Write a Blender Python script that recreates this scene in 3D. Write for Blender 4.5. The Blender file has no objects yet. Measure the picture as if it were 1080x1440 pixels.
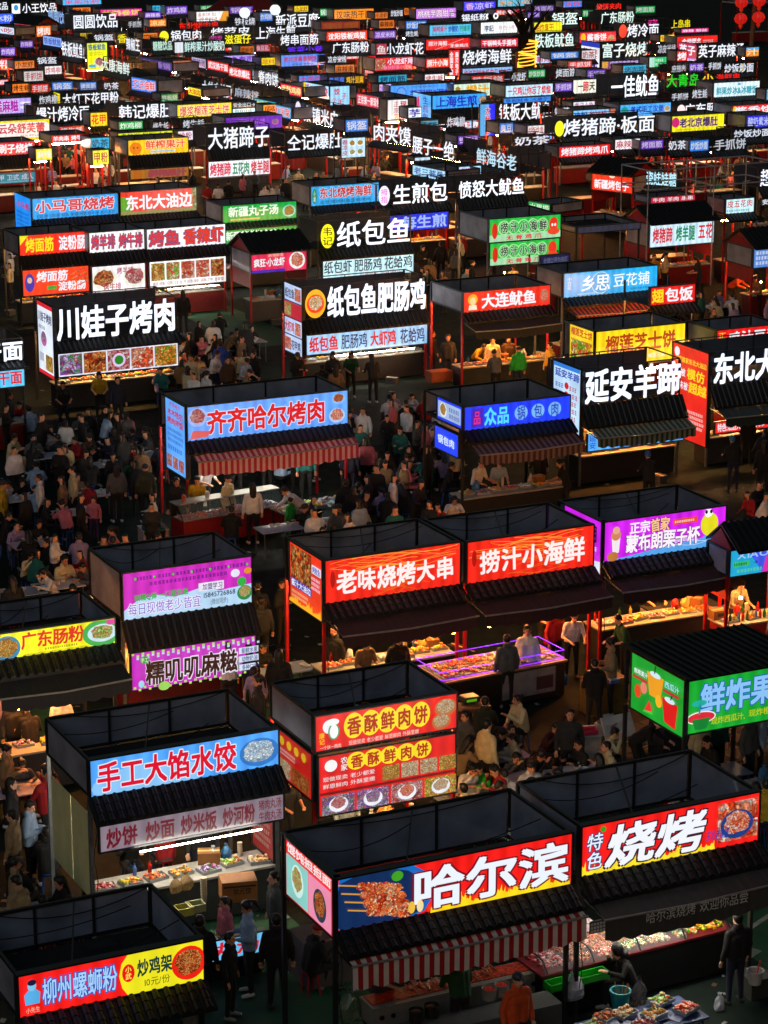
import bpy, math, random
import numpy as np
from math import sin, cos, tan, radians, pi, sqrt, atan2
from mathutils import Matrix, Vector
random.seed(7)
SC = bpy.context.scene
COL = SC.collection

# ------------------------------------------------------------------ camera, world, exposure
CAMH, FPX, PITCH = 19.0, 3500.0, math.atan((720 + 260) / 3500.0)
cd = bpy.data.cameras.new('camera')
cd.sensor_fit = 'HORIZONTAL'; cd.sensor_width = 36.0; cd.lens = FPX / 1080 * 36.0
cd.clip_start = 0.5; cd.clip_end = 2500
cam = bpy.data.objects.new('camera', cd); COL.objects.link(cam)
cam.location = (0, 0, CAMH); cam.rotation_euler = (pi / 2 - PITCH, 0, 0)
SC.camera = cam
w = bpy.data.worlds.new("World"); SC.world = w; w.use_nodes = True
nt = w.node_tree; bg = nt.nodes['Background']
sky = nt.nodes.new('ShaderNodeTexSky'); sky.sky_type = 'NISHITA'; sky.sun_disc = False
sky.sun_elevation = radians(2); sky.sun_rotation = radians(200)
nt.links.new(sky.outputs[0], bg.inputs[0]); bg.inputs[1].default_value = 0.05
SC.view_settings.view_transform = 'Standard'; SC.view_settings.look = 'None'
SC.view_settings.exposure = 0.0; SC.view_settings.gamma = 1.0; SC.view_settings.use_curve_mapping = False
SC.render.engine = 'CYCLES'
SC.cycles.max_bounces = 5; SC.cycles.diffuse_bounces = 3; SC.cycles.glossy_bounces = 2
SC.cycles.transmission_bounces = 3; SC.cycles.transparent_max_bounces = 8
SC.cycles.caustics_reflective = False; SC.cycles.caustics_refractive = False
SC.cycles.sample_clamp_indirect = 4.0; SC.cycles.use_denoising = True

sl = bpy.data.lights.new('night_fill', 'SUN'); sl.energy = .27; sl.angle = radians(40); sl.color = (.8, .9, 1)  # weak fill light, added from the camera side to brighten the fronts
so = bpy.data.objects.new('night_fill', sl); COL.objects.link(so); so.rotation_euler = (radians(52), 0, radians(-22))
cp, sp = cos(PITCH), sin(PITCH)
def at(px, py, z):
    """the point of the place on the level z that the photograph shows at px, py"""
    dx, dz = (px - 540) / FPX, -(py - 720) / FPX
    X, Y, Z = dx, cp + dz * sp, -sp + dz * cp
    t = (z - CAMH) / Z
    return Vector((X * t, Y * t, z))
def depth(p): return p.y * cp - (p.z - CAMH) * sp
def proj(p):
    d = depth(p)
    return 540 + FPX * p.x / d, 720 - FPX * (p.y * sp + (p.z - CAMH) * cp) / d

# ------------------------------------------------------------------ materials
def s2l(v): return v / 12.92 if v <= 0.04045 else ((v + 0.055) / 1.055) ** 2.4
def hexc(h):
    h = h.lstrip('#')
    return tuple(s2l(int(h[i:i + 2], 16) / 255) for i in (0, 2, 4)) + (1,)
_M = {}
def newmat(name):
    m = bpy.data.materials.new(name); m.use_nodes = True
    return m, m.node_tree, m.node_tree.nodes['Principled BSDF']
def paint(h, rough=.6, metal=0, var=.25, scale=6, alpha=1.0, trans=0.0, bump=0.0):
    key = ('p', h, rough, metal, var, scale, alpha, trans, bump)
    if key in _M: return _M[key]
    m, t, b = newmat('paint'); c = hexc(h)
    n = t.nodes.new('ShaderNodeTexNoise'); n.inputs['Scale'].default_value = scale; n.inputs['Detail'].default_value = 4
    tc = t.nodes.new('ShaderNodeTexCoord'); t.links.new(tc.outputs['Object'], n.inputs['Vector'])
    r = t.nodes.new('ShaderNodeValToRGB')
    r.color_ramp.elements[0].position = .3; r.color_ramp.elements[1].position = .75
    r.color_ramp.elements[0].color = tuple(x * (1 - var) for x in c[:3]) + (1,)
    r.color_ramp.elements[1].color = tuple(min(1, x * (1 + var * .6)) for x in c[:3]) + (1,)
    t.links.new(n.outputs[0], r.inputs[0]); t.links.new(r.outputs[0], b.inputs['Base Color'])
    b.inputs['Roughness'].default_value = rough; b.inputs['Metallic'].default_value = metal
    b.inputs['Transmission Weight'].default_value = trans; b.inputs['Alpha'].default_value = alpha
    if bump:
        bp = t.nodes.new('ShaderNodeBump'); bp.inputs['Strength'].default_value = bump; bp.inputs['Distance'].default_value = .02
        t.links.new(n.outputs[0], bp.inputs['Height']); t.links.new(bp.outputs[0], b.inputs['Normal'])
    _M[key] = m; return m
def lit(h, s=1.0, var=0.0, sample=False):
    """back-lit print, lamp or letter: it gives off light"""
    key = ('e', h, round(s, 3), var, sample)
    if key in _M: return _M[key]
    m, t, b = newmat('lit_print'); c = hexc(h)
    b.inputs['Base Color'].default_value = (.02, .02, .02, 1); b.inputs['Roughness'].default_value = .35
    b.inputs['Emission Strength'].default_value = s
    if var:  # uneven backlight of the tubes, put into the emission colour
        tc = t.nodes.new('ShaderNodeTexCoord')
        n = t.nodes.new('ShaderNodeTexNoise'); n.inputs['Scale'].default_value = 1.7; n.inputs['Detail'].default_value = 3
        t.links.new(tc.outputs['Object'], n.inputs['Vector'])
        wv = t.nodes.new('ShaderNodeTexWave'); wv.inputs['Scale'].default_value = 1.1; wv.inputs['Distortion'].default_value = 1.2
        wv.bands_direction = 'X'; t.links.new(tc.outputs['Object'], wv.inputs['Vector'])
        a = t.nodes.new('ShaderNodeMath'); a.operation = 'ADD'; t.links.new(n.outputs[0], a.inputs[0])
        k = t.nodes.new('ShaderNodeMath'); k.operation = 'MULTIPLY'; k.inputs[1].default_value = .35; t.links.new(wv.outputs['Fac'], k.inputs[0])
        t.links.new(k.outputs[0], a.inputs[1])
        r = t.nodes.new('ShaderNodeValToRGB'); r.color_ramp.elements[0].position = .3; r.color_ramp.elements[1].position = .95
        r.color_ramp.elements[0].color = tuple(x * (1 - var) for x in c[:3]) + (1,)
        r.color_ramp.elements[1].color = tuple(min(1, x * (1 + var * .5) + .02 * var) for x in c[:3]) + (1,)
        t.links.new(a.outputs[0], r.inputs[0]); t.links.new(r.outputs[0], b.inputs['Emission Color'])
    else:
        b.inputs['Emission Color'].default_value = c
    m.cycles.emission_sampling = 'FRONT_BACK' if sample else 'NONE'
    _M[key] = m; return m
def foodprint(cols, s=1.0, scale=22, key=None):
    """printed photograph of food on a back-lit panel"""
    key = ('f', cols, round(s, 2), scale)
    if key in _M: return _M[key]
    m, t, b = newmat('food_print')
    tc = t.nodes.new('ShaderNodeTexCoord')
    n = t.nodes.new('ShaderNodeTexNoise'); n.inputs['Scale'].default_value = scale * .6; n.inputs['Detail'].default_value = 6
    v = t.nodes.new('ShaderNodeTexVoronoi'); v.inputs['Scale'].default_value = scale
    mx = t.nodes.new('ShaderNodeMixRGB'); mx.blend_type = 'LINEAR_LIGHT'; mx.inputs[0].default_value = .25
    t.links.new(tc.outputs['Object'], n.inputs['Vector'])
    t.links.new(tc.outputs['Object'], mx.inputs[1]); t.links.new(n.outputs['Color'], mx.inputs[2])
    t.links.new(mx.outputs[0], v.inputs['Vector'])
    sep = t.nodes.new('ShaderNodeSeparateColor'); t.links.new(v.outputs['Color'], sep.inputs[0])
    r = t.nodes.new('ShaderNodeValToRGB'); r.color_ramp.interpolation = 'EASE'
    cs = [hexc(c) for c in cols.split()]
    r.color_ramp.elements[0].color = cs[0]; r.color_ramp.elements[1].color = cs[-1]; r.color_ramp.elements[1].position = .92
    for i, c in enumerate(cs[1:-1]):
        e = r.color_ramp.elements.new((i + 1) / (len(cs) - 1) * .9); e.color = c
    t.links.new(sep.outputs[0], r.inputs[0])
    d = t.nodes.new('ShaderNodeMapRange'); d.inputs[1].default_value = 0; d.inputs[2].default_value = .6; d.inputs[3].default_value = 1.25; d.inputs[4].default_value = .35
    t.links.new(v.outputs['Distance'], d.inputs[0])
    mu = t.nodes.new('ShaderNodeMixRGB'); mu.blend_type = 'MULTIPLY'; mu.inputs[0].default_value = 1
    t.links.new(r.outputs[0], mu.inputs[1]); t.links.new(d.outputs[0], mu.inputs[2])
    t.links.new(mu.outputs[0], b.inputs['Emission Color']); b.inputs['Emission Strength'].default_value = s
    b.inputs['Base Color'].default_value = (.02, .02, .02, 1)
    m.cycles.emission_sampling = 'NONE'
    _M[key] = m; return m
def food_mat(cols, scale=30):
    """real food lying in a tray"""
    key = ('fm', cols, scale)
    if key in _M: return _M[key]
    m, t, b = newmat('food')
    tc = t.nodes.new('ShaderNodeTexCoord'); v = t.nodes.new('ShaderNodeTexVoronoi'); v.inputs['Scale'].default_value = scale
    t.links.new(tc.outputs['Object'], v.inputs['Vector'])
    sep = t.nodes.new('ShaderNodeSeparateColor'); t.links.new(v.outputs['Color'], sep.inputs[0])
    r = t.nodes.new('ShaderNodeValToRGB'); cs = [hexc(c) for c in cols.split()]
    r.color_ramp.elements[0].color = cs[0]; r.color_ramp.elements[1].color = cs[-1]
    for i, c in enumerate(cs[1:-1]):
        e = r.color_ramp.elements.new((i + 1) / (len(cs) - 1)); e.color = c
    t.links.new(sep.outputs[0], r.inputs[0]); t.links.new(r.outputs[0], b.inputs['Base Color'])
    b.inputs['Roughness'].default_value = .35
    _M[key] = m; return m

# ------------------------------------------------------------------ mesh builder
class MB:
    def __init__(s): s.v = []; s.f = []; s.m = []; s.mats = []
    def mi(s, m):
        if m not in s.mats: s.mats.append(m)
        return s.mats.index(m)
    def add(s, vs, fs, m):
        o = len(s.v); k = s.mi(m); s.v += [tuple(v) for v in vs]
        s.f += [tuple(i + o for i in f) for f in fs]; s.m += [k] * len(fs)
    def box(s, a, b, m, M=None):
        x0, y0, z0 = a; x1, y1, z1 = b
        vs = [(x0, y0, z0), (x1, y0, z0), (x1, y1, z0), (x0, y1, z0), (x0, y0, z1), (x1, y0, z1), (x1, y1, z1), (x0, y1, z1)]
        if M is not None: vs = [M @ Vector(v) for v in vs]
        s.add(vs, [(0, 3, 2, 1), (4, 5, 6, 7), (0, 1, 5, 4), (1, 2, 6, 5), (2, 3, 7, 6), (3, 0, 4, 7)], m); return s
    def bar(s, p, q, r, m, n=4, r2=None, cap=True):
        p, q = Vector(p), Vector(q); r2 = r if r2 is None else r2
        d = (q - p); L = d.length
        if L < 1e-6: return s
        d /= L; a = Vector((0, 0, 1)) if abs(d.z) < .9 else Vector((1, 0, 0))
        u = d.cross(a).normalized(); v = d.cross(u)
        vs = []
        for c, rr in ((p, r), (q, r2)):
            for i in range(n):
                t = 2 * pi * (i + .5) / n; vs.append(c + (u * cos(t) + v * sin(t)) * rr)
        fs = [(i, (i + 1) % n, n + (i + 1) % n, n + i) for i in range(n)]
        if cap: fs += [tuple(range(n))[::-1], tuple(range(n, 2 * n))]
        s.add(vs, fs, m); return s
    def quad(s, a, b, c, d, m): s.add([a, b, c, d], [(0, 1, 2, 3)], m); return s
    def lathe(s, c, prof, m, n=12):
        vs = []; fs = []
        for r, z in prof:
            for i in range(n):
                t = 2 * pi * i / n; vs.append((c[0] + r * cos(t), c[1] + r * sin(t), c[2] + z))
        for j in range(len(prof) - 1):
            for i in range(n):
                k = (i + 1) % n; fs.append((j * n + i, j * n + k, (j + 1) * n + k, (j + 1) * n + i))
        fs.append(tuple(range(n))[::-1]); fs.append(tuple(range((len(prof) - 1) * n, len(prof) * n)))
        s.add(vs, fs, m); return s
    def blob(s, c, r, m, jit=.15, rz=1.0):
        n = 6; vs = [(c[0], c[1], c[2] - r * rz)]
        for z, k in ((-.5, .85), (.5, .85)):
            for i in range(n):
                t = 2 * pi * i / n; q = r * k * (1 + random.uniform(-jit, jit))
                vs.append((c[0] + q * cos(t), c[1] + q * sin(t), c[2] + z * r * rz))
        vs.append((c[0], c[1], c[2] + r * rz)); fs = []
        for i in range(n):
            k = (i + 1) % n
            fs += [(0, 1 + k, 1 + i), (1 + i, 1 + k, 7 + k, 7 + i), (7 + i, 7 + k, 13)]
        s.add(vs, fs, m); return s
    def mesh(s, name):
        me = bpy.data.meshes.new(name); me.from_pydata(s.v, [], s.f)
        for m in s.mats: me.materials.append(m)
        if len(s.mats) > 1: me.polygons.foreach_set('material_index', s.m)
        me.update(); return me
    def build(s, name, parent=None, kind=None, loc=None):
        o = bpy.data.objects.new(name, s.mesh(name)); COL.objects.link(o)
        if parent is not None: o.parent = parent
        if kind: o['kind'] = kind
        if loc is not None: o.location = loc
        return o
def put(name, me, parent=None, loc=None, rz=0, rx=0, sc=None):
    o = bpy.data.objects.new(name, me); COL.objects.link(o)
    if parent is not None: o.parent = parent
    if loc is not None: o.location = loc
    if rz or rx: o.rotation_euler = (rx, 0, rz)
    if sc is not None: o.scale = sc if isinstance(sc, tuple) else (sc, sc, sc)
    return o
USED = {}
def thing(name, label, cat, loc=(0, 0, 0), rz=0, group=None, mesh=None):
    o = bpy.data.objects.new(name, mesh); COL.objects.link(o)
    o.location = loc; o.rotation_euler = (0, 0, rz)
    o['label'] = label; o['category'] = cat
    if group: o['group'] = group
    USED[label] = USED.get(label, 0) + 1
    return o

# ------------------------------------------------------------------ glyphs
GL = {}
def prepare_glyphs(chars):
    obs = []
    for wgt, off in ((0, .0),):
        for ch in sorted(chars):
            c = bpy.data.curves.new('t', 'FONT'); c.body = ch; c.resolution_u = 2; c.offset = off
            o = bpy.data.objects.new('t', c); COL.objects.link(o); obs.append((wgt, ch, o))
    dg = bpy.context.evaluated_depsgraph_get(); dg.update()
    for wgt, ch, o in obs:
        me = bpy.data.meshes.new_from_object(o.evaluated_get(dg))
        vs = [(v.co.x, v.co.y) for v in me.vertices]; fs = [tuple(p.vertices) for p in me.polygons]
        GL[(wgt, ch)] = (vs, fs); bpy.data.meshes.remove(me)
        if vs:
            for k, offs in ((1, ((-.012, -.012), (.012, -.012), (-.012, .012), (.012, .012))), (2, ((-.026, -.026), (.026, -.026), (-.026, .026), (.026, .026))),
                            (3, ((-.055, -.055), (.055, -.055), (-.055, .055), (.055, .055), (0, .062), (0, -.062), (.062, 0), (-.062, 0)))):
                V2, F2 = [], []
                for dx, dy in offs:
                    o_ = len(V2); V2 += [(x + dx, y + dy) for x, y in vs]; F2 += [tuple(i + o_ for i in f) for f in fs]
                GL[(k, ch)] = (V2, F2)
        else:
            for k in (1, 2, 3): GL[(k, ch)] = (vs, fs)
    for _, _, o in obs:
        c = o.data; bpy.data.objects.remove(o); bpy.data.curves.remove(c)
def adv(ch):
    if ch == ' ': return .35
    if ord(ch) > 0x2E80: return 1.0
    vs = GL[(0, ch)][0]
    return max(v[0] for v in vs) + .06 if vs else .3
def layout(text, x0, x1, y0, y1, maxasp=99):
    """list of (char, x, y, sx, sy): the text stretched to fill the box"""
    W = sum(adv(c) for c in text); sy = (y1 - y0) / .95
    sx = min((x1 - x0) / W, sy * maxasp); x = (x0 + x1) / 2 - W * sx / 2
    out = []
    for c in text:
        if c != ' ': out.append((c, x, y0 + .09 * sy, sx, sy))
        x += adv(c) * sx
    return out
def vlayout(text, x0, x1, y0, y1):
    n = len(text); h = (y1 - y0) / n
    return [(c, x0, y1 - (i + 1) * h + .1 * h, (x1 - x0), h / 1.02) for i, c in enumerate(text) if c != ' ']
# ------------------------------------------------------------------ printed panels (light boxes)
R_, W_, Y_, K_ = '#e8140e', '#f4f8ff', '#ffe61a', '#120c10'
FOODS = {
 'skewer': '#5a1406 #c8320c #e87828 #f0b060 #781808',
 'noodle': '#a83c08 #f0a030 #ffd878 #d86018 #58a018',
 'greens': '#2a8a10 #90d830 #f0f0c8 #d8b860 #f04020',
 'shrimp': '#c81808 #ff5a20 #ffb080 #e83010 #fff0e0',
 'meat': '#7a1018 #d83848 #f0a0a0 #b02030 #f8e0d8',
 'purple': '#3a1050 #a050c8 #e8d0f8 #30a040 #d03070',
 'bun': '#c88840 #f8e0b0 #fff6e0 #e0a860 #b87030',
 'dumpling': '#8ab8e0 #e8f6ff #c0e0f8 #ffffff #a8d0f0',
 'fruit': '#f08010 #ffd020 #50b820 #e82818 #ffe890',
}
LIM = [1, 1]
def disc(mb, T, cx, cy, rx, ry, lay, m, n=22):
    LW, LH = LIM
    cl = lambda x, y: T(min(max(x, .003), LW - .003) if -.05 < cx < LW + .05 else x, min(max(y, .003), LH - .003) if -.05 < cx < LW + .05 else y, lay)
    vs = [cl(cx, cy)] + [cl(cx + rx * cos(2 * pi * i / n), cy + ry * sin(2 * pi * i / n)) for i in range(n)]
    mb.add(vs, [(0, 1 + i, 1 + (i + 1) % n) for i in range(n)], m)
def glyphs(mb, T, lst, lay, m, wgt, slant=0, jit=0):
    for c, x, y, sx, sy in lst:
        vs, fs = GL[(wgt, c)]
        a = random.uniform(-jit, jit); ca, sa = cos(a), sin(a); k = 1 + random.uniform(-jit, jit)
        out = []; n1 = max(1, len(GL[(0, c)][0]))
        for q_, (u, v) in enumerate(vs):
            u, v = u - .5, v - .38
            u, v = (u * ca - v * sa) * k, (u * sa + v * ca) * k
            u, v = u + .5, v + .38
            out.append(T(x + (u + slant * v) * sx, y + v * sy, lay + .11 * (q_ // n1)))
        mb.add(out, fs, m)
def draw(items, T, W, H, s, parent, wdef=1):
    """prints items on a panel; T maps (u metres, v metres, layer) to local coordinates"""
    let = MB(); lay = 1; LIM[0] = W; LIM[1] = H
    for it in items:
        k = it[0]
        if k in 'TV':
            _, x0, x1, y0, y1, txt, col = it[:7]; o = it[7] if len(it) > 7 else {}
            f = layout if k == 'T' else vlayout
            lst = f(txt, x0 * W, x1 * W, y0 * H, y1 * H)
            if o.get('ol'):
                glyphs(let, T, [(c, x, y, sx, sy) for c, x, y, sx, sy in lst], lay, lit(o['ol'], s), 3, o.get('sl', 0)); lay += 1
            glyphs(let, T, lst, lay, lit(col, s * o.get('s', 1.0)), o.get('w', wdef), o.get('sl', 0), o.get('j', 0)); lay += 1
        elif k == 'R':
            _, x0, x1, y0, y1, col = it
            let.quad(T(x0 * W, y0 * H, lay), T(x1 * W, y0 * H, lay), T(x1 * W, y1 * H, lay), T(x0 * W, y1 * H, lay), lit(col, s, .15)); lay += 1
        elif k == 'G':      # polygon
            let.add([T(x * W, y * H, lay) for x, y in it[2:]], [tuple(range(len(it) - 2))], lit(it[1], s, .1)); lay += 1
        elif k == 'E':      # ellipse, radii in panel heights
            _, cx, cy, rx, ry, col = it
            disc(let, T, cx * W, cy * H, rx * H, ry * H, lay, lit(col, s, .1)); lay += 1
        elif k == 'M':      # small print: thin lines of tiny marks
            _, x0, x1, y0, y1, n, col = it
            mm = lit(col, s * .9); hh = (y1 - y0) * H / n
            for r in range(n):
                x = x0 * W
                while x < x1 * W - hh * .6:
                    ww = hh * random.uniform(.35, .62); yb = y0 * H + r * hh + hh * .2
                    for q in range(3):
                        yy = yb + q * hh * .22
                        let.quad(T(x, yy, lay), T(x + ww, yy, lay), T(x + ww, yy + hh * .1, lay), T(x, yy + hh * .1, lay), mm)
                    xx = x + ww * random.uniform(.2, .7)
                    let.quad(T(xx, yb - hh * .05, lay), T(xx + hh * .09, yb - hh * .05, lay), T(xx + hh * .09, yb + hh * .6, lay), T(xx, yb + hh * .6, lay), mm)
                    x += ww + hh * .2
            lay += 1
        elif k == 'D':      # dish: plate and food, radii in panel heights
            _, cx, cy, r, plate, food = it[:6]; ry = it[6] if len(it) > 6 else r * .8
            disc(let, T, cx * W, cy * H, r * H, ry * H, lay, lit(plate, s, .12)); lay += 1
            p = MB(); n = 20; jr = [random.uniform(.68, .86) for _ in range(n)]
            vs = [T(cx * W, cy * H, lay)] + [T(cx * W + r * jr[i] * H * cos(2 * pi * i / n), cy * H + ry * jr[i] * H * sin(2 * pi * i / n) + .03 * H, lay) for i in range(n)]
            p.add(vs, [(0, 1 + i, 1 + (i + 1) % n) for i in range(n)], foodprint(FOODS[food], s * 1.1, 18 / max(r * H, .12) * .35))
            p.build('food_photo', parent); lay += 1
        elif k == 'P':      # photo filling a rectangle
            _, x0, x1, y0, y1, food = it
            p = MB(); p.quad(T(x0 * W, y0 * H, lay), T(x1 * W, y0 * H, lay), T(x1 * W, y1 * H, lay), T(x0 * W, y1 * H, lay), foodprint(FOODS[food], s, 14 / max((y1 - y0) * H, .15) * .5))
            p.build('food_photo', parent); lay += 1
        elif k == 'S':      # skewers on sticks
            _, x0, y0, x1, y1, r, n = it
            for q in range(n):
                ox, oy = 0.012 * q * W, -q * .17 * H
                ax, ay, bx, by = x0 * W + ox, y0 * H + oy, x1 * W + ox, y1 * H + oy
                d = Vector((bx - ax, by - ay)).normalized() * .012; nx, ny = -d.y, d.x
                let.quad(T(ax - nx, ay - ny, lay), T(bx - nx, by - ny, lay), T(bx + nx, by + ny, lay), T(ax + nx, ay + ny, lay), lit('#d89840', s))
                for j in range(7):
                    f = .35 + .65 * j / 7; 
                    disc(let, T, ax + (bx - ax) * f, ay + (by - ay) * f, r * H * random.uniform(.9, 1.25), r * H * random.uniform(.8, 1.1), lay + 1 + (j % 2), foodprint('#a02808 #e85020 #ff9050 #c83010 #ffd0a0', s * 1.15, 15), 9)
                lay += 3
        elif k == 'F':      # flames along the bottom edge
            _, x0, x1, h, col = it; mm = lit(col, s * 1.1, .2); x = x0 * W
            while x < x1 * W:
                ww = random.uniform(.06, .12) * H * 1.6; hh = h * H * random.uniform(.35, 1.0); x2 = min(x + ww, x1 * W)
                let.add([T(x, 0.004, lay), T(x2, .004, lay), T(x2 * .75 + x * .25, hh * .4, lay), T(x * .3 + x2 * .7, hh, lay), T(x * .6 + x2 * .4, hh * .55, lay), T(x * .9 + x2 * .1, hh * .7, lay)], [(0, 1, 2, 3, 4, 5)], mm)
                x += ww * .7
            lay += 1
        elif k == 'N':      # brush swirls
            _, x0, x1, y0, y1, n, col = it; mm = lit(col, s)
            for q in range(n):
                yy = random.uniform(y0, y1) * H; ph = random.uniform(0, 6); am = random.uniform(.03, .1) * H
                xa = random.uniform(x0, x0 + (x1 - x0) * .4) * W; xb = random.uniform(x0 + (x1 - x0) * .6, x1) * W; th = random.uniform(.003, .012)
                pts = [(xa + (xb - xa) * i / 14, yy + am * sin(ph + i * .45)) for i in range(15)]
                for (a, b), (c, d) in zip(pts, pts[1:]):
                    b2, d2 = max(.01, min(H - .02, b)), max(.01, min(H - .02, d))
                    let.quad(T(a, b2, lay), T(c, d2, lay), T(c, d2 + th, lay), T(a, b2 + th, lay), mm)
            lay += 1
    if let.v: let.build('lettering', parent)
FRAME = None
def lightbox(parent, org, U, N, W, H, bgc, items, s=1.0, th=.12, rim='#3a3d42', name='sign_box', edge=.03):
    """a light box: rim, glowing panel, print.  org = lower left corner of the face"""
    U, N, org = Vector(U), Vector(N), Vector(org); Z = Vector((0, 0, 1))
    def T(u, v, l): return org + U * u + Z * v + N * (.006 + .003 * l)
    mb = MB(); m = paint(rim, .4, .6); e = edge
    def bx(u0, u1, v0, v1, n0, n1):
        vs = [org + U * u + Z * v + N * n for n in (n0, n1) for v in (v0, v1) for u in (u0, u1)]
        mb.add(vs, [(0, 2, 3, 1), (4, 5, 7, 6), (0, 1, 5, 4), (2, 6, 7, 3), (0, 4, 6, 2), (1, 3, 7, 5)], m)
    bx(-e, W + e, -e, 0, -th, .02); bx(-e, W + e, H, H + e, -th, .02); bx(-e, 0, 0, H, -th, .02); bx(W, W + e, 0, H, -th, .02)
    bx(0, W, 0, H, -th, -th + .015)
    sb = mb.build(name, parent)
    p = MB(); p.quad(org + N * 0, org + U * W, org + U * W + Z * H, org + Z * H, lit(bgc, s * 1.22, .3, True)); p.build('sign_panel', sb)
    if items: draw(items, T, W, H, s, sb)
    return sb
def fill(text, col, **o):
    return [('T', o.pop('x0', .04), o.pop('x1', .96), o.pop('y0', .14), o.pop('y1', .88), text, col, o)]

# ------------------------------------------------------------------ stalls
STALLS = []; FOOT = []
POSTM = {'r': '#b01216', 's': '#6a6e72', 'd': '#26282b'}
def solve_len(P0, u, X):
    Xp = (X - 540) / FPX; d0 = depth(P0)
    return (Xp * d0 - P0.x) / (u.x - Xp * u.y * cp)
def stall(x, y, w, h, kind, bgc, fg, text, d, yaw=None, B=False, zt=None, D=1.8, items=None, side=None, low=None, aw=None,
          post=None, s=1.0, eave=True, counter=None, lamp=None, sh=None, roof=None, par=True, gap=0, vend=None, letc=None, skip=(), awg=None, lx0=0.0):
    if zt is None: zt = 2.75 if roof == 'gable' else 3.5
    if yaw is None: yaw = -66 if B else 26
    if B and kind == 'L': pass
    a = radians(yaw); u = Vector((cos(a), sin(a), 0)); v = Vector((-sin(a), cos(a), 0))
    P0 = at(x, y, zt); W = solve_len(P0, u, x + w)
    W = max(.8, min(W, 14.0)); d0 = depth(P0); ppm = FPX / d0; H = h / ppm / cp
    H = min(H, 1.7); zb = zt - H
    near = ppm > 52; mid = ppm > 34
    root = thing('food_stall', 'food stall with ' + d, 'food stall', (P0.x, P0.y, 0), a, 'food stalls of the night market')
    st = dict(noc='counter' in skip, root=root, W=W, D=D, a=a, u=u, v=v, P=Vector((P0.x, P0.y, 0)), ppm=ppm, d=d, zb=zb, B=B)
    STALLS.append(st); FOOT.append((st['P'], u, v, W, D))
    pc = POSTM[post or random.choice('rrs')]; pm = paint(pc, .45, .3); tm = paint('#2e3134', .4, .5)
    ov = zb - .12
    # posts
    for i, (px, py) in enumerate(((0, 0), (W, 0), (0, D), (W, D))):
        mb = MB(); r = .033
        mb.box((px - r, py - r + .08, 0), (px + r, py + r + .08, zb + .0 if par else ov), pm)
        mb.box((px - r * .9, py - r * .9 + .08, zb), (px + r * .9, py + r * .9 + .08, zt), tm)
        mb.build('post', root)
    # roof sheet and parapet
    mb = MB(); mb.box((.03, .14, zb - .06), (W - .03, D, zb - .03), paint('#1c1e22', .8)); mb.build('roof', root)
    pan = paint(random.choice(('#8c90a0', '#808698', '#94929c')), .4, 0, .4, 1.6)
    if kind in 'XG' and par:
        for nm, A, Bq in (('rear_panel', (.05, D + .075), (W - .05, D + .09)), ('side_panel', (-.01, .15), (.005, D - .0)), ('side_panel', (W - .005, .15), (W + .01, D - .0))):
            if nm == 'side_panel' and A[0] < 0 and side: continue
            mb = MB(); mb.box((A[0], A[1], zb + .02), (Bq[0], Bq[1], zt - .02), pan); mb.build(nm, root)
        mb = MB()
        for p, q in (((0, .08, zt), (0, D + .08, zt)), ((W, .08, zt), (W, D + .08, zt)), ((0, D + .08, zt), (W, D + .08, zt)), ((0, D + .08, zb), (W, D + .08, zb)), ((0, .08, zb), (0, D + .08, zb)), ((W, .08, zb), (W, D + .08, zb))):
            mb.bar(p, q, .035, tm)
        n = 2 if W > 2.4 else 1
        for i in range(n):
            xx = W * (i + 1) / (n + 1); mb.bar((xx, D + .06, zb), (xx, D + .06, zt), .025, tm)
        if near: mb.bar((W * .3, .1, zt - .02), (W * .55, D, zt - .02), .018, tm)
        mb.build('frame', root)
    if kind == 'L':
        mb = MB(); zz = zt + .03
        for p, q in (((0, .08, zz), (W, .08, zz)), ((0, .08, zb), (W, .08, zb)), ((0, D, zz), (W, D, zz)), ((0, .08, zz), (0, D, zz)), ((W, .08, zz), (W, D, zz)), ((0, .08, (zz + zb) / 2), (W, .08, (zz + zb) / 2))):
            mb.bar(p, q, .022, tm)
        for i in range(1, 4):
            mb.bar((W * i / 4, D, zb), (W * i / 4, D, zz), .018, tm)
        mb.build('frame', root)
        if par:
            mb = MB(); mb.box((.04, D + .04, zb), (W - .04, D + .055, zt - .05), paint('#262c38', .6)); mb.build('rear_panel', root)
        lst = layout(text, W * (.01 + lx0), W * .99, zb + .02, zt + .0)
        ls = (1.5 if ppm > 30 else 1.15) * s
        for i, (c, lx, ly, sx, sy) in enumerate(lst):
            col = (letc[i] if letc else fg)
            mb = MB(); vs, fs = GL[(0, c)]; n = len(vs); v2, f2 = GL[(2 if ppm > 38 else 1, c)]
            mb.add([(lx + p[0] * sx, -.07 - .0006 * (q_ // n), ly + p[1] * sy) for q_, p in enumerate(v2)], f2, lit(col, ls))
            f = [(lx + p[0] * sx, -.068, ly + p[1] * sy) for p in vs]; b = [(lx + p[0] * sx, .0, ly + p[1] * sy) for p in vs]
            ec = {}
            for t in fs:
                for q in range(len(t)):
                    e = (t[q], t[(q + 1) % len(t)]); ec[tuple(sorted(e))] = ec.get(tuple(sorted(e)), 0) + 1
            sd = [e for e, k in ec.items() if k == 1]
            mb.add(f + b, [(e0, e1, e1 + n, e0 + n) for e0, e1 in sd], paint('#a8b4c8', .5))
            mb.build('sign_letter', root)
        if items:
            U = Vector((1, 0, 0)); draw(items, lambda uu, vv, l: Vector((uu, -.08 - .003 * l, zb + vv)), W, H, s * 1.3, root)
    else:
        if items is None: items = fill(text, fg)
        lightbox(root, (0, -.02, zb), (1, 0, 0), (0, -1, 0), W, H, bgc, items, s)
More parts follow.
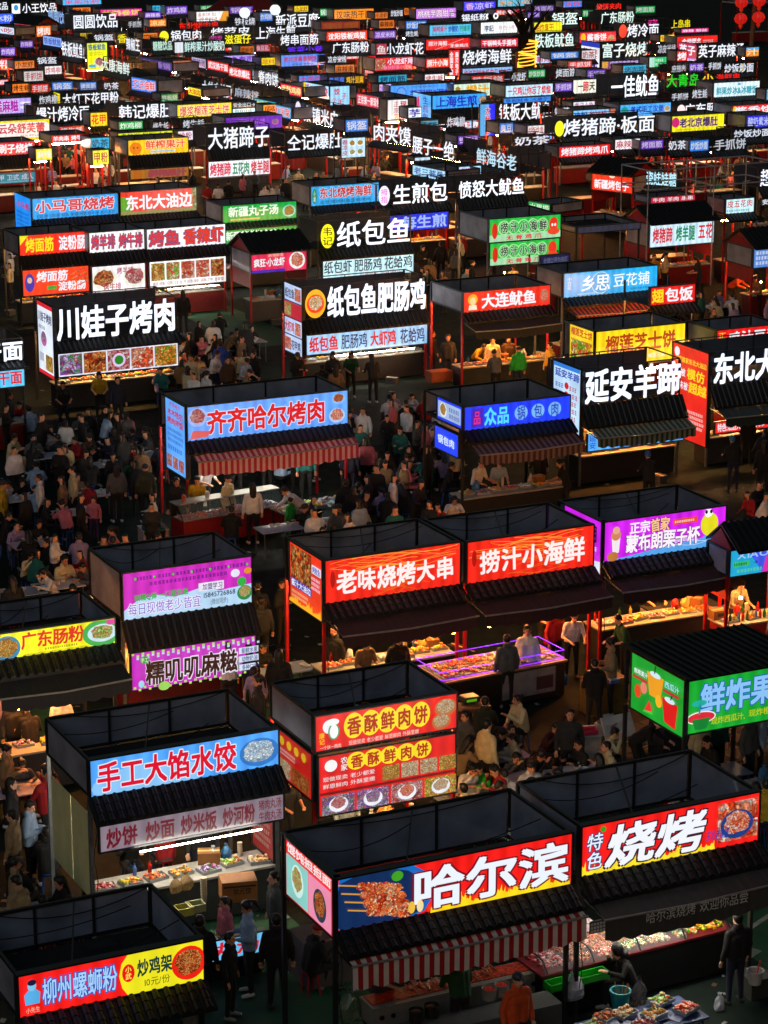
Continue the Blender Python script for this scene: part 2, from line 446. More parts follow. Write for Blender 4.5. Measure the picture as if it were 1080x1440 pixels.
    # side sign on the left
    if side:
        sw, sh_, sb, si = side[:4]; so = side[4] if len(side) > 4 else 0
        SW = sw; SH = sh_ / ppm / cp
        lightbox(root, (-.05, SW, zt - SH + so), (0, -1, 0), (-1, 0, 0), SW - .04, SH, sb, si, s, name='side_sign')
    zaw = zb - .3
    # eave
    if eave and not roof:
        e0, e1 = -.03, -.42; z0, z1 = zb - .03, zb - .28
        if low:
            z1 = zb - min(.62, max(.16, (low[0] - h) / ppm / cp - .1))
        ed = z0 - z1; zaw = z1
        dm = paint('#0e1012', .6, .1, .3, 9)
        mb = MB(); mb.add([(-.06, e0, z0), (W + .06, e0, z0), (W + .06, e1, z1), (-.06, e1, z1), (-.06, e0, z0 - .05), (W + .06, e0, z0 - .05), (W + .06, e1, z1 - .05), (-.06, e1, z1 - .05)],
            [(3, 2, 1, 0), (4, 5, 6, 7), (3, 7, 6, 2), (0, 1, 5, 4), (1, 2, 6, 5), (0, 4, 7, 3)], dm); ev = mb.build('eave', root)
        step = .17; n = max(3, int(W / step)); step = (W + .06) / n
        key = 'tile'
        if near:
            tk = 'tile%.2f' % ed
            if tk not in _M:
                t = MB(); L = sqrt(.45 ** 2 + .31 ** 2)
                for sgm in range(3):
                    a0, a1 = sgm / 3, (sgm + 1) / 3 + .02; lift = .0
                    vs = []
                    for aa, rr in ((a0, .052), (a1, .064)):
                        for k in range(6):
                            th = pi * k / 5; vs.append((rr * cos(th), -.39 * aa, -ed * aa + rr * sin(th) * .95 + .0))
                    fs = [(k, k + 1, 7 + k, 6 + k) for k in range(5)] + [(6, 7, 8, 9, 10, 11)]
                    t.add(vs, fs, paint('#16181b', .42, .15, .4, 14))
                _M[tk] = t.mesh('roof_tile')
            for i in range(n): put('roof_tile', _M[tk], ev, (-.03 + step * (i + .5), e0, z0 + .002))
        else:
            t = MB(); tmn = paint('#16181b', .42, .15, .4, 14)
            for i in range(n):
                cx = -.03 + step * (i + .5)
                vs = [(cx + .055 * cos(pi * k / 3), yy, zz + .055 * sin(pi * k / 3)) for yy, zz in ((e0, z0), (e1 - .02, z1)) for k in range(4)]
                t.add(vs, [(k, k + 1, 5 + k, 4 + k) for k in range(3)] + [(4, 5, 6, 7)], tmn)
            t.build('roof_tiles', root, 'stuff')
    if roof == 'gable':        # dark pitched tile roof above the sign
        zz = zt + .05; hgt = .62 if D > .9 else .5; oh = .15 if D > .9 else 0.0; dm = paint('#121416', .5, .1, .3, 9)
        for sgn in (0, 1):
            ya, yb = (-.35, D / 2) if sgn == 0 else (D + .2, D / 2)
            mb = MB(); mb.add([(-oh, ya, zz), (W + oh, ya, zz), (W + oh, yb, zz + hgt), (-oh, yb, zz + hgt), (-oh, ya, zz - .05), (W + oh, ya, zz - .05), (W + oh, yb, zz + hgt - .05), (-oh, yb, zz + hgt - .05)],
                [(0, 1, 2, 3), (7, 6, 5, 4), (0, 4, 5, 1), (3, 2, 6, 7), (0, 3, 7, 4), (1, 5, 6, 2)], dm)
            n = max(4, int(W / .17)); st_ = (W + 2 * oh) / n
            for i in range(n):
                cx = -oh + st_ * (i + .5)
                vs = [(cx + .05 * cos(pi * k / 3), y_, z_ + .05 * sin(pi * k / 3)) for y_, z_ in ((ya, zz + .002), (yb, zz + hgt + .002)) for k in range(4)]
                mb.add(vs, [(k, k + 1, 5 + k, 4 + k) for k in range(3)] + [(0, 1, 2, 3)], dm)
            mb.build('roof_slope', root, 'stuff')
        for xx in (0.0, W - .03):
            mb = MB(); vs = [(xx, -.02, zb - .6), (xx, D, zb - .6), (xx, D, zz), (xx, D / 2, zz + hgt - .1), (xx, -.02, zz)]
            mb.add(vs + [(q[0] + .03, q[1], q[2]) for q in vs], [(0, 1, 2, 3, 4), (9, 8, 7, 6, 5), (0, 5, 6, 1), (1, 6, 7, 2), (2, 7, 8, 3), (3, 8, 9, 4), (4, 9, 5, 0)], paint('#8a1216', .6)); mb.build('gable_end', root)
    if roof == 'flat':
        mb = MB(); dm = paint('#1a1c18', .5, .3, .3, 4); mb.box((-.12, -.12, zt + .03), (W + .12, D + .12, zt + .07), dm)
        n = int(W / .16)
        for i in range(n + 1):
            xx = -.1 + (W + .2) * i / n; mb.box((xx - .012, -.12, zt + .068), (xx + .012, D + .12, zt + .10), dm)
        mb.build('ribbed_roof', root)
    if aw:
        c1, c2, txt = (aw.split('|') + ['', ''])[:3] if '|' in aw else (aw, aw, '')
        n = max(8, int(W / .085)); y0, y1, dz, vh = awg or (-.3, -.88, .2, .24)
        zaw -= .02
        m1, m2 = paint(c1, .8, 0, .12), paint(c2, .8, 0, .12)
        mb = MB()
        for i in range(n):
            xa, xb = W * i / n + .02, W * (i + 1) / n + .02; m = m1 if i % 2 else m2
            b0 = .016 * sin(i * .7 + W) + .01 * sin(i * .23); b1 = .016 * sin((i + 1) * .7 + W) + .01 * sin((i + 1) * .23); g0 = -.05 * sin(pi * i / n) + .008 * sin(i * 1.9); g1 = -.05 * sin(pi * (i + 1) / n) + .008 * sin((i + 1) * 1.9)
            mb.quad((xa, y0, zaw + b0), (xb, y0, zaw + b1), (xb, y1, zaw - dz + g1), (xa, y1, zaw - dz + g0), m)
            s0, s1 = abs(sin(i * pi / 4)) * .04, abs(sin((i + 1) * pi / 4)) * .04
            mb.quad((xa, y1, zaw - dz + g0), (xb, y1, zaw - dz + g1), (xb, y1 - .015 - g1 * .4, zaw - dz - vh - s1 + g1 * 1.6), (xa, y1 - .015 - g0 * .4, zaw - dz - vh - s0 + g0 * 1.6), m)
        an = mb.build('awning', root)
        mb = MB(); mb.bar((0, y1 - .01, zaw - dz + .0), (W / 2, y1 - .01, zaw - dz - .05), .02, paint('#9a9690', .4, .4), 8); mb.bar((W / 2, y1 - .01, zaw - dz - .05), (W + .04, y1 - .01, zaw - dz), .02, paint('#9a9690', .4, .4), 8)
        for xx in (.01, W - .01): mb.bar((xx, .05, zaw - .05), (xx, y1, zaw - dz), .018, tm)
        mb.build('awning_rail', root)
        if txt:
            q = MB(); glyphs(q, lambda uu, vv, l: Vector((uu, y1 - .055, zaw - dz - .2 + vv)), layout(txt, W * .22, W * .8, 0, .2), 0, paint('#d8d8d0', .7, 0, .1), 0); q.build('lettering', an)
    if low:
        dy, lh, lb, li = low[:4]; lo = low[4] if len(low) > 4 else {}
        LH = lh / ppm / cp; zl = zt - dy / ppm / cp
        lightbox(root, (.04, lo.get('y', -.12) - (.0), zl - LH), (1, 0, 0), (0, -1, 0), W * lo.get('w', 1) - .08, LH, lb, li, lo.get('s', s), th=.07, name='menu_board', rim=lo.get('rim', '#3a3d42'))
    # counter
    ch = .85; cw = .7; ctop = paint('#a8a49c', .4, .15, .25, 5); cbody = paint(random.choice(['#6a0c10', '#1c1e20', '#2c2e30', '#7a0e12']), .5)
    if 'counter' not in skip:
        mb = MB(); mb.box((.06, .12, .06), (W - .06, .12 + cw, ch), cbody); ct = mb.build('counter', root)
        mb = MB(); mb.box((.02, .08, ch), (W - .02, .16 + cw, ch + .04), ctop); mb.build('counter_top', root)
    # lamp tube or bulbs, the lit lamps under the roof
    lamp = lamp or random.choice(['warm', 'warm', 'white', 'warm', 'none'])
    if lamp != 'none':
        lc = '#ffb868' if lamp == 'warm' else ('#ff9a48' if lamp == 'hot' else '#fff4e0')
        zl = max(1.75, zb - .62)
        dlamp = lamp
        if lamp == 'white' and ppm > 30:
            yl = -.05 if not aw else -.3
            if low and low[0] - h > 10: yl = -.45; zl = zt - (low[0] + low[1]) / ppm / cp - .06
            mb = MB(); mb.bar((W * .2, yl, zl), (W * .85, yl, zl), .013, lit(lc, 55, 0, True), 6); mb.build('lamp_tube', root)
        # one tube hidden behind the eave, added to light the stall inside
        pw = {'warm': 260, 'hot': 420, 'white': 150}[lamp]
        zi = max(1.95, zb - .38)
        if ppm < 30: zi = zb - .16
        mb = MB(); mb.bar((W * .12, .55, zi), (W * .88, .55, zi), .03, lit(lc, pw, 0, True), 6); mb.build('lamp_tube', root)
        if lamp != 'white' and ppm > 32:
            for i in range(2):
                mb = MB(); xx = W * (i + .5) / 2; z_ = min(1.85, zb - .62)
                mb.blob((xx, .15, z_), .04, lit(lc, 240, 0, True), 0); mb.bar((xx, .15, z_ + .03), (xx, .15, zb - .06), .006, paint('#101010')); mb.build('bulb', root)
    if near:        # sagging wires along the frame and down the post
        wm = paint('#060606', .6)
        for q in range(3):
            x0_, x1_ = (0, W * random.uniform(.4, 1)) if q < 2 else (W * .1, W)
            y0_ = (.1, D * .6, D)[q]; sg = random.uniform(.08, .3); zz_ = zt + .03
            P_ = [(x0_ + (x1_ - x0_) * i / 9, y0_ + (D - y0_) * .3 * i / 9, zz_ - sg * 4 * (i / 9) * (1 - i / 9)) for i in range(10)]
            mb = MB()
            for c_, d_ in zip(P_, P_[1:]): mb.bar(c_, d_, .009, wm, 4, cap=False)
            mb.build('cable', root)
        P_ = [(.05 + .04 * sin(i * 1.3), .0 + .03 * cos(i), zb - .4 - i * .2) for i in range(9)]; mb = MB()
        for c_, d_ in zip(P_, P_[1:]): mb.bar(c_, d_, .008, wm, 4, cap=False)
        mb.build('cable', root)
        mb = MB(); mb.box((W - .3, -.03, zb - .8), (W - .12, .03, zb - .55), paint('#6c7074', .5)); mb.build('switch_box', root)
        for q in range(2):
            xx = random.uniform(.3, W - .5); yy = random.uniform(.3, D - .5)
            mb = MB(); mb.box((xx, yy, zb - .028), (xx + random.uniform(.2, .5), yy + .25, zb + random.uniform(.03, .12)), paint(random.choice(['#4a3a28', '#202428', '#50545a']), .8)); mb.build('roof_clutter', root)
    return st
# ------------------------------------------------------------------ people
def capsule(mb, p, q, r1, r2, m, fl=1.0):
    """tapered limb with round ends"""
    p, q = Vector(p), Vector(q); d = q - p; L = max(d.length, 1e-4); d /= L
    a = Vector((0, 1, 0)) if abs(d.y) < .9 else Vector((1, 0, 0))
    u = d.cross(a).normalized(); v = d.cross(u); n = 10; vs = []; rings = []
    for t in (-80, -50, -20, 0): rings.append((-sin(radians(-t)) * r1 if t else 0, cos(radians(t)) * r1))
    for t in (0, 20, 50, 80): rings.append((L + sin(radians(t)) * r2, cos(radians(t)) * r2))
    for off, rr in rings:
        for i in range(n):
            th = 2 * pi * i / n; vs.append(p + d * off + u * cos(th) * rr + v * sin(th) * rr * fl)
    k = len(rings); fs = [(j * n + i, j * n + (i + 1) % n, (j + 1) * n + (i + 1) % n, (j + 1) * n + i) for j in range(k - 1) for i in range(n)]
    fs += [tuple(range(n))[::-1], tuple(range((k - 1) * n, k * n))]
    mb.add(vs, fs, m)
def ellips(mb, c, r, m, tilt=0):
    n, k = 12, 7; vs = []; ct, st_ = cos(tilt), sin(tilt)
    for j in range(1, k):
        ph = pi * j / k
        for i in range(n):
            th = 2 * pi * i / n; x, y, z = r[0] * sin(ph) * cos(th), r[1] * sin(ph) * sin(th), r[2] * cos(ph)
            vs.append((c[0] + x, c[1] + y * ct - z * st_, c[2] + y * st_ + z * ct))
    fs = [(j * n + i, (j + 1) * n + i, (j + 1) * n + (i + 1) % n, j * n + (i + 1) % n) for j in range(k - 2) for i in range(n)]
    fs += [tuple(range(n)), tuple(range((k - 2) * n, (k - 1) * n))[::-1]]
    mb.add(vs, fs, m)
DUM = [bpy.data.materials.new('cloth_%s' % n) for n in ('skin', 'top', 'trousers', 'shoes')]
def union(name, mb, prims, voxel):
    me = mb.mesh('t'); o = bpy.data.objects.new('t', me); COL.objects.link(o)
    r = o.modifiers.new('r', 'REMESH'); r.mode = 'VOXEL'; r.voxel_size = voxel; r.use_smooth_shade = True
    s = o.modifiers.new('s', 'SMOOTH'); s.iterations = 2; s.factor = .5
    dg = bpy.context.evaluated_depsgraph_get(); dg.update()
    out = bpy.data.meshes.new_from_object(o.evaluated_get(dg)); out.name = name
    bpy.data.objects.remove(o); bpy.data.meshes.remove(me)
    if prims:
        n = len(out.polygons); c = np.empty(n * 3); out.polygons.foreach_get('center', c); c = c.reshape(-1, 3)
        best = np.full(n, 1e9); idx = np.zeros(n, int)
        for (p, q, r1, r2, g) in prims:
            p, q = np.array(p), np.array(q); d = q - p; L2 = max(d @ d, 1e-9)
            t = np.clip(((c - p) @ d) / L2, 0, 1); dist = np.linalg.norm(c - p - t[:, None] * d, axis=1) - (r1 + (r2 - r1) * t)
            k = dist < best; best[k] = dist[k]; idx[k] = g
        out.materials.clear()
        for m in DUM: out.materials.append(m)
        out.polygons.foreach_set('material_index', idx.astype('i'))
    out.update(); return out
def human(name, hip, chest, neck, head, el, wr, kn, an, face=0, coat=0, short=False, voxel=.0135):
    """el, wr, kn, an: right (-x) then left (+x); the person looks towards -y; face tilts the head down"""
    mb = MB(); pr = []
    def cap(p, q, r1, r2, g, fl=1.0):
        capsule(mb, p, q, r1, r2, DUM[0], fl); pr.append((tuple(p), tuple(q), r1, r2, g))
    V = Vector; hip, chest, neck, head = V(hip), V(chest), V(neck), V(head)
    up = (chest - hip).normalized()
    for sx in (-1, 1):
        cap(hip + V((sx * .075, 0, .0)), chest + V((sx * .085, 0, -.02)), .105 + coat * .02, .112 + coat * .015, 1, 1.0)
    cap(hip + up * .0, chest, .115, .12, 1); cap(hip - up * .02 + V((-.07, 0, -.03)), hip - up * .02 + V((.07, 0, -.03)), .115, .115, 2)
    sh = chest + up * .09
    cap(sh + V((-.155, 0, 0)), sh + V((.155, 0, 0)), .068 + coat * .01, .068 + coat * .01, 1)
    cap(sh + V((0, 0, -.02)), neck, .09, .062, 1); cap(neck - up * .03, head + V((0, .01, -.06)), .052, .055, 0)
    if coat: cap(neck + up * .01 + V((-.03, .02, 0)), neck + up * .01 + V((.03, .02, 0)), .07, .07, 1)
    ct, st_ = cos(face), sin(face)
    def H(x, y, z): return head + V((x, y * ct - z * st_ * -1 * -1, y * st_ + z * ct)) if False else head + V((x, y * ct + z * (-st_) * 1.0, z * ct + y * st_))
    ellips(mb, H(0, .012, .02), (.078, .095, .1), DUM[0], face); pr.append((tuple(H(0, .02, .0)), tuple(H(0, 0, .05)), .085, .085, 0))
    ellips(mb, H(0, -.022, -.045), (.058, .066, .07), DUM[0], face); pr.append((tuple(H(0, -.02, -.04)), tuple(H(0, -.03, -.08)), .06, .045, 0))
    cap(H(0, -.085, .015), H(0, -.108, -.022), .012, .017, 0)
    for sx in (-1, 1): cap(H(sx * .08, .015, .02), H(sx * .082, .02, -.02), .014, .011, 0)
    for i, sx in enumerate((-1, 1)):
        S, E, Wr = sh + V((sx * .175, 0, -.015)), V(el[i]), V(wr[i])
        cap(S, E, .062 + coat * .012, .046 + coat * .01, 1)
        if short: cap(E, Wr, .038, .027, 0)
        else: cap(E, Wr - (Wr - E).normalized() * .02, .047 + coat * .01, .036 + coat * .008, 1)
        d = (Wr - E).normalized(); palm = Wr + d * .075; side = V((0, 0, 1)).cross(d)
        side = side.normalized() if side.length > .2 else V((0, 1, 0))
        cap(Wr, palm, .026, .03, 0)
        curl = d.cross(side).normalized()
        if curl.z > 0: curl = -curl
        for k, ln in enumerate((.062, .075, .07, .054)):
            o = side * ((k - 1.5) * .021); a = palm + o + d * .015; b = a + d * ln * .55; c2 = b + (d * .6 + curl * .8).normalized() * ln * .5
            cap(a, b, .0105, .0098, 0); cap(b, c2, .0098, .009, 0)
        t0 = Wr + d * .025; t1 = t0 + (-side * sx * -1 * 1.0 + d * .7).normalized() * .05; cap(t0, t1, .013, .011, 0); cap(t1, t1 + d * .028, .011, .0095, 0)
    for i, sx in enumerate((-1, 1)):
        Hh, K, A = hip + V((sx * .09, 0, -.04)), V(kn[i]), V(an[i])
        cap(Hh, K, .092, .062, 2); cap(K, A + V((0, 0, .04)), .062, .045, 2)
        f = V((0, -1, 0)); cap(A + V((0, .03, -.035)), A + f * .14 + V((sx * .02, 0, -.045)), .042, .036, 3)
    if coat > 1: cap(hip + V((-.09, 0, -.12)), hip + V((.09, 0, -.12)), .13, .13, 1)
    me = union('body', mb, pr, voxel)
    hp = head
    return dict(me=me, head=hp, face=face, H=H, neck=neck, up=up, hip=hip)
def hairmesh(style):
    mb = MB(); D0 = DUM[0]
    if style == 'short':
        ellips(mb, (0, .026, .04), (.09, .092, .096), D0, -.25); ellips(mb, (.012, -.02, .098), (.07, .055, .028), D0, .35); ellips(mb, (0, .06, -.01), (.07, .05, .06), D0)
    elif style == 'cap':
        ellips(mb, (0, .015, .055), (.095, .108, .082), D0, -.1); ellips(mb, (0, -.1, .06), (.06, .06, .012), D0)
    elif style == 'hood':
        ellips(mb, (0, .035, .03), (.11, .11, .13), D0, -.2); capsule(mb, (-.05, .09, -.09), (.05, .09, -.09), .07, .07, D0)
    else:
        ellips(mb, (0, .027, .038), (.094, .098, .102), D0, -.25); ellips(mb, (-.015, -.02, .1), (.075, .06, .03), D0, .35)
        if style == 'long':
            capsule(mb, (-.045, .06, .0), (-.05, .085, -.24), .055, .035, D0); capsule(mb, (.045, .06, .0), (.05, .085, -.24), .055, .035, D0); capsule(mb, (0, .08, 0), (0, .1, -.27), .06, .035, D0)
        if style == 'tail':
            capsule(mb, (0, .11, .06), (0, .16, .02), .035, .04, D0); capsule(mb, (0, .16, .02), (0, .17, -.16), .04, .018, D0)
        if style == 'bun': ellips(mb, (0, .12, .08), (.048, .045, .045), D0)
    return union('hair', mb, None, .011)
def eyesmesh():
    mb = MB(); k = paint('#0c0806', .2)
    for sx in (-1, 1):
        ellips(mb, (sx * .031, -.076, .018), (.013, .008, .006), k); ellips(mb, (sx * .031, -.077, .037), (.017, .006, .004), k)
    ellips(mb, (0, -.083, -.058), (.02, .008, .005), paint('#7a2a24', .5))
    return mb.mesh('face_marks')
POSE = {}
def make_poses():
    L = lambda *a: a
    st = dict(hip=(0, 0, .93), chest=(0, 0, 1.27), neck=(0, 0, 1.45), head=(0, -.02, 1.585))
    legs = dict(kn=((-.11, -.01, .5), (.11, -.02, .5)), an=((-.115, .02, .09), (.12, .0, .09)))
    POSE['stand'] = human('b', **st, el=((-.25, .03, 1.1), (.25, .03, 1.1)), wr=((-.26, -.05, .86), (.26, -.05, .86)), **legs, coat=1)
    POSE['phone'] = human('b', **st, face=.45, el=((-.24, .0, 1.1), (.24, -.0, 1.1)), wr=((-.06, -.24, 1.16), (.2, -.22, 1.12)), **legs, coat=1)
    POSE['work'] = human('b', hip=(0, .0, .93), chest=(0, -.09, 1.25), neck=(0, -.15, 1.42), head=(0, -.21, 1.54), face=.5, el=((-.25, -.16, 1.07), (.25, -.16, 1.07)), wr=((-.14, -.4, 1.02), (.2, -.4, 1.04)), **legs, short=True)
    POSE['bend'] = human('b', hip=(0, .12, .9), chest=(0, -.14, 1.13), neck=(0, -.27, 1.25), head=(0, -.36, 1.33), face=.7, el=((-.25, -.26, .98), (.25, -.3, 1.0)), wr=((-.16, -.5, .9), (.16, -.55, .92)), kn=((-.11, .02, .5), (.11, -.04, .5)), an=((-.115, .1, .09), (.12, .05, .09)), coat=1)
    POSE['walk'] = human('b', **st, el=((-.25, .12, 1.12), (.25, -.08, 1.12)), wr=((-.25, .1, .9), (.24, -.27, .98)), kn=((-.1, -.17, .53), (.1, .06, .5)), an=((-.1, -.22, .09), (.1, .34, .15)), coat=1)
    sh = dict(hip=(0, 0, .5), chest=(0, -.07, .83), neck=(0, -.11, 1.0), head=(0, -.15, 1.13))
    sl = dict(kn=((-.13, -.42, .5), (.13, -.4, .5)), an=((-.13, -.4, .09), (.14, -.34, .09)))
    POSE['sit'] = human('b', **sh, face=.25, el=((-.25, -.15, .72), (.25, -.15, .72)), wr=((-.13, -.36, .8), (.16, -.36, .8)), **sl, coat=1)
    POSE['eat'] = human('b', hip=(0, 0, .5), chest=(0, -.14, .81), neck=(0, -.22, .97), head=(0, -.28, 1.08), face=.55, el=((-.26, -.28, .76), (.26, -.26, .75)), wr=((-.06, -.4, .98), (.15, -.48, .81)), **sl, coat=0)
    POSE['lean'] = human('b', **sh, face=-.05, el=((-.26, -.12, .72), (.25, -.2, .72)), wr=((-.12, -.3, .62), (.05, -.4, .84)), **sl, coat=1)
    for s in ('short', 'long', 'tail', 'bun', 'cap', 'hood'): POSE['h_' + s] = hairmesh(s)
    POSE['eyes'] = eyesmesh()
SKIN = ['#d09878', '#c88c6c', '#d8a488', '#b87c60']
CLOTH = {'black': '#0a0a0c', 'charcoal': '#1c1e22', 'navy': '#10182e', 'dark green': '#0e4424', 'grey': '#4a4c50', 'white': '#d0d0d4', 'cream': '#c8b890', 'beige': '#8f7a5a',
         'pink': '#c0687a', 'red': '#9a1418', 'brown': '#3e2818', 'light blue': '#8aa4c4', 'teal': '#0e5a58', 'yellow': '#b09018', 'purple': '#3c2050', 'bright green': '#18a030',
         'orange': '#c84810', 'olive': '#30321c', 'maroon': '#3c0e12', 'lilac': '#9080a8', 'blue': '#1040a8', 'tan': '#7a5c3c'}
DARK = ['black'] * 5 + ['charcoal'] * 3 + ['navy', 'navy', 'brown', 'olive', 'grey', 'dark green', 'maroon']
MIX = DARK[:9] + ['grey', 'white', 'white', 'cream', 'light blue', 'cream', 'beige', 'pink', 'light blue', 'white', 'teal', 'red', 'tan', 'lilac', 'white', 'grey', 'cream']
PEOPLE = []; PPOS = []
def person(pos, rz, pose='stand', top=None, pants=None, hair=None, note=None, hcol='#0a0807', sc=None, kid=False, hat=None, region=None, label=None):
    P = POSE[pose]; top = top or random.choice(MIX); pants = pants or random.choice(['black', 'charcoal', 'navy', 'black'])
    hair = hair or random.choice(['short', 'short', 'short', 'long', 'tail', 'bun', 'short', 'long', 'cap'])
    sc = sc or (random.uniform(.95, 1.05) * (.72 if kid else 1))
    r = thing('person', '', 'person', (pos[0], pos[1], 0), rz, 'people at the night market', P['me'])
    r.scale = (sc,) * 3
    sk = paint(random.choice(SKIN), .55, 0, .08)
    for i, m in enumerate((sk, paint(CLOTH[top], .85, 0, .25, 7, bump=.35), paint(CLOTH[pants], .85, 0, .2, 7, bump=.2), paint(random.choice(['#101010', '#888888', '#c0c0c0']), .6))):
        r.material_slots[i].link = 'OBJECT'; r.material_slots[i].material = m
    hm = paint(hat or (hcol if hair not in ('cap', 'hood') else random.choice(['#101014', '#301818', '#20242c'])), .5, 0, .2, 30)
    h = put('hat' if hair in ('cap', 'hood') or hat else 'hair', POSE['h_' + hair], r, P['head']); h.rotation_euler = (P['face'], 0, 0)
    h.active_material = hm if not h.data.materials else h.active_material
    if h.data.materials: h.material_slots[0].link = 'OBJECT'; h.material_slots[0].material = hm
    e = put('face_marks', POSE['eyes'], r, P['head']); e.rotation_euler = (P['face'], 0, 0)
    PEOPLE.append(dict(o=r, top=top, hair=hair, pose=pose, note=note, kid=kid, hat=hat, label=label, pants=pants)); PPOS.append((pos[0], pos[1]))
    return r
def free(p, m=.3, pd=.42):
    for (P, u, v, W, D) in FOOT:
        q = Vector((p[0], p[1], 0)) - P; a, b = q.dot(u), q.dot(v)
        if -m < a < W + m and -m < b < D + m: return False
    return all((p[0] - x) ** 2 + (p[1] - y) ** 2 > pd * pd for x, y in PPOS)
POSEN = {'stand': 'standing', 'phone': 'looking down at their hands', 'work': 'leaning over a counter', 'bend': 'bending forward', 'walk': 'walking', 'sit': 'seated', 'eat': 'seated and eating', 'lean': 'sitting upright'}
HN = {'short': 'short dark hair', 'long': 'long dark hair', 'tail': 'a ponytail', 'bun': 'a hair bun', 'cap': 'a cap', 'hood': 'a hood'}
def label_people():
    taken = set(); 
    for k in PEOPLE:
        if k['label']: k['o']['label'] = k['label']; taken.add(k['label'])
    for k in PEOPLE:
        if k['label']: continue
        p = k['o'].location
        near = sorted(STALLS, key=lambda s: (s['P'] + s['u'] * s['W'] / 2 + s['v'] * s['D'] / 2 - p).length)
        done = False
        for s in near[:6]:
            q = p - s['P']; a, b = q.dot(s['u']), q.dot(s['v'])
            if k['note'] == 'in' : where = 'inside the stall with'
            elif b < 0: where = 'in front of'
            elif b > s['D']: where = 'behind'
            elif a < 0: where = 'left of'
            else: where = 'right of'
            base = ('child' if k['kid'] else 'person') + ' in ' + k['top']
            for form in (base + ' top ' + POSEN[k['pose']] + ' ' + where + ' ' + s['d'], base + ' top with ' + HN[k['hair']] + ' ' + where + ' ' + s['d'],
                         base + ' top with ' + HN[k['hair']] + ' and ' + k['pants'] + ' trousers ' + where + ' ' + s['d']):
                ws = form.split()
                if len(ws) > 16: continue
                if form not in taken: done = True; break
            if done: break
        if not done:
            form = base + ' top, one of the crowd by ' + near[0]['d']; form = ' '.join(form.split()[:16])
        taken.add(form); k['o']['label'] = form
# ------------------------------------------------------------------ the stalls, nearest first
SPEC = []
def S(*a, **k): SPEC.append((a, k))
OB = '#14246a'
S(25, 1373, 259, 61, 'X', R_, W_, '', 'red and yellow noodle sign, cook portrait and price', D=2.0, post='d', lamp='none',
  items=[('G', '#f2e81e', (.58, 0), (1, 0), (1, 1), (.585, 1), (.55, .8), (.535, .5), (.55, .2)), ('T', .12, .525, .2, .84, '柳州螺蛳粉', '#a8d4ff', {'ol': '#1c4cb0'}),
   ('G', '#58b0e8', (.03, .28), (.105, .28), (.11, .55), (.085, .64), (.05, .64), (.025, .52)), ('E', .067, .73, .1, .13, '#7cc4ee'), ('E', .067, .81, .105, .07, '#141838'), ('T', .03, .105, .08, .22, '小先生', '#f8c8b0', {'w': 0}),
   ('E', .583, .56, .15, .22, R_), ('V', .565, .6, .4, .74, '小武', '#fff060'), ('T', .63, .825, .42, .84, '炒鸡架', '#123a34', {'w': 2}), ('T', .66, .81, .14, .36, '10元/份', '#1c2c10', {'w': 0}), ('D', .915, .52, .42, '#f02010', 'skewer', .42)])
S(126, 1070, 264, 52, 'X', '#4a9af0', R_, '', 'pale blue dumpling sign with red lettering', D=2.2, post='s', lamp='white',
  items=[('E', .3, .2, 1.6, .5, '#8cc8ff'), ('T', .03, .77, .1, .9, '手工大馅水饺', '#e01030', {'w': 2, 'ol': '#e8f2ff'}), ('D', .895, .46, .58, '#3078c8', 'dumpling', .4)],
  low=(88, 37, '#b8a4b4', [('T', .03, .2, .1, .86, '炒饼', '#a01030', {'w': 2}), ('T', .24, .4, .1, .86, '炒面', '#a01030', {'w': 2}), ('T', .43, .63, .1, .86, '炒米饭', '#a01030', {'w': 2}), ('T', .66, .84, .1, .86, '炒河粉', '#a01030', {'w': 2}),
   ('T', .86, .99, .52, .92, '猪肉丸汤', '#a01030'), ('T', .86, .99, .06, .46, '牛肉丸汤', '#a01030')], {'s': .4, 'y': -.3}))
S(474, 1237, 329, 75, 'X', R_, W_, '', 'big red barbecue sign, skewers on a blue plate', D=1.95, post='d', lamp='none', aw='#a81418|#d8c8c0|', awg=(-.26, -.5, .09, .36), skip=('counter',),
  items=[('E', .16, .45, 1.15, .75, '#1468c0'), ('E', .15, .42, 1.05, .66, '#0c2a58'), ('S', .0, .9, .27, .6, .1, 4), ('F', .38, .99, .34, '#ffd81a'), ('T', .3, .985, .1, .92, '哈尔滨', '#eef6ff', {'w': 2, 'ol': '#7a1020'}), ('E', .24, .88, .12, .1, '#40a020'), ('E', .3, .2, .07, .12, '#f0c040'), ('E', .335, .2, .07, .12, '#f8e0a0')],
  side=(1.8, 86, '#d81a18', [('T', .03, .97, .8, .97, '馄饨担担面', '#f8e8e8', {'w': 2}), ('R', .02, .49, .03, .76, '#8ad0c8'), ('D', .26, .42, .24, '#d0f0e8', 'greens', .28), ('R', .51, .98, .03, .76, '#f090b0'), ('D', .75, .36, .25, '#303848', 'skewer', .28)]))
S(818, 1163, 249, 72, 'X', R_, W_, '', 'red grill sign with meat photo and blue script', D=2.0, post='d', lamp='white', aw='#3c3a38|#3f3d3a|哈尔滨烧烤 欢迎你品尝', awg=(-.3, -.75, .16, .34), skip=('counter',),
  items=[('F', .0, .75, .34, '#ffe02a'), ('V', .02, .11, .1, .86, '特色', '#e8f4ff', {'ol': '#182c70', 'sl': .15}), ('T', .12, .68, .08, .92, '烧烤', W_, {'w': 2, 'ol': '#40182c', 'sl': .12}), ('P', .76, .99, .12, .92, 'shrimp'), ('D', .87, .45, .38, '#1c3c80', 'shrimp', .3), ('T', .69, .82, .2, .42, '东北老味道', '#1c3ca0', {'sl': .3}), ('E', .11, .9, .06, .06, '#30a020')], vend=0)
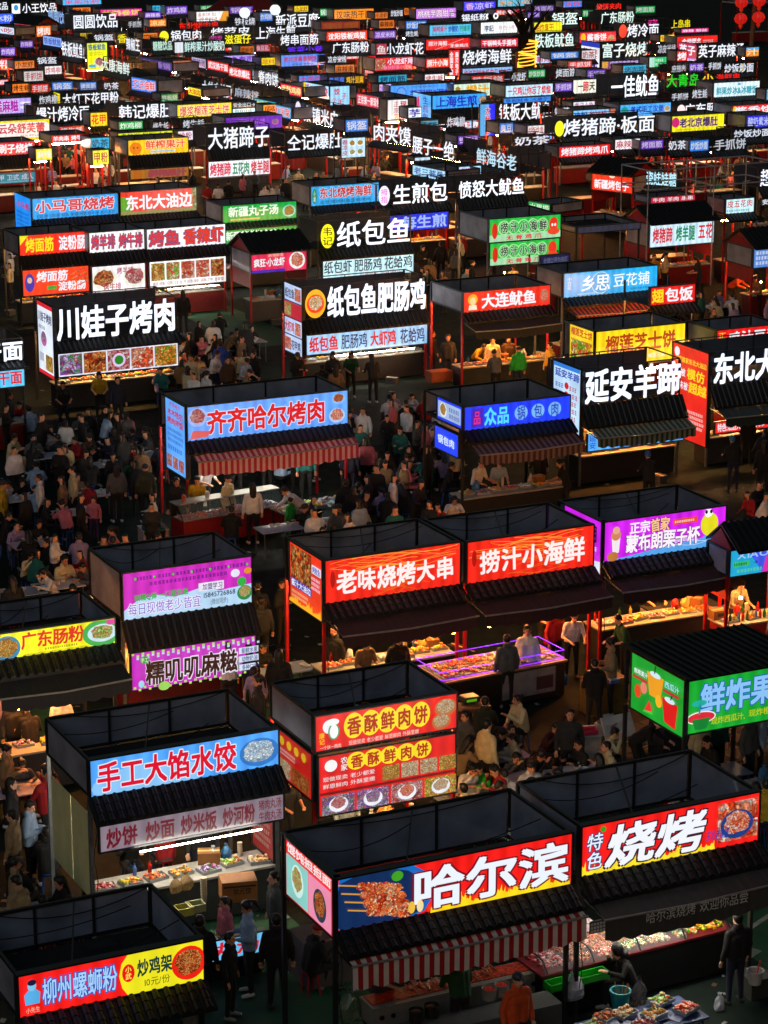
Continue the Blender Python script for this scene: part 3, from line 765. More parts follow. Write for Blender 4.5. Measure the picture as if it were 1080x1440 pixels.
S(443, 1008, 198, 50, 'X', '#d81410', K_, '', 'red pancake sign with five yellow discs', D=1.9, post='r', lamp='warm', eave=False,
  items=[('E', .265 + i * .118, .58, .3, .37, '#ffe020') for i in range(5)] + [('T', .215 + i * .118, .315 + i * .118, .32, .84, '香酥鲜肉饼'[i], '#b01810', {'w': 2}) for i in range(5)] +
  [('E', .09, .68, .2, .2, '#f4f4f4'), ('E', .12, .52, .17, .24, '#20a060'), ('E', .12, .52, .13, .2, '#ffffff'), ('E', .11, .8, .2, .1, '#ffffff'), ('V', .015, .055, .2, .55, '康记', '#ffd020'), ('T', .02, .17, .04, .16, '一个饼一两肉', '#f8e8d8', {'w': 0}), ('T', .22, .72, .05, .19, '现做现卖 老少都爱 鲜恩鲜肉 外酥里嫩', '#f8e0d0', {'w': 0}), ('D', .91, .68, .34, '#c06830', 'bun', .26), ('D', .88, .3, .3, '#c06830', 'bun', .24)],
  low=(58, 86, '#d01210', [('E', .27 + i * .12, .84, .17, .15, '#ffe020') for i in range(5)] + [('T', .225 + i * .12, .315 + i * .12, .73, .95, '香酥鲜肉饼'[i], '#b01810', {'w': 2}) for i in range(5)] + [('V', .15, .2, .72, .96, '农家', '#f0f0f0'), ('E', .08, .84, .11, .1, '#ffffff'), ('T', .02, .4, .58, .66, '现做现卖 老少都爱', '#f0f0f0', {'w': 0}), ('T', .02, .4, .46, .54, '鲜恩鲜肉 外酥里嫩', '#f0f0f0', {'w': 0}), ('R', 0, 1, .36, .4, '#701010')] +
   [('P', .45 + i * .14, .575 + i * .14, .43, .68, ['noodle', 'bun', 'bun', 'noodle'][i]) for i in range(4)] + [('P', .01 + i * .25, .245 + i * .25, .02, .34, ['purple', 'purple', 'meat', 'fruit'][i]) for i in range(4)] + [('D', .127 + i * .25, .18, .17, '#f0f0f8', ['meat', 'purple', 'shrimp', 'bun'][i], .13) for i in range(4)], {'y': -.06}))
S(457, 789, 189, 60, 'X', '#e8200e', W_, '', 'orange-red skewer sign with golden swirls, wider left stall', D=2.0, post='r', lamp='warm', aw='#2e1416|#331618|',
  items=[('N', .0, 1, .62, .97, 14, '#ffb040'), ('N', .3, .8, .02, .5, 12, '#f07020'), ('T', .08, .96, .18, .72, '老味烧烤大串', '#fff4f0', {'w': 2, 'j': .05}), ('E', .05, .55, .06, .2, '#b01008')],
  side=(1.75, 86, '#e03010', [('P', .03, .68, .42, .97, 'skewer'), ('R', .03, .68, .28, .42, '#2818a0'), ('T', .05, .66, .29, .41, '酱汁大油边', W_), ('R', .7, .98, .7, .84, '#e8e8ff'), ('T', .72, .96, .71, .83, '烤鱿鱼', '#2818a0'), ('M', .7, .97, .42, .66, 3, '#f0e8ff'), ('M', .08, .6, .1, .25, 2, '#f8d8a0'), ('F', 0, 1, .2, '#ffb020')]))
S(657, 763, 177, 58, 'X', '#e8200e', W_, '', 'orange-red seafood sign with golden swirls, right stall', D=2.0, post='r', lamp='hot', aw='#2e1416|#331618|', skip=('counter',),
  items=[('N', .0, 1, .62, .97, 14, '#ffb040'), ('N', .3, .8, .02, .5, 12, '#f07020'), ('T', .09, .93, .18, .76, '捞汁小海鲜', '#fff4f0', {'w': 2, 'j': .05}), ('E', .05, .6, .06, .2, '#b01008')])
S(850, 735, 170, 55, 'X', '#c81ae0', W_, '', 'purple dessert sign with panda and nut cups', D=2.0, post='r', lamp='hot', aw='#2e1416|#331618|',
  items=[('G', '#58a8f0', (0, 0), (1, 0), (1, .55), (.9, .42), (.8, .25), (.6, .2), (.4, .14), (.2, .06)), ('N', .1, .98, .08, .3, 8, '#e8f4ff'), ('T', .2, .37, .62, .92, '正宗', '#fff8ff', {'w': 2}), ('T', .37, .53, .6, .94, '首家', '#ffc890', {'w': 2, 'ol': '#3a0838', 'j': .1}), ('R', .56, .76, .7, .85, '#f04a20'), ('M', .57, .75, .73, .82, 1, '#ffffff'),
   ('T', .17, .78, .16, .6, '蒙布朗栗子杯', '#fff4ff', {'w': 2, 'ol': '#4a0a60', 'j': .08}), ('E', .86, .6, .26, .3, '#e8e020'), ('E', .85, .9, .12, .12, '#ffffff'), ('E', .83, .93, .04, .05, K_), ('E', .87, .93, .04, .05, K_), ('G', '#f8f0f0', (.06, .2), (.11, .2), (.12, .6), (.05, .6)), ('E', .085, .66, .14, .14, '#d88860'), ('E', .085, .78, .1, .1, '#e8b090'), ('E', .06, .12, .16, .12, '#c07838')],
  side=(1.7, 80, '#c81ae0', [('T', .1, .9, .6, .9, '蒙布朗', K_, {'w': 2}), ('G', '#d0e4ff', (0, 0), (1, 0), (1, .3), (.4, .2), (0, .12)), ('M', .1, .9, .3, .55, 2, '#f8e8ff')]))
S(1027, 775, 90, 36, 'X', '#3c50d8', W_, '', 'blue and violet bar sign under a tiled roof', roof='gable', D=.85, post='r', lamp='warm', eave=False,
  items=[('G', '#20a8d8', (0, 0), (.5, 0), (.25, 1), (0, 1)), ('G', '#e030a8', (.5, 0), (.9, 0), (.8, .8), (.55, .6)), ('T', .1, .95, .62, .94, 'XIAOWU', '#a8c8ff'), ('R', .04, .3, .35, .55, '#38c070'), ('M', .05, .29, .37, .53, 1, '#0c3020'), ('T', .34, .42, .36, .56, '→', '#181850'), ('M', .1, .5, .08, .28, 1, '#68e080')])
S(172, 807, 180, 66, 'X', '#c020b0', W_, '', 'magenta rice cake sign over a checkered board', D=2.0, post='s', lamp='warm',
  items=[('G', '#b8dcf8', (0, 0), (1, 0), (1, .42), (.75, .36), (.6, .48), (.4, .36), (.25, .46), (.1, .38), (0, .2)), ('M', .1, .97, .8, .92, 1, '#3a1080'), ('M', .2, .82, .66, .78, 1, '#3a1080'), ('T', .08, .5, .38, .52, '软糯Q弹 一口就拉丝', '#10b030', {'w': 2}), ('T', .03, .6, .08, .34, '每日现做老少皆宜', '#6a50c8', {'w': 0, 'ol': '#f4f0ff'}), ('R', .58, .78, .4, .58, '#f0ecff'), ('T', .61, .77, .42, .56, '加盟学习', '#303080', {'w': 1}), ('T', .61, .87, .24, .38, '15845726868', '#202050', {'w': 1}), ('T', .67, .81, .08, .21, '(微信同步)', '#303050', {'w': 0}),
    ('E', .87, .7, .1, .09, '#e8e8f8'), ('E', .97, .72, .09, .07, '#e89030'), ('E', .92, .5, .1, .1, '#28b040'), ('D', .94, .25, .17, '#208848', 'greens', .16)] + [('E', .09 + .145 * i, .87, .025, .03, '#50d040') for i in range(7)],
  low=(109, 53, '#b81cb0', [('R', i * .04, i * .04 + .02, (.88 if i % 2 else .94), (.94 if i % 2 else 1.), '#b8e860') for i in range(25)] + [('R', i * .04, i * .04 + .02, (.0 if i % 2 else .06), (.06 if i % 2 else .12), '#b8e860') for i in range(25)] +
   [('R', i * .04 + .02, i * .04 + .04, (.94 if i % 2 else .88), (1. if i % 2 else .94), '#c8d8ff') for i in range(25)] + [('T', .08, .82, .2, .82, '糯叽叽麻糍', '#3a1c10', {'w': 2, 'ol': '#f0e8f8', 'j': .06})] +
   [('R', .83, .99, .65 - i * .23, .82 - i * .23, '#d8e4ff') for i in range(3)] + [('T', .85, .98, .66, .81, '新鲜水果', '#304080'), ('T', .85, .98, .43, .58, '动物奶油', '#304080'), ('T', .85, .98, .2, .35, '多种口味', '#304080'), ('E', .07, .9, .12, .1, '#20a040'), ('T', .04, .1, .83, .96, '手工', '#e8f8c0'), ('E', .22, .12, .16, .12, '#a0d860'), ('E', .04, .26, .08, .1, '#a0d8f0')], {'y': -.3}))
S(-22, 895, 182, 36, 'X', '#e8e410', R_, '', 'yellow rice roll sign with red lettering', D=1.9, post='d', lamp='hot', aw='#1c1c20|#1e1e22|',
  items=[('D', .16, .4, .55, '#2888b8', 'noodle', .5), ('T', .27, .76, .3, .92, '广东肠粉', '#e01820', {'w': 2, 'j': .05}), ('M', .45, .72, .12, .26, 1, '#806010'), ('M', .28, .8, .02, .1, 1, '#a08020'), ('E', .9, .5, .8, .55, '#38b050'), ('D', .9, .5, .6, '#c8e8f0', 'greens', .36), ('E', .97, .9, .2, .12, '#e040a0')])
S(968, 958, 160, 76, 'X', '#0c9a28', W_, '', 'green fruit juice sign on a ribbed flat roof', roof='flat', eave=False, par=False, D=2.1, post='d', lamp='none',
  items=[('T', .1, .98, .34, .9, '鲜炸果汁', '#8cc4f8', {'w': 2, 'ol': '#1a60a8'}), ('T', .2, .5, .1, .24, '现炸西瓜汁,', '#b8c820', {'w': 1}), ('T', .53, .8, .12, .26, '现炸橙汁,', '#b8c820', {'w': 1}), ('E', .11, .28, .32, .12, '#f0f0f0'), ('E', .11, .28, .29, .1, '#e02838'), ('G', '#108030', (.03, .26), (.19, .26), (.16, .06), (.06, .06)), ('E', .09, .56, .16, .06, '#20b0a0'), ('G', '#2090a0', (.085, .35), (.1, .35), (.1, .56), (.09, .56))],
  side=(1.9, 82, '#0c9a28', [('G', '#f0a020', (.36, .42), (.56, .42), (.62, .82), (.3, .82)), ('E', .46, .82, .17, .05, '#d0f0f8'), ('G', '#101010', (.44, .84), (.46, .84), (.47, .98), (.45, .98)), ('G', '#e01818', (.66, .1), (.86, .06), (.9, .5), (.6, .52)), ('E', .75, .52, .16, .05, '#d0f0f8'), ('G', '#101010', (.76, .54), (.78, .54), (.82, .68), (.8, .68)), ('E', .55, .4, .1, .11, '#ffb020'), ('E', .15, .38, .1, .12, '#e84820'), ('G', '#f03030', (.28, .1), (.44, .14), (.38, .34)), ('G', '#38d040', (.26, .07), (.46, .11), (.44, .15), (.28, .11)), ('T', .08, .34, .68, .78, '鲜榨果汁', W_), ('T', .66, .94, .72, .84, '西瓜汁', '#b0e8ff'), ('R', .06, .34, .6, .65, '#c82030'), ('R', .64, .94, .64, .69, '#c82030'), ('E', .28, .5, .1, .1, '#f08070')]))
S(263, 573, 225, 47, 'X', '#5a9cf8', R_, '', 'light blue sign with red lettering and barbecue photos', D=2.0, post='r', lamp='white', aw='#b02a48|#d0a8a8|', awg=(-.36, -.7, .14, .36), skip=('counter',),
  items=[('T', .115, .86, .14, .84, '齐齐哈尔烤肉', '#e01020', {'w': 2, 'ol': '#d8e4ff'}), ('D', .06, .68, .3, '#a0b8f0', 'meat', .28), ('G', '#e06060', (.01, .04), (.12, .08), (.14, .24), (.03, .3)), ('D', .93, .28, .26, '#b8d0f8', 'shrimp', .22), ('D', .94, .78, .22, '#88b8f8', 'skewer', .16)],
  side=(1.5, 100, '#5aa4ff', [('T', .2, .8, .9, .97, '齐齐哈尔', '#c01838'), ('T', .12, .9, .78, .88, '木木哈尔', '#c01838', {'w': 2}), ('T', .1, .92, .66, .76, '烤肉拌饭', '#c01838', {'w': 2}), ('M', .12, .9, .4, .62, 3, '#2030a0'), ('M', .1, .92, .28, .38, 1, '#1840a0')] + [('P', .06 + .31 * i, .32 + .31 * i, .05, .22, 'meat') for i in range(3)]))
S(653, 573, 148, 32, 'X', '#1438f0', W_, '', 'deep blue sign with cloud-shaped characters', D=2.3, post='d', lamp='none', aw='#3c1c20|#6a5a58|',
  items=[('R', .06, .17, .1, .9, '#4820c0'), ('T', .08, .15, .2, .8, '品', '#f03070', {'w': 1}), ('T', .18, .42, .12, .88, '众品', '#58e0ff', {'w': 2})] + [('E', .53 + .16 * i, .5, .32, .32, '#78b8f8') for i in range(3)] + [('T', .49 + .16 * i, .57 + .16 * i, .2, .8, '锅包肉'[i], '#1838c0', {'w': 1}) for i in range(3)],
  side=(1.5, 30, '#1438f0', [('R', .04, .96, .12, .88, '#a8c0e0'), ('D', .25, .5, .35, '#e0e8f8', 'noodle', .34), ('M', .5, .92, .2, .8, 2, '#2038b0')]))
S(820, 521, 138, 47, 'L', K_, '#e6eeff', '延安羊蹄', 'big white character letters, green striped awning', D=1.9, post='s', lamp='hot', aw='#12382c|#6c7468|',
  low=(86, 24, '#50a8f8', [('V', .01, .08, .1, .95, '延安', '#1830b0'), ('T', .12, .34, .08, .92, '羊蹄', '#1830b0', {'w': 2, 'j': .05}), ('T', .4, .7, .08, .92, '肚包肉', '#1830b0', {'w': 2, 'j': .05}), ('T', .76, .97, .08, .92, '羊头', '#1830b0', {'w': 2, 'j': .05})], {'y': -.3}),
  side=(1.6, 96, '#b8d8f8', [('T', .06, .96, .8, .92, '延安羊蹄', '#1838b0', {'w': 2}), ('R', .0, .98, .94, 1, '#3080e0')] + [('E', .5, .7 - i * .13, .06, .05, '#d02030') for i in range(4)] + [('M', .1, .4, .2, .74, 5, '#2040b0'), ('M', .62, .95, .2, .74, 5, '#c02040'), ('P', .05, .6, .04, .18, 'greens')]))
S(1000, 498, 150, 43, 'L', K_, '#e6eeff', '东北大油边', 'white character letters, tall red side board', D=2.0, post='s', lamp='warm', aw='#20302c|#22322e|',
  low=(93, 15, '#e02020', [('T', .02, .98, .12, .88, '特色:油边大串 天鹅大串 牛肉串 羊腿肉大串 五花肉', W_, {'w': 1})], {'y': -.3}),
  side=(2.0, 130, '#e01a14', [('E', .12, .92, .05, .05, '#f0f0ff'), ('T', .06, .96, .82, .88, '正宗首家东北大油边', '#ffe030', {'w': 1}), ('T', .42, .92, .66, .78, '模仿', '#ffd820', {'w': 2}), ('T', .1, .38, .67, .76, '只被', W_), ('T', .48, .98, .52, .64, '超越', '#ffd820', {'w': 2}), ('T', .1, .46, .53, .62, '从未被', W_), ('M', .1, .95, .14, .34, 4, '#f8e8e0'), ('P', .05, .3, .1, .22, 'shrimp')]))
S(838, 467, 125, 48, 'X', '#f8d010', '#b02818', '', 'yellow durian cake sign with brown-red characters', D=1.9, post='s', lamp='warm', eave=False,
  items=[('T', .1, .9, .34, .86, '榴莲芝士饼', '#b83818', {'w': 2, 'j': .05}), ('T', .22, .78, .1, .24, '正宗榴莲芝士饼 榴莲忘返', '#e8f8ff', {'w': 0}), ('D', .12, .2, .2, '#f8e080', 'bun', .16), ('D', .92, .18, .2, '#f8e890', 'fruit', .16)],
  side=(1.5, 60, '#f8d010', [('T', .05, .95, .78, .96, '榴莲芝士饼', '#c02818', {'w': 2}), ('P', .06, .94, .05, .7, 'fruit')]))
S(793, 385, 131, 33, 'X', '#10a8e8', W_, '', 'sky blue tofu pudding sign with thin white lettering', D=1.9, post='s', lamp='warm', aw='#a83c10|#1c1c1c|',
  items=[('E', .39, .5, .46, .46, '#b8ecff'), ('E', .39, .5, .43, .43, '#10a8e8'), ('T', .18, .49, .18, .84, '乡思', '#f4fcff', {'w': 1, 'j': .08}), ('T', .52, .92, .26, .82, '豆花铺', '#f4fcff', {'w': 1, 'j': .04}), ('V', .03, .08, .3, .85, '小豆花', '#d0f4ff', {'w': 0}), ('M', .14, .34, .06, .14, 1, '#c0ecff'), ('M', .7, .98, .08, .2, 1, '#0c5080')])
S(915, 405, 62, 24, 'X', '#e01818', W_, '', 'short red sign with white and yellow characters', D=1.6, post='d', lamp='hot', par=False,
  items=[('T', .02, .3, .12, .9, '翅', '#ffe020', {'w': 2}), ('T', .32, .96, .12, .9, '包饭', W_, {'w': 2})])
S(652, 412, 121, 27, 'X', '#e41a10', W_, '', 'red squid sign with small gold figure', D=2.3, post='r', lamp='hot',
  items=[('T', .2, .84, .14, .86, '大连鱿鱼', W_, {'w': 2, 'j': .05}), ('E', .1, .62, .28, .28, '#f8b020'), ('E', .1, .55, .16, .2, '#f8d8a0'), ('G', '#f8e8d0', (.05, .1), (.15, .1), (.14, .35), (.06, .35)), ('D', .93, .5, .28, '#e83828', 'shrimp', .4)], aw='#1e1a1c|#221e20|')
S(1008, 465, 90, 24, 'X', '#e01414', W_, '', 'red chicken sauce sign with white lettering', D=1.6, post='d', lamp='warm', items=[('V', .02, .14, .1, .9, '正宗', '#ffd820'), ('T', .18, .96, .1, .86, '鸡汁豆腐', W_, {'w': 2, 'j': .06})])
S(76, 433, 172, 46, 'L', K_, '#e8f0ff', '川娃子烤肉', 'big white letters over five meat photos', D=2.0, post='d', lamp='warm',
  low=(63, 32, '#d8dcf0', [('P', .01 + i * .198, .195 + i * .198, .06, .94, ['purple', 'skewer', 'meat', 'shrimp', 'noodle'][i]) for i in range(5)] + [('E', .5, .5, .3, .3, '#e0c8f0'), ('E', .5, .5, .2, .2, '#208020')], {'y': -.12}),
  side=(1.6, 100, '#dce6f4', [('R', 0, 1, .94, 1, '#e02030'), ('R', 0, 1, 0, .05, '#e02030'), ('T', .06, .94, .74, .88, '川娃子烤肉', '#282c60', {'w': 2}), ('D', .4, .5, .12, '#c060a0', 'purple', .1), ('P', .5, .95, .08, .3, 'noodle'), ('M', .1, .6, .62, .7, 1, '#404060'), ('R', .12, .4, .18, .3, '#b0b8c8')]))
S(-30, 483, 62, 28, 'L', K_, '#e8f0ff', '干面', 'white letter over cyan board at left edge', D=1.8, post='d', lamp='none',
  low=(38, 25, '#48c0f0', fill('热干面', '#e01828', w=2), {'y': -.12}))
S(427, 406, 173, 43, 'L', K_, '#e8f0ff', '纸包鱼肥肠鸡', 'white letters, round fish badge, blue-white board', D=1.7, post='r', lamp='white',
  low=(64, 27, '#9cc8f0', [('T', .02, .26, .12, .88, '纸包鱼', '#e01020', {'w': 2}), ('T', .28, .5, .12, .88, '肥肠鸡', '#141c50', {'w': 1}), ('T', .52, .74, .12, .88, '大虾鸡', '#e01020', {'w': 2}), ('T', .77, .98, .12, .88, '花蛤鸡', '#141c50', {'w': 1})], {'y': -.12}),
  side=(1.5, 95, '#b8ccf0', [('R', 0, 1, .5, .52, '#402040'), ('R', 0, 1, .74, .76, '#402040'), ('R', 0, 1, .25, .27, '#402040'), ('R', .0, 1, .52, .74, '#c02838'), ('T', .05, .6, .8, .94, '纸包鱼', '#282850', {'w': 2}), ('P', .62, .96, .79, .97, 'shrimp'), ('P', .04, .4, .54, .72, 'greens'), ('T', .04, .6, .3, .46, '大虾鸡', '#c02030', {'w': 2}), ('P', .64, .96, .29, .47, 'shrimp'), ('P', .04, .4, .04, .22, 'shrimp'), ('T', .42, .96, .06, .2, '花甲鸡', '#282850', {'w': 2})]),
  lx0=.17, items=[('E', .085, .5, .36, .46, '#f8a820'), ('D', .085, .5, .3, '#e83818', 'bun', .3)])
S(448, 314, 130, 36, 'L', K_, '#eef4ff', '纸包鱼', 'three huge white letters with yellow oval badge', D=1.9, post='s', lamp='warm',
  low=(51, 25, '#c4ecf8', [('T', .01, .32, .3, .98, '纸包虾', '#101c38', {'w': 1}), ('T', .34, .65, .3, .98, '肥肠鸡', '#101c38', {'w': 1}), ('T', .67, .99, .3, .98, '花蛤鸡', '#101c38', {'w': 1}), ('T', .4, .9, .06, .22, '订餐电话: 18545691176', '#c04060', {'w': 0})], {'y': -.3}),
  lx0=.17, items=[('E', .085, .5, .28, .46, '#f8f010'), ('V', .03, .14, .14, .86, '韦记', K_)])
S(353, 357, 78, 27, 'X', '#d81c50', W_, '', 'crimson crayfish sign under a black tiled roof', roof='gable', D=1.9, post='r', lamp='none', eave=False,
  items=[('R', 0, .6, 0, .14, '#4020b0'), ('T', .04, .6, .3, .72, '疯狂·小龙虾', W_, {'w': 2, 'ol': '#c01020'}), ('T', .3, .58, .76, .94, '麻辣鲜香', '#f8d0b0', {'w': 0}), ('D', .82, .5, .44, '#f0f4f4', 'shrimp', .44)])
S(313, 290, 103, 23, 'X', '#10a03c', W_, '', 'upper green noodle soup sign with bowl', D=1.8, post='d', lamp='white',
  items=[('T', .07, .76, .32, .92, '新疆丸子汤', '#e8f8e8', {'w': 2}), ('R', .1, .5, .1, .2, '#c8b860'), ('D', .9, .46, .42, '#90d8d0', 'noodle', .36)],
  low=(33, 20, '#18983c', [('T', .01, .72, .3, .9, '新疆劳道椒麻鸡', '#e8fff0', {'w': 2}), ('D', .87, .45, .45, '#d8e0d0', 'noodle', .38)], {'y': -.12}))
S(27, 332, 95, 27, 'X', '#f02410', W_, '', 'red gluten and sausage sign with wizard board', D=1.9, post='d', lamp='warm',
  items=[('G', '#f8e820', (0, 1), (0, .5), (.13, 1)), ('T', .08, .5, .14, .86, '烤面筋', '#ffe81a', {'w': 2}), ('T', .57, .98, .14, .86, '淀粉肠', W_, {'w': 2})],
  low=(47, 35, '#f03c14', [('T', .2, .68, .5, .92, '烤面筋', W_, {'w': 2, 'sl': .1}), ('T', .53, .96, .1, .46, '淀粉肠', W_, {'w': 2}), ('E', .1, .5, .2, .36, '#4838a8'), ('E', .1, .6, .1, .12, '#e8c0a0'), ('S', .72, .7, .96, .95, .03, 4), ('R', .36, .5, .2, .32, '#20b040')], {'y': -.12}))
S(125, 328, 77, 27, 'X', '#f4f0f0', '#d82030', '', 'white ribs sign with two slabs of meat below', D=1.9, post='d', lamp='white',
  items=[('T', .03, .47, .16, .88, '烤羊排', '#e02838', {'w': 1, 'ol': '#3c4880'}), ('T', .53, .97, .14, .86, '烤牛排', '#e02838', {'w': 1, 'ol': '#3c4880'})],
  low=(46, 35, '#f0e8ec', [('D', .22, .5, .55, '#f0f0e0', 'skewer', .42), ('D', .8, .5, .5, '#f0f0e0', 'meat', .4), ('T', .46, .78, .66, .92, '烤羊排', '#b02048', {'w': 1}), ('T', .2, .54, .04, .32, '烤牛排', '#b02048', {'w': 1})], {'y': -.12}))
S(206, 323, 110, 27, 'X', '#f4f4f8', '#d02838', '', 'white fish and shrimp sign over five dish photos', D=1.9, post='r', lamp='white',
  items=[('T', .02, .42, .12, .9, '烤鱼', '#d83040', {'w': 2, 'ol': '#50588c'}), ('T', .46, .98, .12, .9, '香辣虾', '#e83820', {'w': 2, 'ol': '#50588c'})],
  low=(44, 35, '#f4f0f0', [('P', .02 + .195 * i, .195 + .195 * i, .25, .93, ['noodle', 'greens', 'shrimp', 'shrimp', 'skewer'][i]) for i in range(5)] + [('T', .03, .97, .05, .2, '重庆烤鱼 招牌口水鱼 干锅香辣虾 麻辣花甲 香辣蟹', '#904060', {'w': 0})], {'y': -.12}))
S(45, 280, 120, 28, 'X', '#1898e8', '#e02030', '', 'cyan barbecue sign with a blue side board', D=1.9, post='s', lamp='none',
  items=[('T', .03, .96, .3, .9, '小马哥烧烤', '#d82838', {'w': 2, 'ol': '#e8f4ff'}), ('T', .03, .97, .05, .22, '主营:烤羊肉串 鱿鱼 羊腿 烤肉筋羊排 素鸡大虾', '#101c60', {'w': 0})],
  side=(2.2, 62, '#1c8cf0', [('T', .1, .9, .72, .86, '小马哥', '#c02858', {'w': 2}), ('M', .1, .9, .12, .66, 6, '#1c30a0')]))
S(169, 271, 106, 31, 'X', '#e02c18', W_, '', 'red oil sign with white letters and vegetables', D=1.9, post='s', lamp='warm',
  items=[('E', .02, .3, .4, .5, '#60a820'), ('T', .06, .95, .2, .84, '东北大油边', W_, {'w': 2}), ('P', .0, 1, .0, .14, 'greens'), ('P', .95, 1, .1, 1, 'greens')])
S(180, 198, 84, 20, 'X', '#f8c010', W_, '', 'yellow juice sign with smiling orange', D=1.9, post='s', lamp='none',
  items=[('E', .12, .45, .44, .42, '#f08010'), ('E', .09, .5, .05, .06, K_), ('E', .15, .5, .05, .06, K_), ('T', .28, .96, .36, .94, '鲜榨果汁', '#f05818', {'w': 2, 'ol': '#fff8e0'}), ('R', .36, .78, .1, .26, '#d0e8f0'), ('M', .37, .77, .12, .24, 1, '#3050a0')],
  low=(40, 12, '#c07820', [('E', .12, .5, .5, .5, '#e07818'), ('T', .3, .96, .1, .9, '鲜榨果汁', '#d04828', {'w': 2, 'ol': '#4038a0'})], {'y': -.12, 's': .6}))
S(290, 180, 89, 30, 'L', K_, '#f0f6ff', '大猪蹄子', 'four huge glowing letters over white pork board', D=2.0, post='r', lamp='hot',
  low=(46, 21, '#e8e8f4', [('T', .02, .36, .1, .9, '烤猪蹄', '#e02048', {'w': 2}), ('T', .38, .66, .1, .9, '五花肉', '#10905c', {'w': 2}), ('T', .68, .98, .1, .9, '烤羊腿', '#d8283c', {'w': 2})], {'y': -.12}))
S(402, 190, 80, 22, 'L', K_, '#eef4ff', '仝记爆肚', 'slim white script letters above dark tiles', D=1.9, post='r', lamp='white')
S(480, 195, 33, 26, 'X', '#b8dcf0', '#c02848', '', 'little pale board with four snack photos', D=.8, zt=3.3, post='d', lamp='none', eave=False, skip=('counter',), par=False,
  items=[('V', .02, .26, .1, .95, '春凉皮', '#b02850', {'w': 1}), ('D', .45, .72, .2, '#f8f8f8', 'noodle'), ('D', .78, .72, .2, '#f8f8f8', 'fruit'), ('D', .45, .26, .2, '#f8f8f8', 'greens'), ('D', .78, .26, .2, '#f8f8f8', 'greens')])
S(437, 263, 95, 26, 'X', '#28a0e0', '#c81c30', '', 'blue seafood barbecue sign with green oval', D=2.0, post='s', lamp='white',
  items=[('E', .05, .5, .13, .4, '#18883c'), ('V', .035, .065, .2, .8, '小城', W_), ('T', .12, .9, .36, .92, '东北烧烤海鲜', '#d01c28', {'w': 2, 'ol': '#c8f0ff'}), ('T', .12, .88, .08, .26, '主营:猪蹄鱿鱼生蚝烤肉', '#10205c', {'w': 0}), ('V', .93, .97, .2, .9, '串王', '#e02838')])
S(530, 261, 100, 28, 'L', K_, '#f0f6ff', '生煎包', 'white bun letters with pink round badge', D=1.9, post='r', lamp='hot',
  low=(42, 22, '#2030d0', [('T', .04, .3, .2, .8, '拇指', '#c050e0'), ('T', .32, .98, .1, .9, '每生煎', '#a8c0ff', {'w': 2})], {'y': -.12}),
  lx0=.2, items=[('E', .09, .5, .3, .48, '#f8e8f8'), ('V', .04, .14, .14, .86, '拇指', '#d060c0')])
S(643, 255, 95, 24, 'L', K_, '#f0f6ff', '愤怒大鱿鱼', 'bold white squid letters in pipe frame', D=1.9, post='s', lamp='none',
  low=(42, 18, '#70c0f0', [('D', .08, .5, .4, '#f0f0f0', 'shrimp'), ('T', .2, .95, .2, .85, '大鱿鱼 铁板', '#c03040')], {'y': -.12}))
S(688, 309, 100, 31, 'X', '#14b440', '#101010', '', 'two stacked green squid signs with red octopus', D=2.4, zt=4.0, post='s', lamp='warm', eave=False,
  items=[('R', 0, 1, 0, .3, '#a8e0b0')] + [('E', .2 + .135 * i, .6, .3, .32, '#b8f0a0') for i in range(5)] + [('E', .2 + .135 * i, .6, .26, .28, '#28c050') for i in range(5)] + [('T', .145 + .135 * i, .255 + .135 * i, .4, .82, '捞汁小海鲜'[i], '#0c2c10', {'w': 2, 'ol': '#e8ffe0'}) for i in range(5)] + [('T', .22, .72, .05, .26, '无 骨 鸡 爪', '#e02838', {'w': 2}), ('E', .89, .62, .22, .3, '#f03420'), ('E', .89, .3, .3, .16, '#f04828'), ('E', .87, .58, .05, .07, '#ffffff'), ('E', .91, .58, .05, .07, '#ffffff'), ('E', .06, .5, .14, .35, '#e02818')],
  low=(33, 30, '#14b440', [('R', 0, 1, 0, .3, '#a8e0b0')] + [('E', .2 + .135 * i, .6, .3, .32, '#b8f0a0') for i in range(5)] + [('E', .2 + .135 * i, .6, .26, .28, '#28c050') for i in range(5)] + [('T', .145 + .135 * i, .255 + .135 * i, .4, .82, '捞汁小海鲜'[i], '#0c2c10', {'w': 2, 'ol': '#e8ffe0'}) for i in range(5)] + [('T', .22, .72, .05, .26, '无 骨 鸡 爪', '#e02838', {'w': 2}), ('E', .89, .62, .22, .3, '#f03420'), ('E', .89, .3, .3, .16, '#f04828'), ('E', .06, .5, .14, .35, '#e02818')], {'y': -.02}))
S(914, 316, 90, 31, 'X', '#c8e4f8', '#d82838', '', 'white board with red and green pork lettering', roof='gable', D=1.8, post='r', lamp='hot', eave=False,
  items=[('T', .04, .35, .16, .82, '烤猪蹄', '#d82030', {'w': 2}), ('T', .4, .7, .18, .84, '烤羊腿', '#108858', {'w': 2}), ('T', .75, .98, .2, .86, '五花', '#e01828', {'w': 2})])
S(833, 243, 57, 22, 'X', '#e82810', W_, '', 'red baked bun stall facing left, pitched roof', B=True, yaw=-38, roof='gable', D=2.0, post='r', lamp='none', eave=False,
  items=[('T', .06, .92, .1, .66, '新疆烤包子', W_, {'w': 2}), ('E', .5, .9, .2, .1, '#f8e0d0')])
S(1068, 238, 60, 24, 'L', K_, '#e8f0ff', '超级炸串', 'white letters in tall frame at right edge', D=1.9, post='s', lamp='none', low=(40, 9, '#101820', [('T', .04, .8, .1, .9, '安全出口→', W_)], {'y': -.12}))
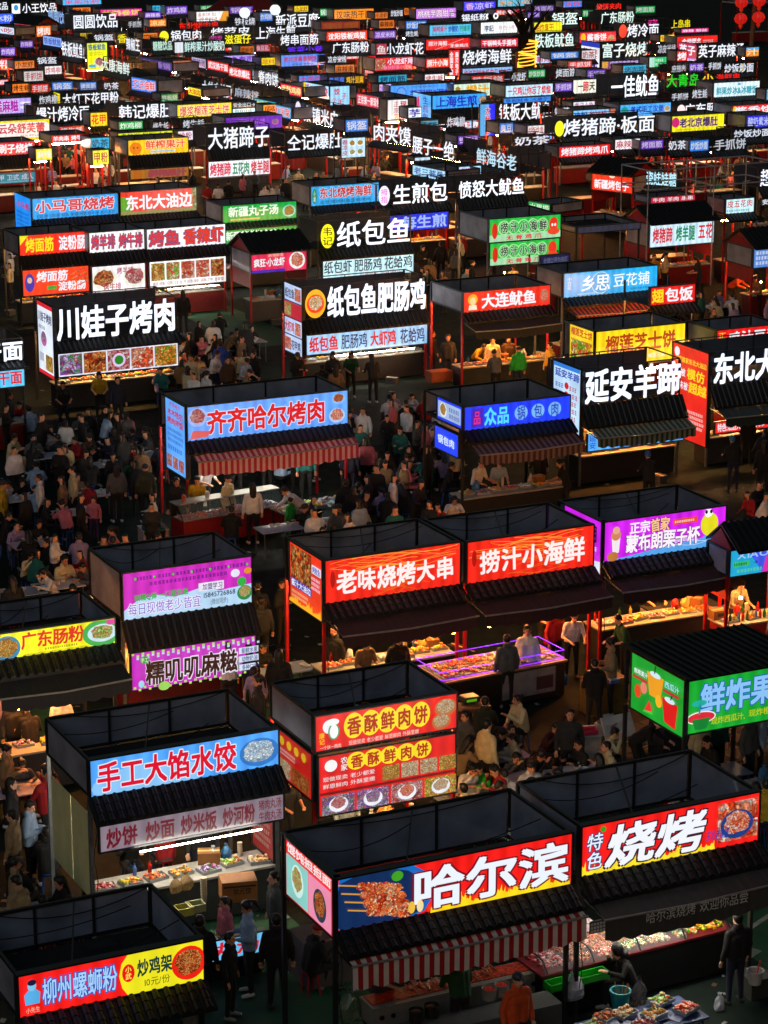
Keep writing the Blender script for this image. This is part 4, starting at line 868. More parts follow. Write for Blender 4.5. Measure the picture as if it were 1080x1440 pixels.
S(1021, 281, 39, 19, 'X', '#c0e8f0', '#d02838', '', 'small pale board with red pork belly characters', D=1.4, post='r', lamp='hot', items=[('T', .04, .96, .4, .92, '皮五花肉', '#d82838', {'w': 1}), ('M', .04, .9, .08, .3, 1, '#208080')])
S(1060, 350, 60, 26, 'X', '#5080c8', W_, '', 'blue price list board at the right edge', roof='gable', D=1.8, post='r', lamp='hot', eave=False, items=[('M', .05, .95, .1, .9, 3, '#f0f0ff')])
S(812, 320, 88, 8, 'X', '#2c2a38', W_, '', 'unlit grey parapet box left of a tiled roof', D=2.6, post='d', lamp='none', eave=False, items=[])  # box front is no sign, its grey is put in as weak emission
S(760, 360, 40, 27, 'X', '#141c50', W_, '', 'dark navy notice board with pale writing', D=.8, zt=2.6, post='d', lamp='none', eave=False, skip=('counter',), par=False, s=.6, items=[('T', .1, .95, .55, .9, '此牌以西为市区', '#8890b8', {'w': 0}), ('T', .1, .95, .1, .45, '下午四点出摊', '#8890b8', {'w': 0})])
# ------------------------------------------------------------------ the far rows
def L_(x, y, w, h, t, d, col='#eef4ff', **k): S(x, y, w, h, 'L', K_, col, t, d, **k)
def X_(x, y, w, h, bg, col, t, d, **k):
    it = k.pop('items', None); ol = k.pop('ol', None); wg = k.pop('wg', 1); extra = k.pop('ex', [])
    if it is None: it = extra + fill(t, col, **({'ol': ol} if ol else {'w': wg}), y0=k.pop('y0', .14), y1=k.pop('y1', .88), x0=k.pop('x0', .04), x1=k.pop('x1', .96))
    S(x, y, w, h, 'X', bg, col, t, d, items=it, **k)
DUMB = dict(lamp='none')
# top left
L_(30, 5, 50, 13, '小王饮品', 'white drink letters with square logo, back row', par=False, items=[('R', -.28, -.05, .0, 1, '#f4f8ff'), ('E', -.16, .6, .25, .3, '#2888c8')], lamp='none')
L_(-8, 3, 19, 11, '饮品', 'two white letters cut by the left edge', **DUMB)
L_(68, 13, 32, 17, '圆圆饮品', 'pale blue letters slanting down to the right', col='#90b4e8', B=True, yaw=-60, **DUMB)
L_(101, 21, 65, 19, '圆圆饮品', 'four square white letters above grey wall', lamp='none')
X_(88, 0, 54, 7, '#2cb0e8', '#e83888', '果茶冰粉', 'cyan sign at the top edge', lamp='warm')
X_(141, 14, 58, 9, '#e828a0', '#ffe820', '烤鸭卷饼', 'thin pink sign with coloured scribbles', lamp='hot')
X_(210, 28, 23, 9, '#f07020', '#fff0a0', '凉皮', 'tiny orange board near the back', lamp='none', D=1.2)
L_(250, 32, 58, 11, '东北烤肉串', 'small red neon letters', col='#f01808', par=False, lamp='white')
L_(239, 43, 45, 15, '锅包肉', 'white letters with round yellow face badge', lamp='warm', items=[('E', -.2, .5, .45, .5, '#e8e020')])
L_(214, 58, 28, 13, '糖糖饮品', 'faint green-white drink letters', col='#c0e8d8', lamp='none')
L_(258, 59, 58, 14, '鲜榨果汁炒酸奶', 'thin pale juice letters', col='#c8ece8', lamp='none', items=[('R', -.22, -.02, 0, 1, '#c8d0d8')])
X_(18, 32, 36, 8, '#e01818', W_, '烤肉拌饭', 'red fascia under a tent roof, facing left', B=True, yaw=-50, roof='gable', eave=False, lamp='none')
X_(51, 37, 20, 14, '#e87828', W_, '烤肉', 'orange end sign below dark tent roof', lamp='none', D=1.2)
X_(61, 50, 26, 12, '#88a8f0', '#183898', '铁板鱿鱼', 'pale blue squid fascia facing left', B=True, yaw=-56, lamp='white')
L_(87, 57, 33, 20, '铁板鱿鱼', 'big white squid letters slanting right', B=True, yaw=-56, lamp='warm')
X_(122, 61, 28, 46, '#e8f010', '#1060a0', '', 'tall yellow squid board with splash photo', lamp='hot', D=.8, zt=4.2, eave=False, skip=('counter',), par=False,
   items=[('T', .05, .95, .72, .96, '铁板鱿鱼', '#1468a0', {'w': 2}), ('M', .1, .8, .5, .66, 2, '#c09020'), ('D', .6, .24, .22, '#e8e8d0', 'meat', .2), ('R', .05, .4, .05, .16, '#58b8e0')])
L_(144, 80, 40, 17, '大康海鲜', 'tall thin white seafood letters', col='#e0f0e8', B=True, yaw=-62, lamp='none')
X_(164, 46, 13, 16, '#202020', '#f8e818', '香', 'yellow cut letters on black', lamp='warm', D=1)
L_(178, 52, 20, 17, '辣椒王', 'white pepper letters right of the yellow ones', B=True, yaw=-60, lamp='warm')
X_(185, 108, 35, 17, '#3078e8', '#e81828', '王记海鲜', 'bright blue seafood board with red letters', B=True, yaw=-55, wg=2, lamp='warm', ol='#e8f0ff')
L_(232, 106, 28, 12, '八戒炸串', 'small white fried-skewer letters', col='#e8f0e0', B=True, yaw=-55, lamp='warm')
X_(196, 80, 46, 11, '#5838a0', '#c8a8f0', '麻辣香锅', 'dim violet fascia facing left', B=True, yaw=-60, s=.6, lamp='white')
X_(243, 86, 26, 14, '#c86838', '#a8c8f0', '奶茶小吃', 'salmon fascia with blue letters', lamp='none', s=.8)
L_(86, 132, 81, 16, '大灯下花甲粉', 'six white clam noodle letters', lamp='warm', side=(1.2, 18, '#f0e020', [('T', .05, .95, .4, .9, '大灯下', '#c02020')]))
L_(49, 151, 77, 21, '爆汁烤冷面', 'fat white cold noodle letters', lamp='none')
X_(127, 159, 23, 18, '#f0d010', '#e01818', '花甲', 'small yellow clam board between letter signs', D=1.2, lamp='white', wg=2)
L_(165, 148, 78, 20, '韩记爆肚', 'fat white tripe letters above pale tiles', lamp='white')
X_(249, 148, 76, 17, '#f0d818', '#e02820', '爆浆榴莲芝士饼', 'yellow durian sign with red outlined letters', ol='#fff8d0', lamp='white', wg=2)
X_(-12, 140, 55, 20, '#b8a0f0', '#b018a8', '', 'lilac rice cake sign at the left edge', lamp='warm', items=[('T', .05, .68, .1, .9, '糕麻糍', '#b018b0', {'w': 2, 'ol': '#f0e8ff'}), ('R', .72, .98, .6, .75, '#f0f0f8'), ('R', .72, .98, .3, .45, '#f0f0f8')])
X_(-22, 172, 91, 27, '#f4d018', '#c82040', '', 'yellow-rimmed white dessert sign at left', lamp='warm', eave=False, items=[('R', 0, .9, .12, .9, '#f8f4f0'), ('E', .9, .51, .38, .39, '#f8f4f0'), ('T', .2, .93, .36, .86, '云朵舒芙蕾', '#c82848', {'w': 2}), ('T', .54, .84, .16, .3, 'SOUFFLE', '#a05060', {'w': 0})])
X_(-18, 202, 66, 17, '#d81838', W_, '小刷子烧烤', 'crimson brush barbecue sign at the left', wg=2, lamp='white', low=(42, 13, '#10889c', [('T', .04, .96, .3, .9, '花甲 卫式 成人', '#e8e0f8', {'w': 1}), ('M', .04, .96, .04, .24, 1, '#c0f0f0')], {'y': -.12, 's': .7}))
X_(-6, 83, 24, 15, '#e81c28', W_, '拌面', 'red noodle sign at far left', lamp='hot', wg=2)
X_(-6, 112, 14, 8, '#d01c28', W_, '面', 'small dim red board at far left', lamp='hot', D=1.2)
X_(72, 191, 52, 9, '#e02820', W_, '羊肉串 烤牛蛙', 'long thin red strip sign', lamp='white', wg=2, eave=False)
X_(50, 210, 19, 15, '#f0e020', '#fff8f0', '麻辣', 'small yellow menu board on a post', D=1, lamp='warm', eave=False)
X_(130, 212, 15, 19, '#f4e838', '#c03848', '甲粉', 'little yellow clam noodle board', D=.8, lamp='warm', eave=False)
X_(166, 188, 76, 6, '#d8e020', '#183018', '老地方 好吃 小吃', 'yellow-green strip above the juice sign', lamp='warm', D=1.2, eave=False)
X_(250, 185, 20, 12, '#e0d8e8', '#b03060', '炒粉', 'pale little sign right of the strip', lamp='none', D=1.2)
# top middle
X_(276, 17, 45, 13, '#f0f0f0', '#c04050', '', 'white pastry sign with orange corner', lamp='white', items=[('T', .04, .6, .52, .9, '酱香饼 加', '#c04858', {'w': 0}), ('T', .1, .66, .12, .44, '里脊肉饼', '#c04858', {'w': 0}), ('G', '#f0a030', (.7, 0), (1, 0), (1, 1), (.84, 1))])
L_(386, 20, 62, 19, '新派豆腐', 'four white tofu letters, top row', lamp='warm')
X_(470, 14, 55, 14, '#f88810', '#401808', '汉味热干面', 'orange hot noodle sign, top row', lamp='none')
X_(452, 31, 54, 11, '#901418', '#c06820', '鸡翅包饭 烤猪蹄', 'dull dark red sign with brown letters', s=.6, lamp='warm')
L_(295, 39, 57, 13, '烤苕皮', 'white roasted wrap letters', lamp='none')
L_(315, 49, 38, 13, '滋蛋仔', 'yellow egg waffle letters', col='#f8f018', lamp='warm', low=(15, 6, '#d82018', [('T', .1, .9, .1, .9, '鸡蛋仔冰淇淋', W_)], {'y': -.12}))
L_(293, 51, 19, 6, '小吃街', 'little magenta letters', col='#e018b0', lamp='none', par=False)
L_(358, 38, 58, 17, '上海生煎', 'white bun letters in the back', lamp='none')
L_(393, 49, 55, 15, '烤串面筋', 'white gluten skewer letters', lamp='hot', items=[('E', .88, 1.2, .3, .25, '#8890d8')])
X_(459, 45, 57, 13, '#e83010', W_, '沈阳铁板鸡架', 'orange-red chicken frame sign', lamp='none', wg=2)
L_(466, 60, 53, 15, '广东肠粉', 'white rice roll letters over red strip', lamp='hot', low=(17, 6, '#e03018', [('T', .05, .95, .1, .9, '肠粉 现做现卖', W_)], {'y': -.12}))
L_(403, 66, 51, 8, '紫菜小卷', 'deep violet neon letters', col='#5818e8', lamp='white', par=False)
X_(395, 78, 61, 15, '#5088e8', '#c02868', '', 'mid blue sign with pink lettering', lamp='none', items=[('T', .06, .82, .38, .86, '老北京酱香烧饼', '#c02868', {'w': 2}), ('T', .25, .75, .08, .24, '老味道 老味道', '#203080', {'w': 0}), ('D', .9, .3, .22, '#a0b8e8', 'bun')])
X_(312, 79, 46, 10, '#a898e8', '#7020c0', '章鱼寿司', 'lilac sushi sign', lamp='warm', wg=2)
X_(360, 63, 18, 9, '#a82848', '#d8c8d0', '鱼豆花', 'dim crimson board behind letters', s=.8, lamp='white', D=1.2)
X_(292, 84, 30, 12, '#e01818', W_, '武汉热干面', 'upper red noodle fascia facing left', B=True, yaw=-62, wg=2, lamp='warm')
X_(322, 93, 31, 13, '#e01818', W_, '老北京爆肚', 'lower red tripe fascia facing left', B=True, yaw=-62, wg=2, lamp='white')
X_(270, 80, 20, 12, '#b8a8c8', '#503070', '肥肠面', 'greyish menu fascia with yellow end', B=True, yaw=-60, lamp='white', s=.9)
L_(355, 97, 38, 17, '里脊肉饼', 'white tenderloin letters slanting right', B=True, yaw=-60, lamp='warm')
L_(285, 112, 43, 18, '大帅麻辣烫', 'white spicy soup letters slanting right', col='#dce8f4', B=True, yaw=-60, lamp='none')
L_(331, 122, 35, 13, '麻辣拌', 'outlined pale letters beside the soup letters', col='#98a4b8', B=True, yaw=-60, lamp='white')
X_(265, 122, 18, 10, '#e8e020', '#d02828', '大油边', 'yellow fascia with red letters facing left', B=True, yaw=-60, lamp='warm', wg=2)
X_(395, 117, 30, 13, '#e01c38', '#f8f0a0', '香酥鸡柳', 'crimson fascia with yellow letters', B=True, yaw=-60, lamp='hot', wg=2)
X_(427, 115, 36, 17, '#a8d8f8', '#e01828', '手工水饺', 'pale dumpling fascia with red letters', B=True, yaw=-60, lamp='none', wg=2, ex=[('R', 0, .1, 0, 1, '#f0e020')])
X_(464, 122, 27, 25, '#98d0f8', '#d82848', '', 'square sky blue dumpling board', D=1.2, lamp='none', items=[('T', .2, .5, .55, .9, '饺', '#d82848', {'w': 2}), ('T', .6, .85, .3, .65, '子', '#d82848'), ('T', .1, .32, .15, .45, '小', '#d82848'), ('T', .38, .7, .02, .3, '王', '#d82848', {'w': 2})])
X_(382, 146, 28, 15, '#2890d0', '#e82020', '臭豆腐', 'blue stinky tofu board with red letters', B=True, yaw=-60, lamp='warm', wg=2, ol='#e0f0ff')
X_(358, 138, 36, 10, '#30a0b8', '#f0e020', '冰汤圆凉粉', 'teal board with yellow letters', B=True, yaw=-60, lamp='white')
X_(370, 148, 12, 10, '#f0a020', '#c02020', '腐', 'orange cartoon board', lamp='warm', D=1)
X_(326, 144, 34, 8, '#10141c', '#d8e0e8', '安全出口→', 'black exit notice above white strip', lamp='hot', D=1, low=(9, 6, '#c8f0f8', [('M', .1, .9, .1, .9, 1, '#4080a0')], {'y': -.02}), eave=False)
X_(317, 166, 79, 17, '#6828b0', '#c868f0', '', 'purple dessert sign behind huge letters', lamp='warm', items=[('T', .04, .7, .3, .85, '小芋圆甜品小铺', '#c870f0', {'w': 0}), ('E', .2, .5, .6, .3, '#8038c8'), ('D', .88, .5, .3, '#d06890', 'purple')])
L_(427, 147, 51, 22, '秦镇米皮', 'white rice noodle letters, round badge', B=True, yaw=-60, lamp='white', items=[('E', -.12, .55, .4, .6, '#d8d0e0')])
X_(502, 131, 43, 15, '#c81840', W_, '正宗第一家现包水饺', 'crimson handmade dumpling fascia', B=True, yaw=-60, wg=1, lamp='warm')
X_(461, 108, 51, 11, '#201420', '#f0c018', '', 'dark strip with yellow and blue tofu letters', lamp='hot', items=[('T', .02, .45, .1, .9, '臭豆腐', '#4878e8', {'w': 2}), ('T', .5, .98, .1, .9, '鸡汁豆腐', '#f0b818', {'w': 2})])
X_(420, 107, 35, 8, '#4880d8', '#c82868', '水煎包', 'small blue strip with pink script', lamp='white', D=1.2)
X_(513, 79, 10, 26, '#c01c28', '#f8c870', '', 'narrow red board with hot dog photo', lamp='none', D=.8, eave=False, items=[('P', .1, .9, .2, .85, 'shrimp')])
X_(527, 82, 58, 17, '#d01428', '#f8e8d0', '', 'red crayfish tail sign with photos', lamp='white', items=[('P', .0, .25, .1, .9, 'shrimp'), ('T', .3, .95, .45, .95, '小龙虾尾', '#f8e0f0', {'w': 2}), ('T', .2, .9, .06, .4, '麻辣鲜香小龙虾', '#f880b0', {'w': 1})])
X_(529, 62, 9, 16, '#a03048', '#f0e0e0', '鱼', 'pinkish oval badge board', lamp='none', D=.8, eave=False)
X_(533, 119, 16, 13, '#c8a8e0', '#8838b8', '凉茶', 'tiny lilac board left of the taro sign', lamp='hot', D=1)
# top centre right
X_(585, 13, 56, 13, '#c070e8', '#f8f0ff', '桃桃芋圆甜品', 'violet flowered dessert sign, top row', wg=2, lamp='none', ol='#a02098')
X_(652, 3, 44, 12, '#2020e0', '#b8b8ff', '香凉虾', 'royal blue arched sign, top row', lamp='none', ex=[('E', .17, .5, .25, .4, '#d01c60')])
L_(648, 20, 38, 10, '锡纸粉', 'white cartoon letters with two round eyes', par=False, lamp='white', items=[('E', 1.02, .6, .4, .42, '#f0fff8'), ('E', 1.28, .6, .4, .42, '#f0fff8'), ('E', 1.02, .6, .2, .22, K_), ('E', 1.28, .6, .2, .22, K_)])
X_(604, 36, 58, 14, '#48b8e0', '#c02890', '', 'aqua juice sign with three coloured words', lamp='none', items=[('T', .08, .42, .32, .9, '鲜榨果汁', '#c02878', {'w': 2}), ('T', .45, .7, .32, .9, '炒酸奶', '#2048c0', {'w': 2}), ('T', .73, .98, .32, .9, '柠檬茶', '#109888', {'w': 2}), ('M', .05, .95, .06, .22, 1, '#204090')])
X_(676, 32, 51, 15, '#e8f0f0', '#4060a0', '', 'white stationery-like sign with grey lettering', lamp='warm', items=[('T', .1, .35, .2, .75, '李記', '#304878', {'w': 2}), ('T', .48, .95, .3, .7, '特色小吃', '#e0a8b8', {'w': 1})])
X_(751, 32, 39, 14, '#e8e018', '#c83818', '油炸臭干', 'yellow fried snack sign behind the wrapped tree', lamp='hot', x1=.7)
L_(775, 18, 38, 17, '锅盔', 'big pale crispy cake letters', col='#e0f8f0', lamp='warm', par=False)
L_(541, 61, 55, 17, '小龙虾花', 'brush-style white crayfish letters', lamp='none')
X_(599, 56, 62, 14, '#e01c1c', W_, '', 'red sign split by a white diagonal line', lamp='hot', items=[('T', .05, .48, .38, .84, '捞汁海鲜', W_, {'w': 1}), ('T', .54, .96, .12, .5, '无骨鸡爪', W_, {'w': 1}), ('G', '#f8e8e8', (.2, .02), (.22, .02), (.86, .97), (.84, .97))])
X_(676, 56, 52, 11, '#d81838', W_, '干锅鸭头手撕鸡', 'crimson duck head sign', lamp='none', wg=2)
L_(750, 48, 58, 19, '铁板鱿鱼', 'pale squid letters right of wrapped tree', col='#d8f4f0', lamp='warm', low=(29, 10, '#b8d8f8', [('T', .05, .95, .1, .9, '封师傅鱿鱼', '#c02878', {'w': 2})], {'y': -.12}))
L_(649, 71, 71, 20, '烧烤海鲜', 'big white letters above pale blue list', lamp='white', low=(24, 18, '#78b0e8', [('T', .02, .98, .12, .88, '烧烤海鲜生蚝扇贝羊肉串', '#c02030', {'w': 1})], {'y': -.12}))
X_(631, 71, 15, 42, '#e01818', W_, '', 'tall red seafood board with two text columns', lamp='warm', D=.8, zt=3.9, eave=False, par=False, items=[('V', .08, .42, .05, .95, '全国羊腰', W_, {'w': 2}), ('V', .58, .92, .05, .95, '扇贝电子', W_, {'w': 2})])
X_(599, 83, 32, 12, '#e83010', W_, '捞汁小海', 'orange-red seafood board in second row', wg=2, lamp='warm')
X_(549, 121, 88, 18, '#4898f0', '#3028b0', '', 'blue taro milk sign with latin line', lamp='warm', items=[('E', .17, .45, .42, .42, '#2040c0'), ('E', .17, .45, .37, .37, '#68a8f8'), ('T', .35, .75, .76, .94, 'YU NI XIANG YU', '#303878', {'w': 0}), ('T', .3, .9, .1, .62, '芋泥奶"泥"', '#3828c0', {'w': 2})])
X_(638, 119, 69, 17, '#c8e0c8', '#f0a008', '', 'pale sign with orange juice characters', lamp='warm', items=[('T', .24, .72, .1, .9, '橙汁', '#f0a810', {'w': 2}), ('D', .08, .6, .3, '#f8e8a0', 'fruit'), ('D', .88, .5, .3, '#f0f8d0', 'fruit')])
X_(711, 121, 66, 15, '#b8e0f8', '#e01c38', '一只鸡让你忘了烦恼', 'pale blue sign about one chicken', lamp='hot', wg=2)
X_(608, 135, 75, 18, '#38a0f0', '#1828c0', '', 'sky blue bun sign with deep blue writing', lamp='none', items=[('T', .06, .84, .14, .9, '上海生煎', '#1c2cc0', {'w': 2, 'j': .06}), ('D', .94, .5, .4, '#5080b8', 'bun')],
   side=(2.4, 37, '#58b0f0', [('E', .3, .6, .12, .3, '#e02878'), ('V', .55, .85, .05, .95, '生煎包', '#2030b0')]), low=(36, 10, '#78b8f0', [('E', .1 + .25 * i, .5, .8, .5, '#e01c20') for i in range(4)] + [('T', .04, .96, .15, .85, '拇指生煎', W_, {'w': 2})], {'y': -.12}))
L_(700, 146, 77, 24, '铁板大鱿鱼', 'bold white letters left of tall blue board', lamp='none', low=(40, 11, '#68b0f0', [('T', .05, .95, .12, .9, '二哥鱿鱼', '#d02038', {'w': 2})], {'y': -.3}))
X_(675, 147, 21, 48, '#2828e8', '#e82030', '', 'tall blue board with big vertical characters', lamp='none', D=.8, zt=3.9, eave=False, par=False, items=[('R', 0, .6, 0, 1, '#58b0f0'), ('V', .32, .68, .04, .96, '大鱿鱼', '#e02838', {'w': 2, 'ol': '#f0f0ff'})])
X_(708, 139, 66, 6, '#3888e0', '#1838a8', '铁板鱿鱼 大腰子', 'narrow blue strip above the bold letters', lamp='none', D=.9, zt=4.0, eave=False, par=False, skip=('counter',))
X_(545, 141, 28, 28, '#e8e4e4', '#c8283c', '', 'white board with red vertical dumpling words', lamp='warm', D=1, zt=3.8, eave=False, items=[('V', .3, .55, .05, .95, '正宗第', '#b82838'), ('V', .62, .95, .05, .95, '现包水', '#c82030', {'w': 2})])
X_(574, 152, 17, 14, '#e0e8f8', '#3828b0', '芋', 'small white taro board', lamp='warm', D=1, wg=2)
L_(525, 172, 55, 24, '肉夹馍', 'widely spaced white sandwich letters slanting down', B=True, yaw=-50, lamp='warm')
L_(581, 190, 60, 24, '腰子一绝', 'white kidney letters in black scaffold', B=True, yaw=-55, lamp='warm')
L_(671, 207, 58, 22, '鲜海谷老', 'pale neon letters slanting down right', col='#b8dcf0', B=True, yaw=-58, lamp='none')
X_(581, 232, 46, 13, '#a0d0f0', '#304890', '老三酱骨', 'pale blue script fascia slanting down', B=True, yaw=-56, lamp='hot')
X_(645, 235, 31, 12, '#b0d8f8', '#c03868', '麻辣串串', 'pale sign with pink writing in scaffold', lamp='hot', D=1.2)
X_(744, 283, 30, 12, '#18a048', '#e8f8e0', '水果捞', 'green fruit fascia with slices facing left', B=True, yaw=-50, lamp='none')
# top right
L_(844, 17, 48, 16, '广东肠粉', 'white rice roll letters at the upper right', col='#e0f8f0', lamp='none')
L_(838, 5, 36, 9, '烧饼夹肉', 'red neon letters at the upper right', col='#f01c18', par=False, lamp='white')
L_(881, 34, 46, 18, '烤冷面', 'white cold noodle letters with red badge', lamp='warm', items=[('E', -.12, .5, .35, .5, '#e82820')])
X_(815, 46, 51, 14, '#e01838', W_, '', 'red cake sign with yellow oval', lamp='white', items=[('E', .1, .5, .28, .42, '#f8c818'), ('T', .2, .74, .14, .86, '酱香饼', W_, {'w': 2}), ('D', .87, .4, .35, '#c88860', 'bun')])
L_(845, 61, 67, 20, '富子烧烤', 'pale barbecue letters above purple menu strip', col='#e0f4f0', lamp='white', low=(22, 13, '#702878', [('T', .0, .14, .1, .9, '海鲜', '#f0b818', {'w': 2}), ('T', .17, .97, .12, .88, '烧烤羊肉串生蚝扇贝', '#b8b8f0', {'w': 1})], {'y': -.12}),
   side=(2.6, 41, '#e8ecf8', [('R', 0, 1, .84, 1, '#1838b8'), ('T', .1, .9, .6, .8, '羊肉串', '#c02838', {'w': 1}), ('T', .1, .9, .4, .58, '羊腰子', '#c02838', {'w': 1}), ('T', .1, .9, .2, .38, '生蚝', '#1838b8', {'w': 2}), ('T', .1, .9, .02, .18, '扇贝', '#1838b8', {'w': 2})]))
X_(913, 81, 24, 13, '#20b868', '#e8f8f0', '', 'small green roast menu board', lamp='none', D=1.2, items=[('R', 0, .3, 0, 1, '#b8e8d8'), ('M', .35, .95, .1, .9, 2, '#f0fff0')])
X_(952, 52, 57, 14, '#e82018', W_, '', 'bright red sign with gold-list characters', lamp='hot', items=[('T', .12, .6, .2, .8, '金榜题名', W_, {'w': 2}), ('M', .64, .94, .3, .7, 1, '#f8d8d0')])
X_(952, 72, 14, 14, '#e01c1c', W_, '烤', 'small bright red roast board', lamp='none', D=1.2, wg=2)
L_(981, 63, 67, 18, '英子麻辣烫', 'white spicy soup letters with pink side board', lamp='white', low=(28, 9, '#c8b050', [('R', .06 + i * .2, .14 + i * .2, 0, 1, '#e02818') for i in range(4)], {'y': -.12}),
   side=(2.4, 38, '#c02858', [('T', .05, .95, .6, .95, '英子', W_, {'w': 2}), ('R', 0, 1, 0, .5, '#c888d8'), ('T', .05, .95, .08, .46, '麻辣烫', W_, {'w': 2})]))
X_(1049, 67, 18, 12, '#f08828', '#fff0d0', '汁', 'orange juice board beside the spicy soup stall', lamp='warm', D=1, ex=[('R', 0, 1, .7, 1, '#58b0e8'), ('D', .75, .4, .3, '#f8b030', 'fruit')])
L_(936, 105, 48, 18, '大青岛', 'glowing green seafood letters', col='#10d020', lamp='none', par=False)
L_(987, 104, 16, 11, '小', 'single yellow letter', col='#f8d018', lamp='hot', par=False)
L_(1006, 104, 35, 11, '海鲜串', 'red neon seafood letters', col='#f01c18', lamp='white', par=False)
L_(858, 107, 70, 30, '一佳鱿鱼', 'four very bright squid letters', lamp='white', s=1.3)
X_(806, 113, 32, 18, '#e8e8d8', '#302018', '', 'cream sign with one red character', lamp='none', items=[('T', .2, .45, .2, .85, '一', '#302018', {'w': 2}), ('T', .42, .68, .1, .9, '蹄', '#d82028', {'w': 2}), ('T', .7, .95, .2, .85, '天', '#302018', {'w': 2})])
X_(1004, 117, 64, 19, '#d8ecf4', '#1888a8', '', 'white shaved ice sign with teal writing', lamp='none', items=[('T', .05, .95, .15, .7, '鲜果炒冰&冰糖饭', '#18a0b8', {'w': 2}), ('E', .55, .85, .15, .08, '#58b0d8')])
X_(872, 148, 71, 16, '#48a8f0', '#1838c0', '', 'blue handmade burger sign', lamp='none', items=[('E', .09, .5, .35, .35, '#10a0a0'), ('T', .2, .86, .28, .84, '美式手工汉堡', '#1838c0', {'w': 2}), ('D', .93, .5, .3, '#e8c8a0', 'bun')])
X_(806, 156, 59, 14, '#80c0f0', '#c02838', '', 'pale blue cold jelly sign with burger photo', lamp='none', items=[('T', .02, .34, .14, .86, '凉粉', '#1858c0', {'w': 2}), ('T', .38, .8, .14, .86, '炒凉粉', '#c83848', {'w': 2}), ('P', .84, 1, .1, 1, 'shrimp')])
X_(806, 144, 30, 9, '#e0e0f0', '#b03058', '李记小吃', 'small white strip sign', lamp='none', D=1.2)
L_(961, 146, 63, 16, '广东肠粉', 'white rice roll letters with pale badge', lamp='white', items=[('E', -.06, .5, .4, .45, '#f8d8d8')])
X_(945, 164, 73, 21, '#e8e010', '#302878', '', 'yellow tripe sign with dark blue letters', lamp='warm', items=[('E', .07, .6, .3, .32, '#d82878'), ('T', .14, .88, .26, .86, '老北京爆肚', '#302060', {'w': 2, 'ol': '#f8c8a0'}), ('M', .1, .4, .06, .18, 1, '#d04828')],
   low=(38, 14, '#5050d8', [('T', .02, .32, .3, .9, '酸辣粉', '#c838b0', {'w': 2}), ('T', .36, .66, .3, .9, '螺蛳粉', '#e83878', {'w': 2}), ('T', .7, .98, .3, .9, '肥肠粉', '#d0c828', {'w': 2}), ('R', 0, 1, 0, .25, '#78b8f8')], {'y': -.3}))
L_(790, 168, 132, 24, '烤猪蹄·板面', 'long row of white pork and noodle letters', lamp='none', items=[('E', -.03, .5, .3, .44, '#f0e820')])
X_(786, 207, 72, 14, '#e01c20', W_, '烤猪蹄烤鸡爪', 'red pork and chicken feet fascia', lamp='hot', wg=2, D=1.4)
X_(1030, 149, 60, 14, '#e02828', W_, '酱香饼', 'red cake sign at the right edge', lamp='hot', wg=2, ex=[('E', .06, .5, .3, .45, '#f8c020')])
X_(1050, 163, 40, 17, '#2828c8', '#c8d0ff', '酸奶紫米露', 'indigo yoghurt board at the right edge', lamp='hot')
X_(1078, 126, 20, 14, '#40b0e8', W_, '鱼', 'cyan board cut by the right edge', lamp='none', D=1)
L_(909, 240, 44, 19, '瓷娃娃糖', 'icy outlined neon letters beside red badge', col='#a8d8e8', B=True, yaw=-30, lamp='hot', par=False)
X_(915, 278, 62, 8, '#b01c38', '#f0e8f0', '牛肉 羊肉 串串', 'dark red strip behind the grey canopy', lamp='none', D=1.2)
X_(583, 222, 14, 4, '#a8c8e0', W_, '', 'tiny pale strip in the scaffold', lamp='warm', D=.8, items=[])
X_(1038, 3, 44, 3, '#281820', W_, '', 'dark shed behind the lantern pole', lamp='none', items=[], D=2.5)
X_(-10, 20, 28, 13, '#2858e8', '#d0e0ff', '冰粉', 'bright blue board at the top left', lamp='hot', y0=.2)
X_(-10, 36, 30, 9, '#c8d8f0', '#c82838', '小吃', 'pale fascia at the top left facing left', B=True, yaw=-50, lamp='none')
X_(700, 0, 48, 9, '#58b0d0', '#f0a030', '果汁 小吃', 'cyan and orange sign behind the branches', lamp='none')
X_(697, 14, 40, 7, '#c02030', W_, '特色酱骨 串', 'dim red strip behind the branches', lamp='none')
X_(792, 2, 26, 8, '#2878d8', '#e83858', '冷饮', 'small blue board at the top', lamp='none', D=1.2)
L_(910, 28, 15, 8, '花花', 'pink neon flowers', col='#f018a0', lamp='none', par=False)
L_(943, 28, 28, 12, '上岛串', 'yellow neon letters', col='#f0e010', lamp='none', par=False)
X_(958, 41, 38, 5, '#d83080', '#f8e8ff', '麻辣 粉丝', 'thin pink neon strip', lamp='warm', D=1)
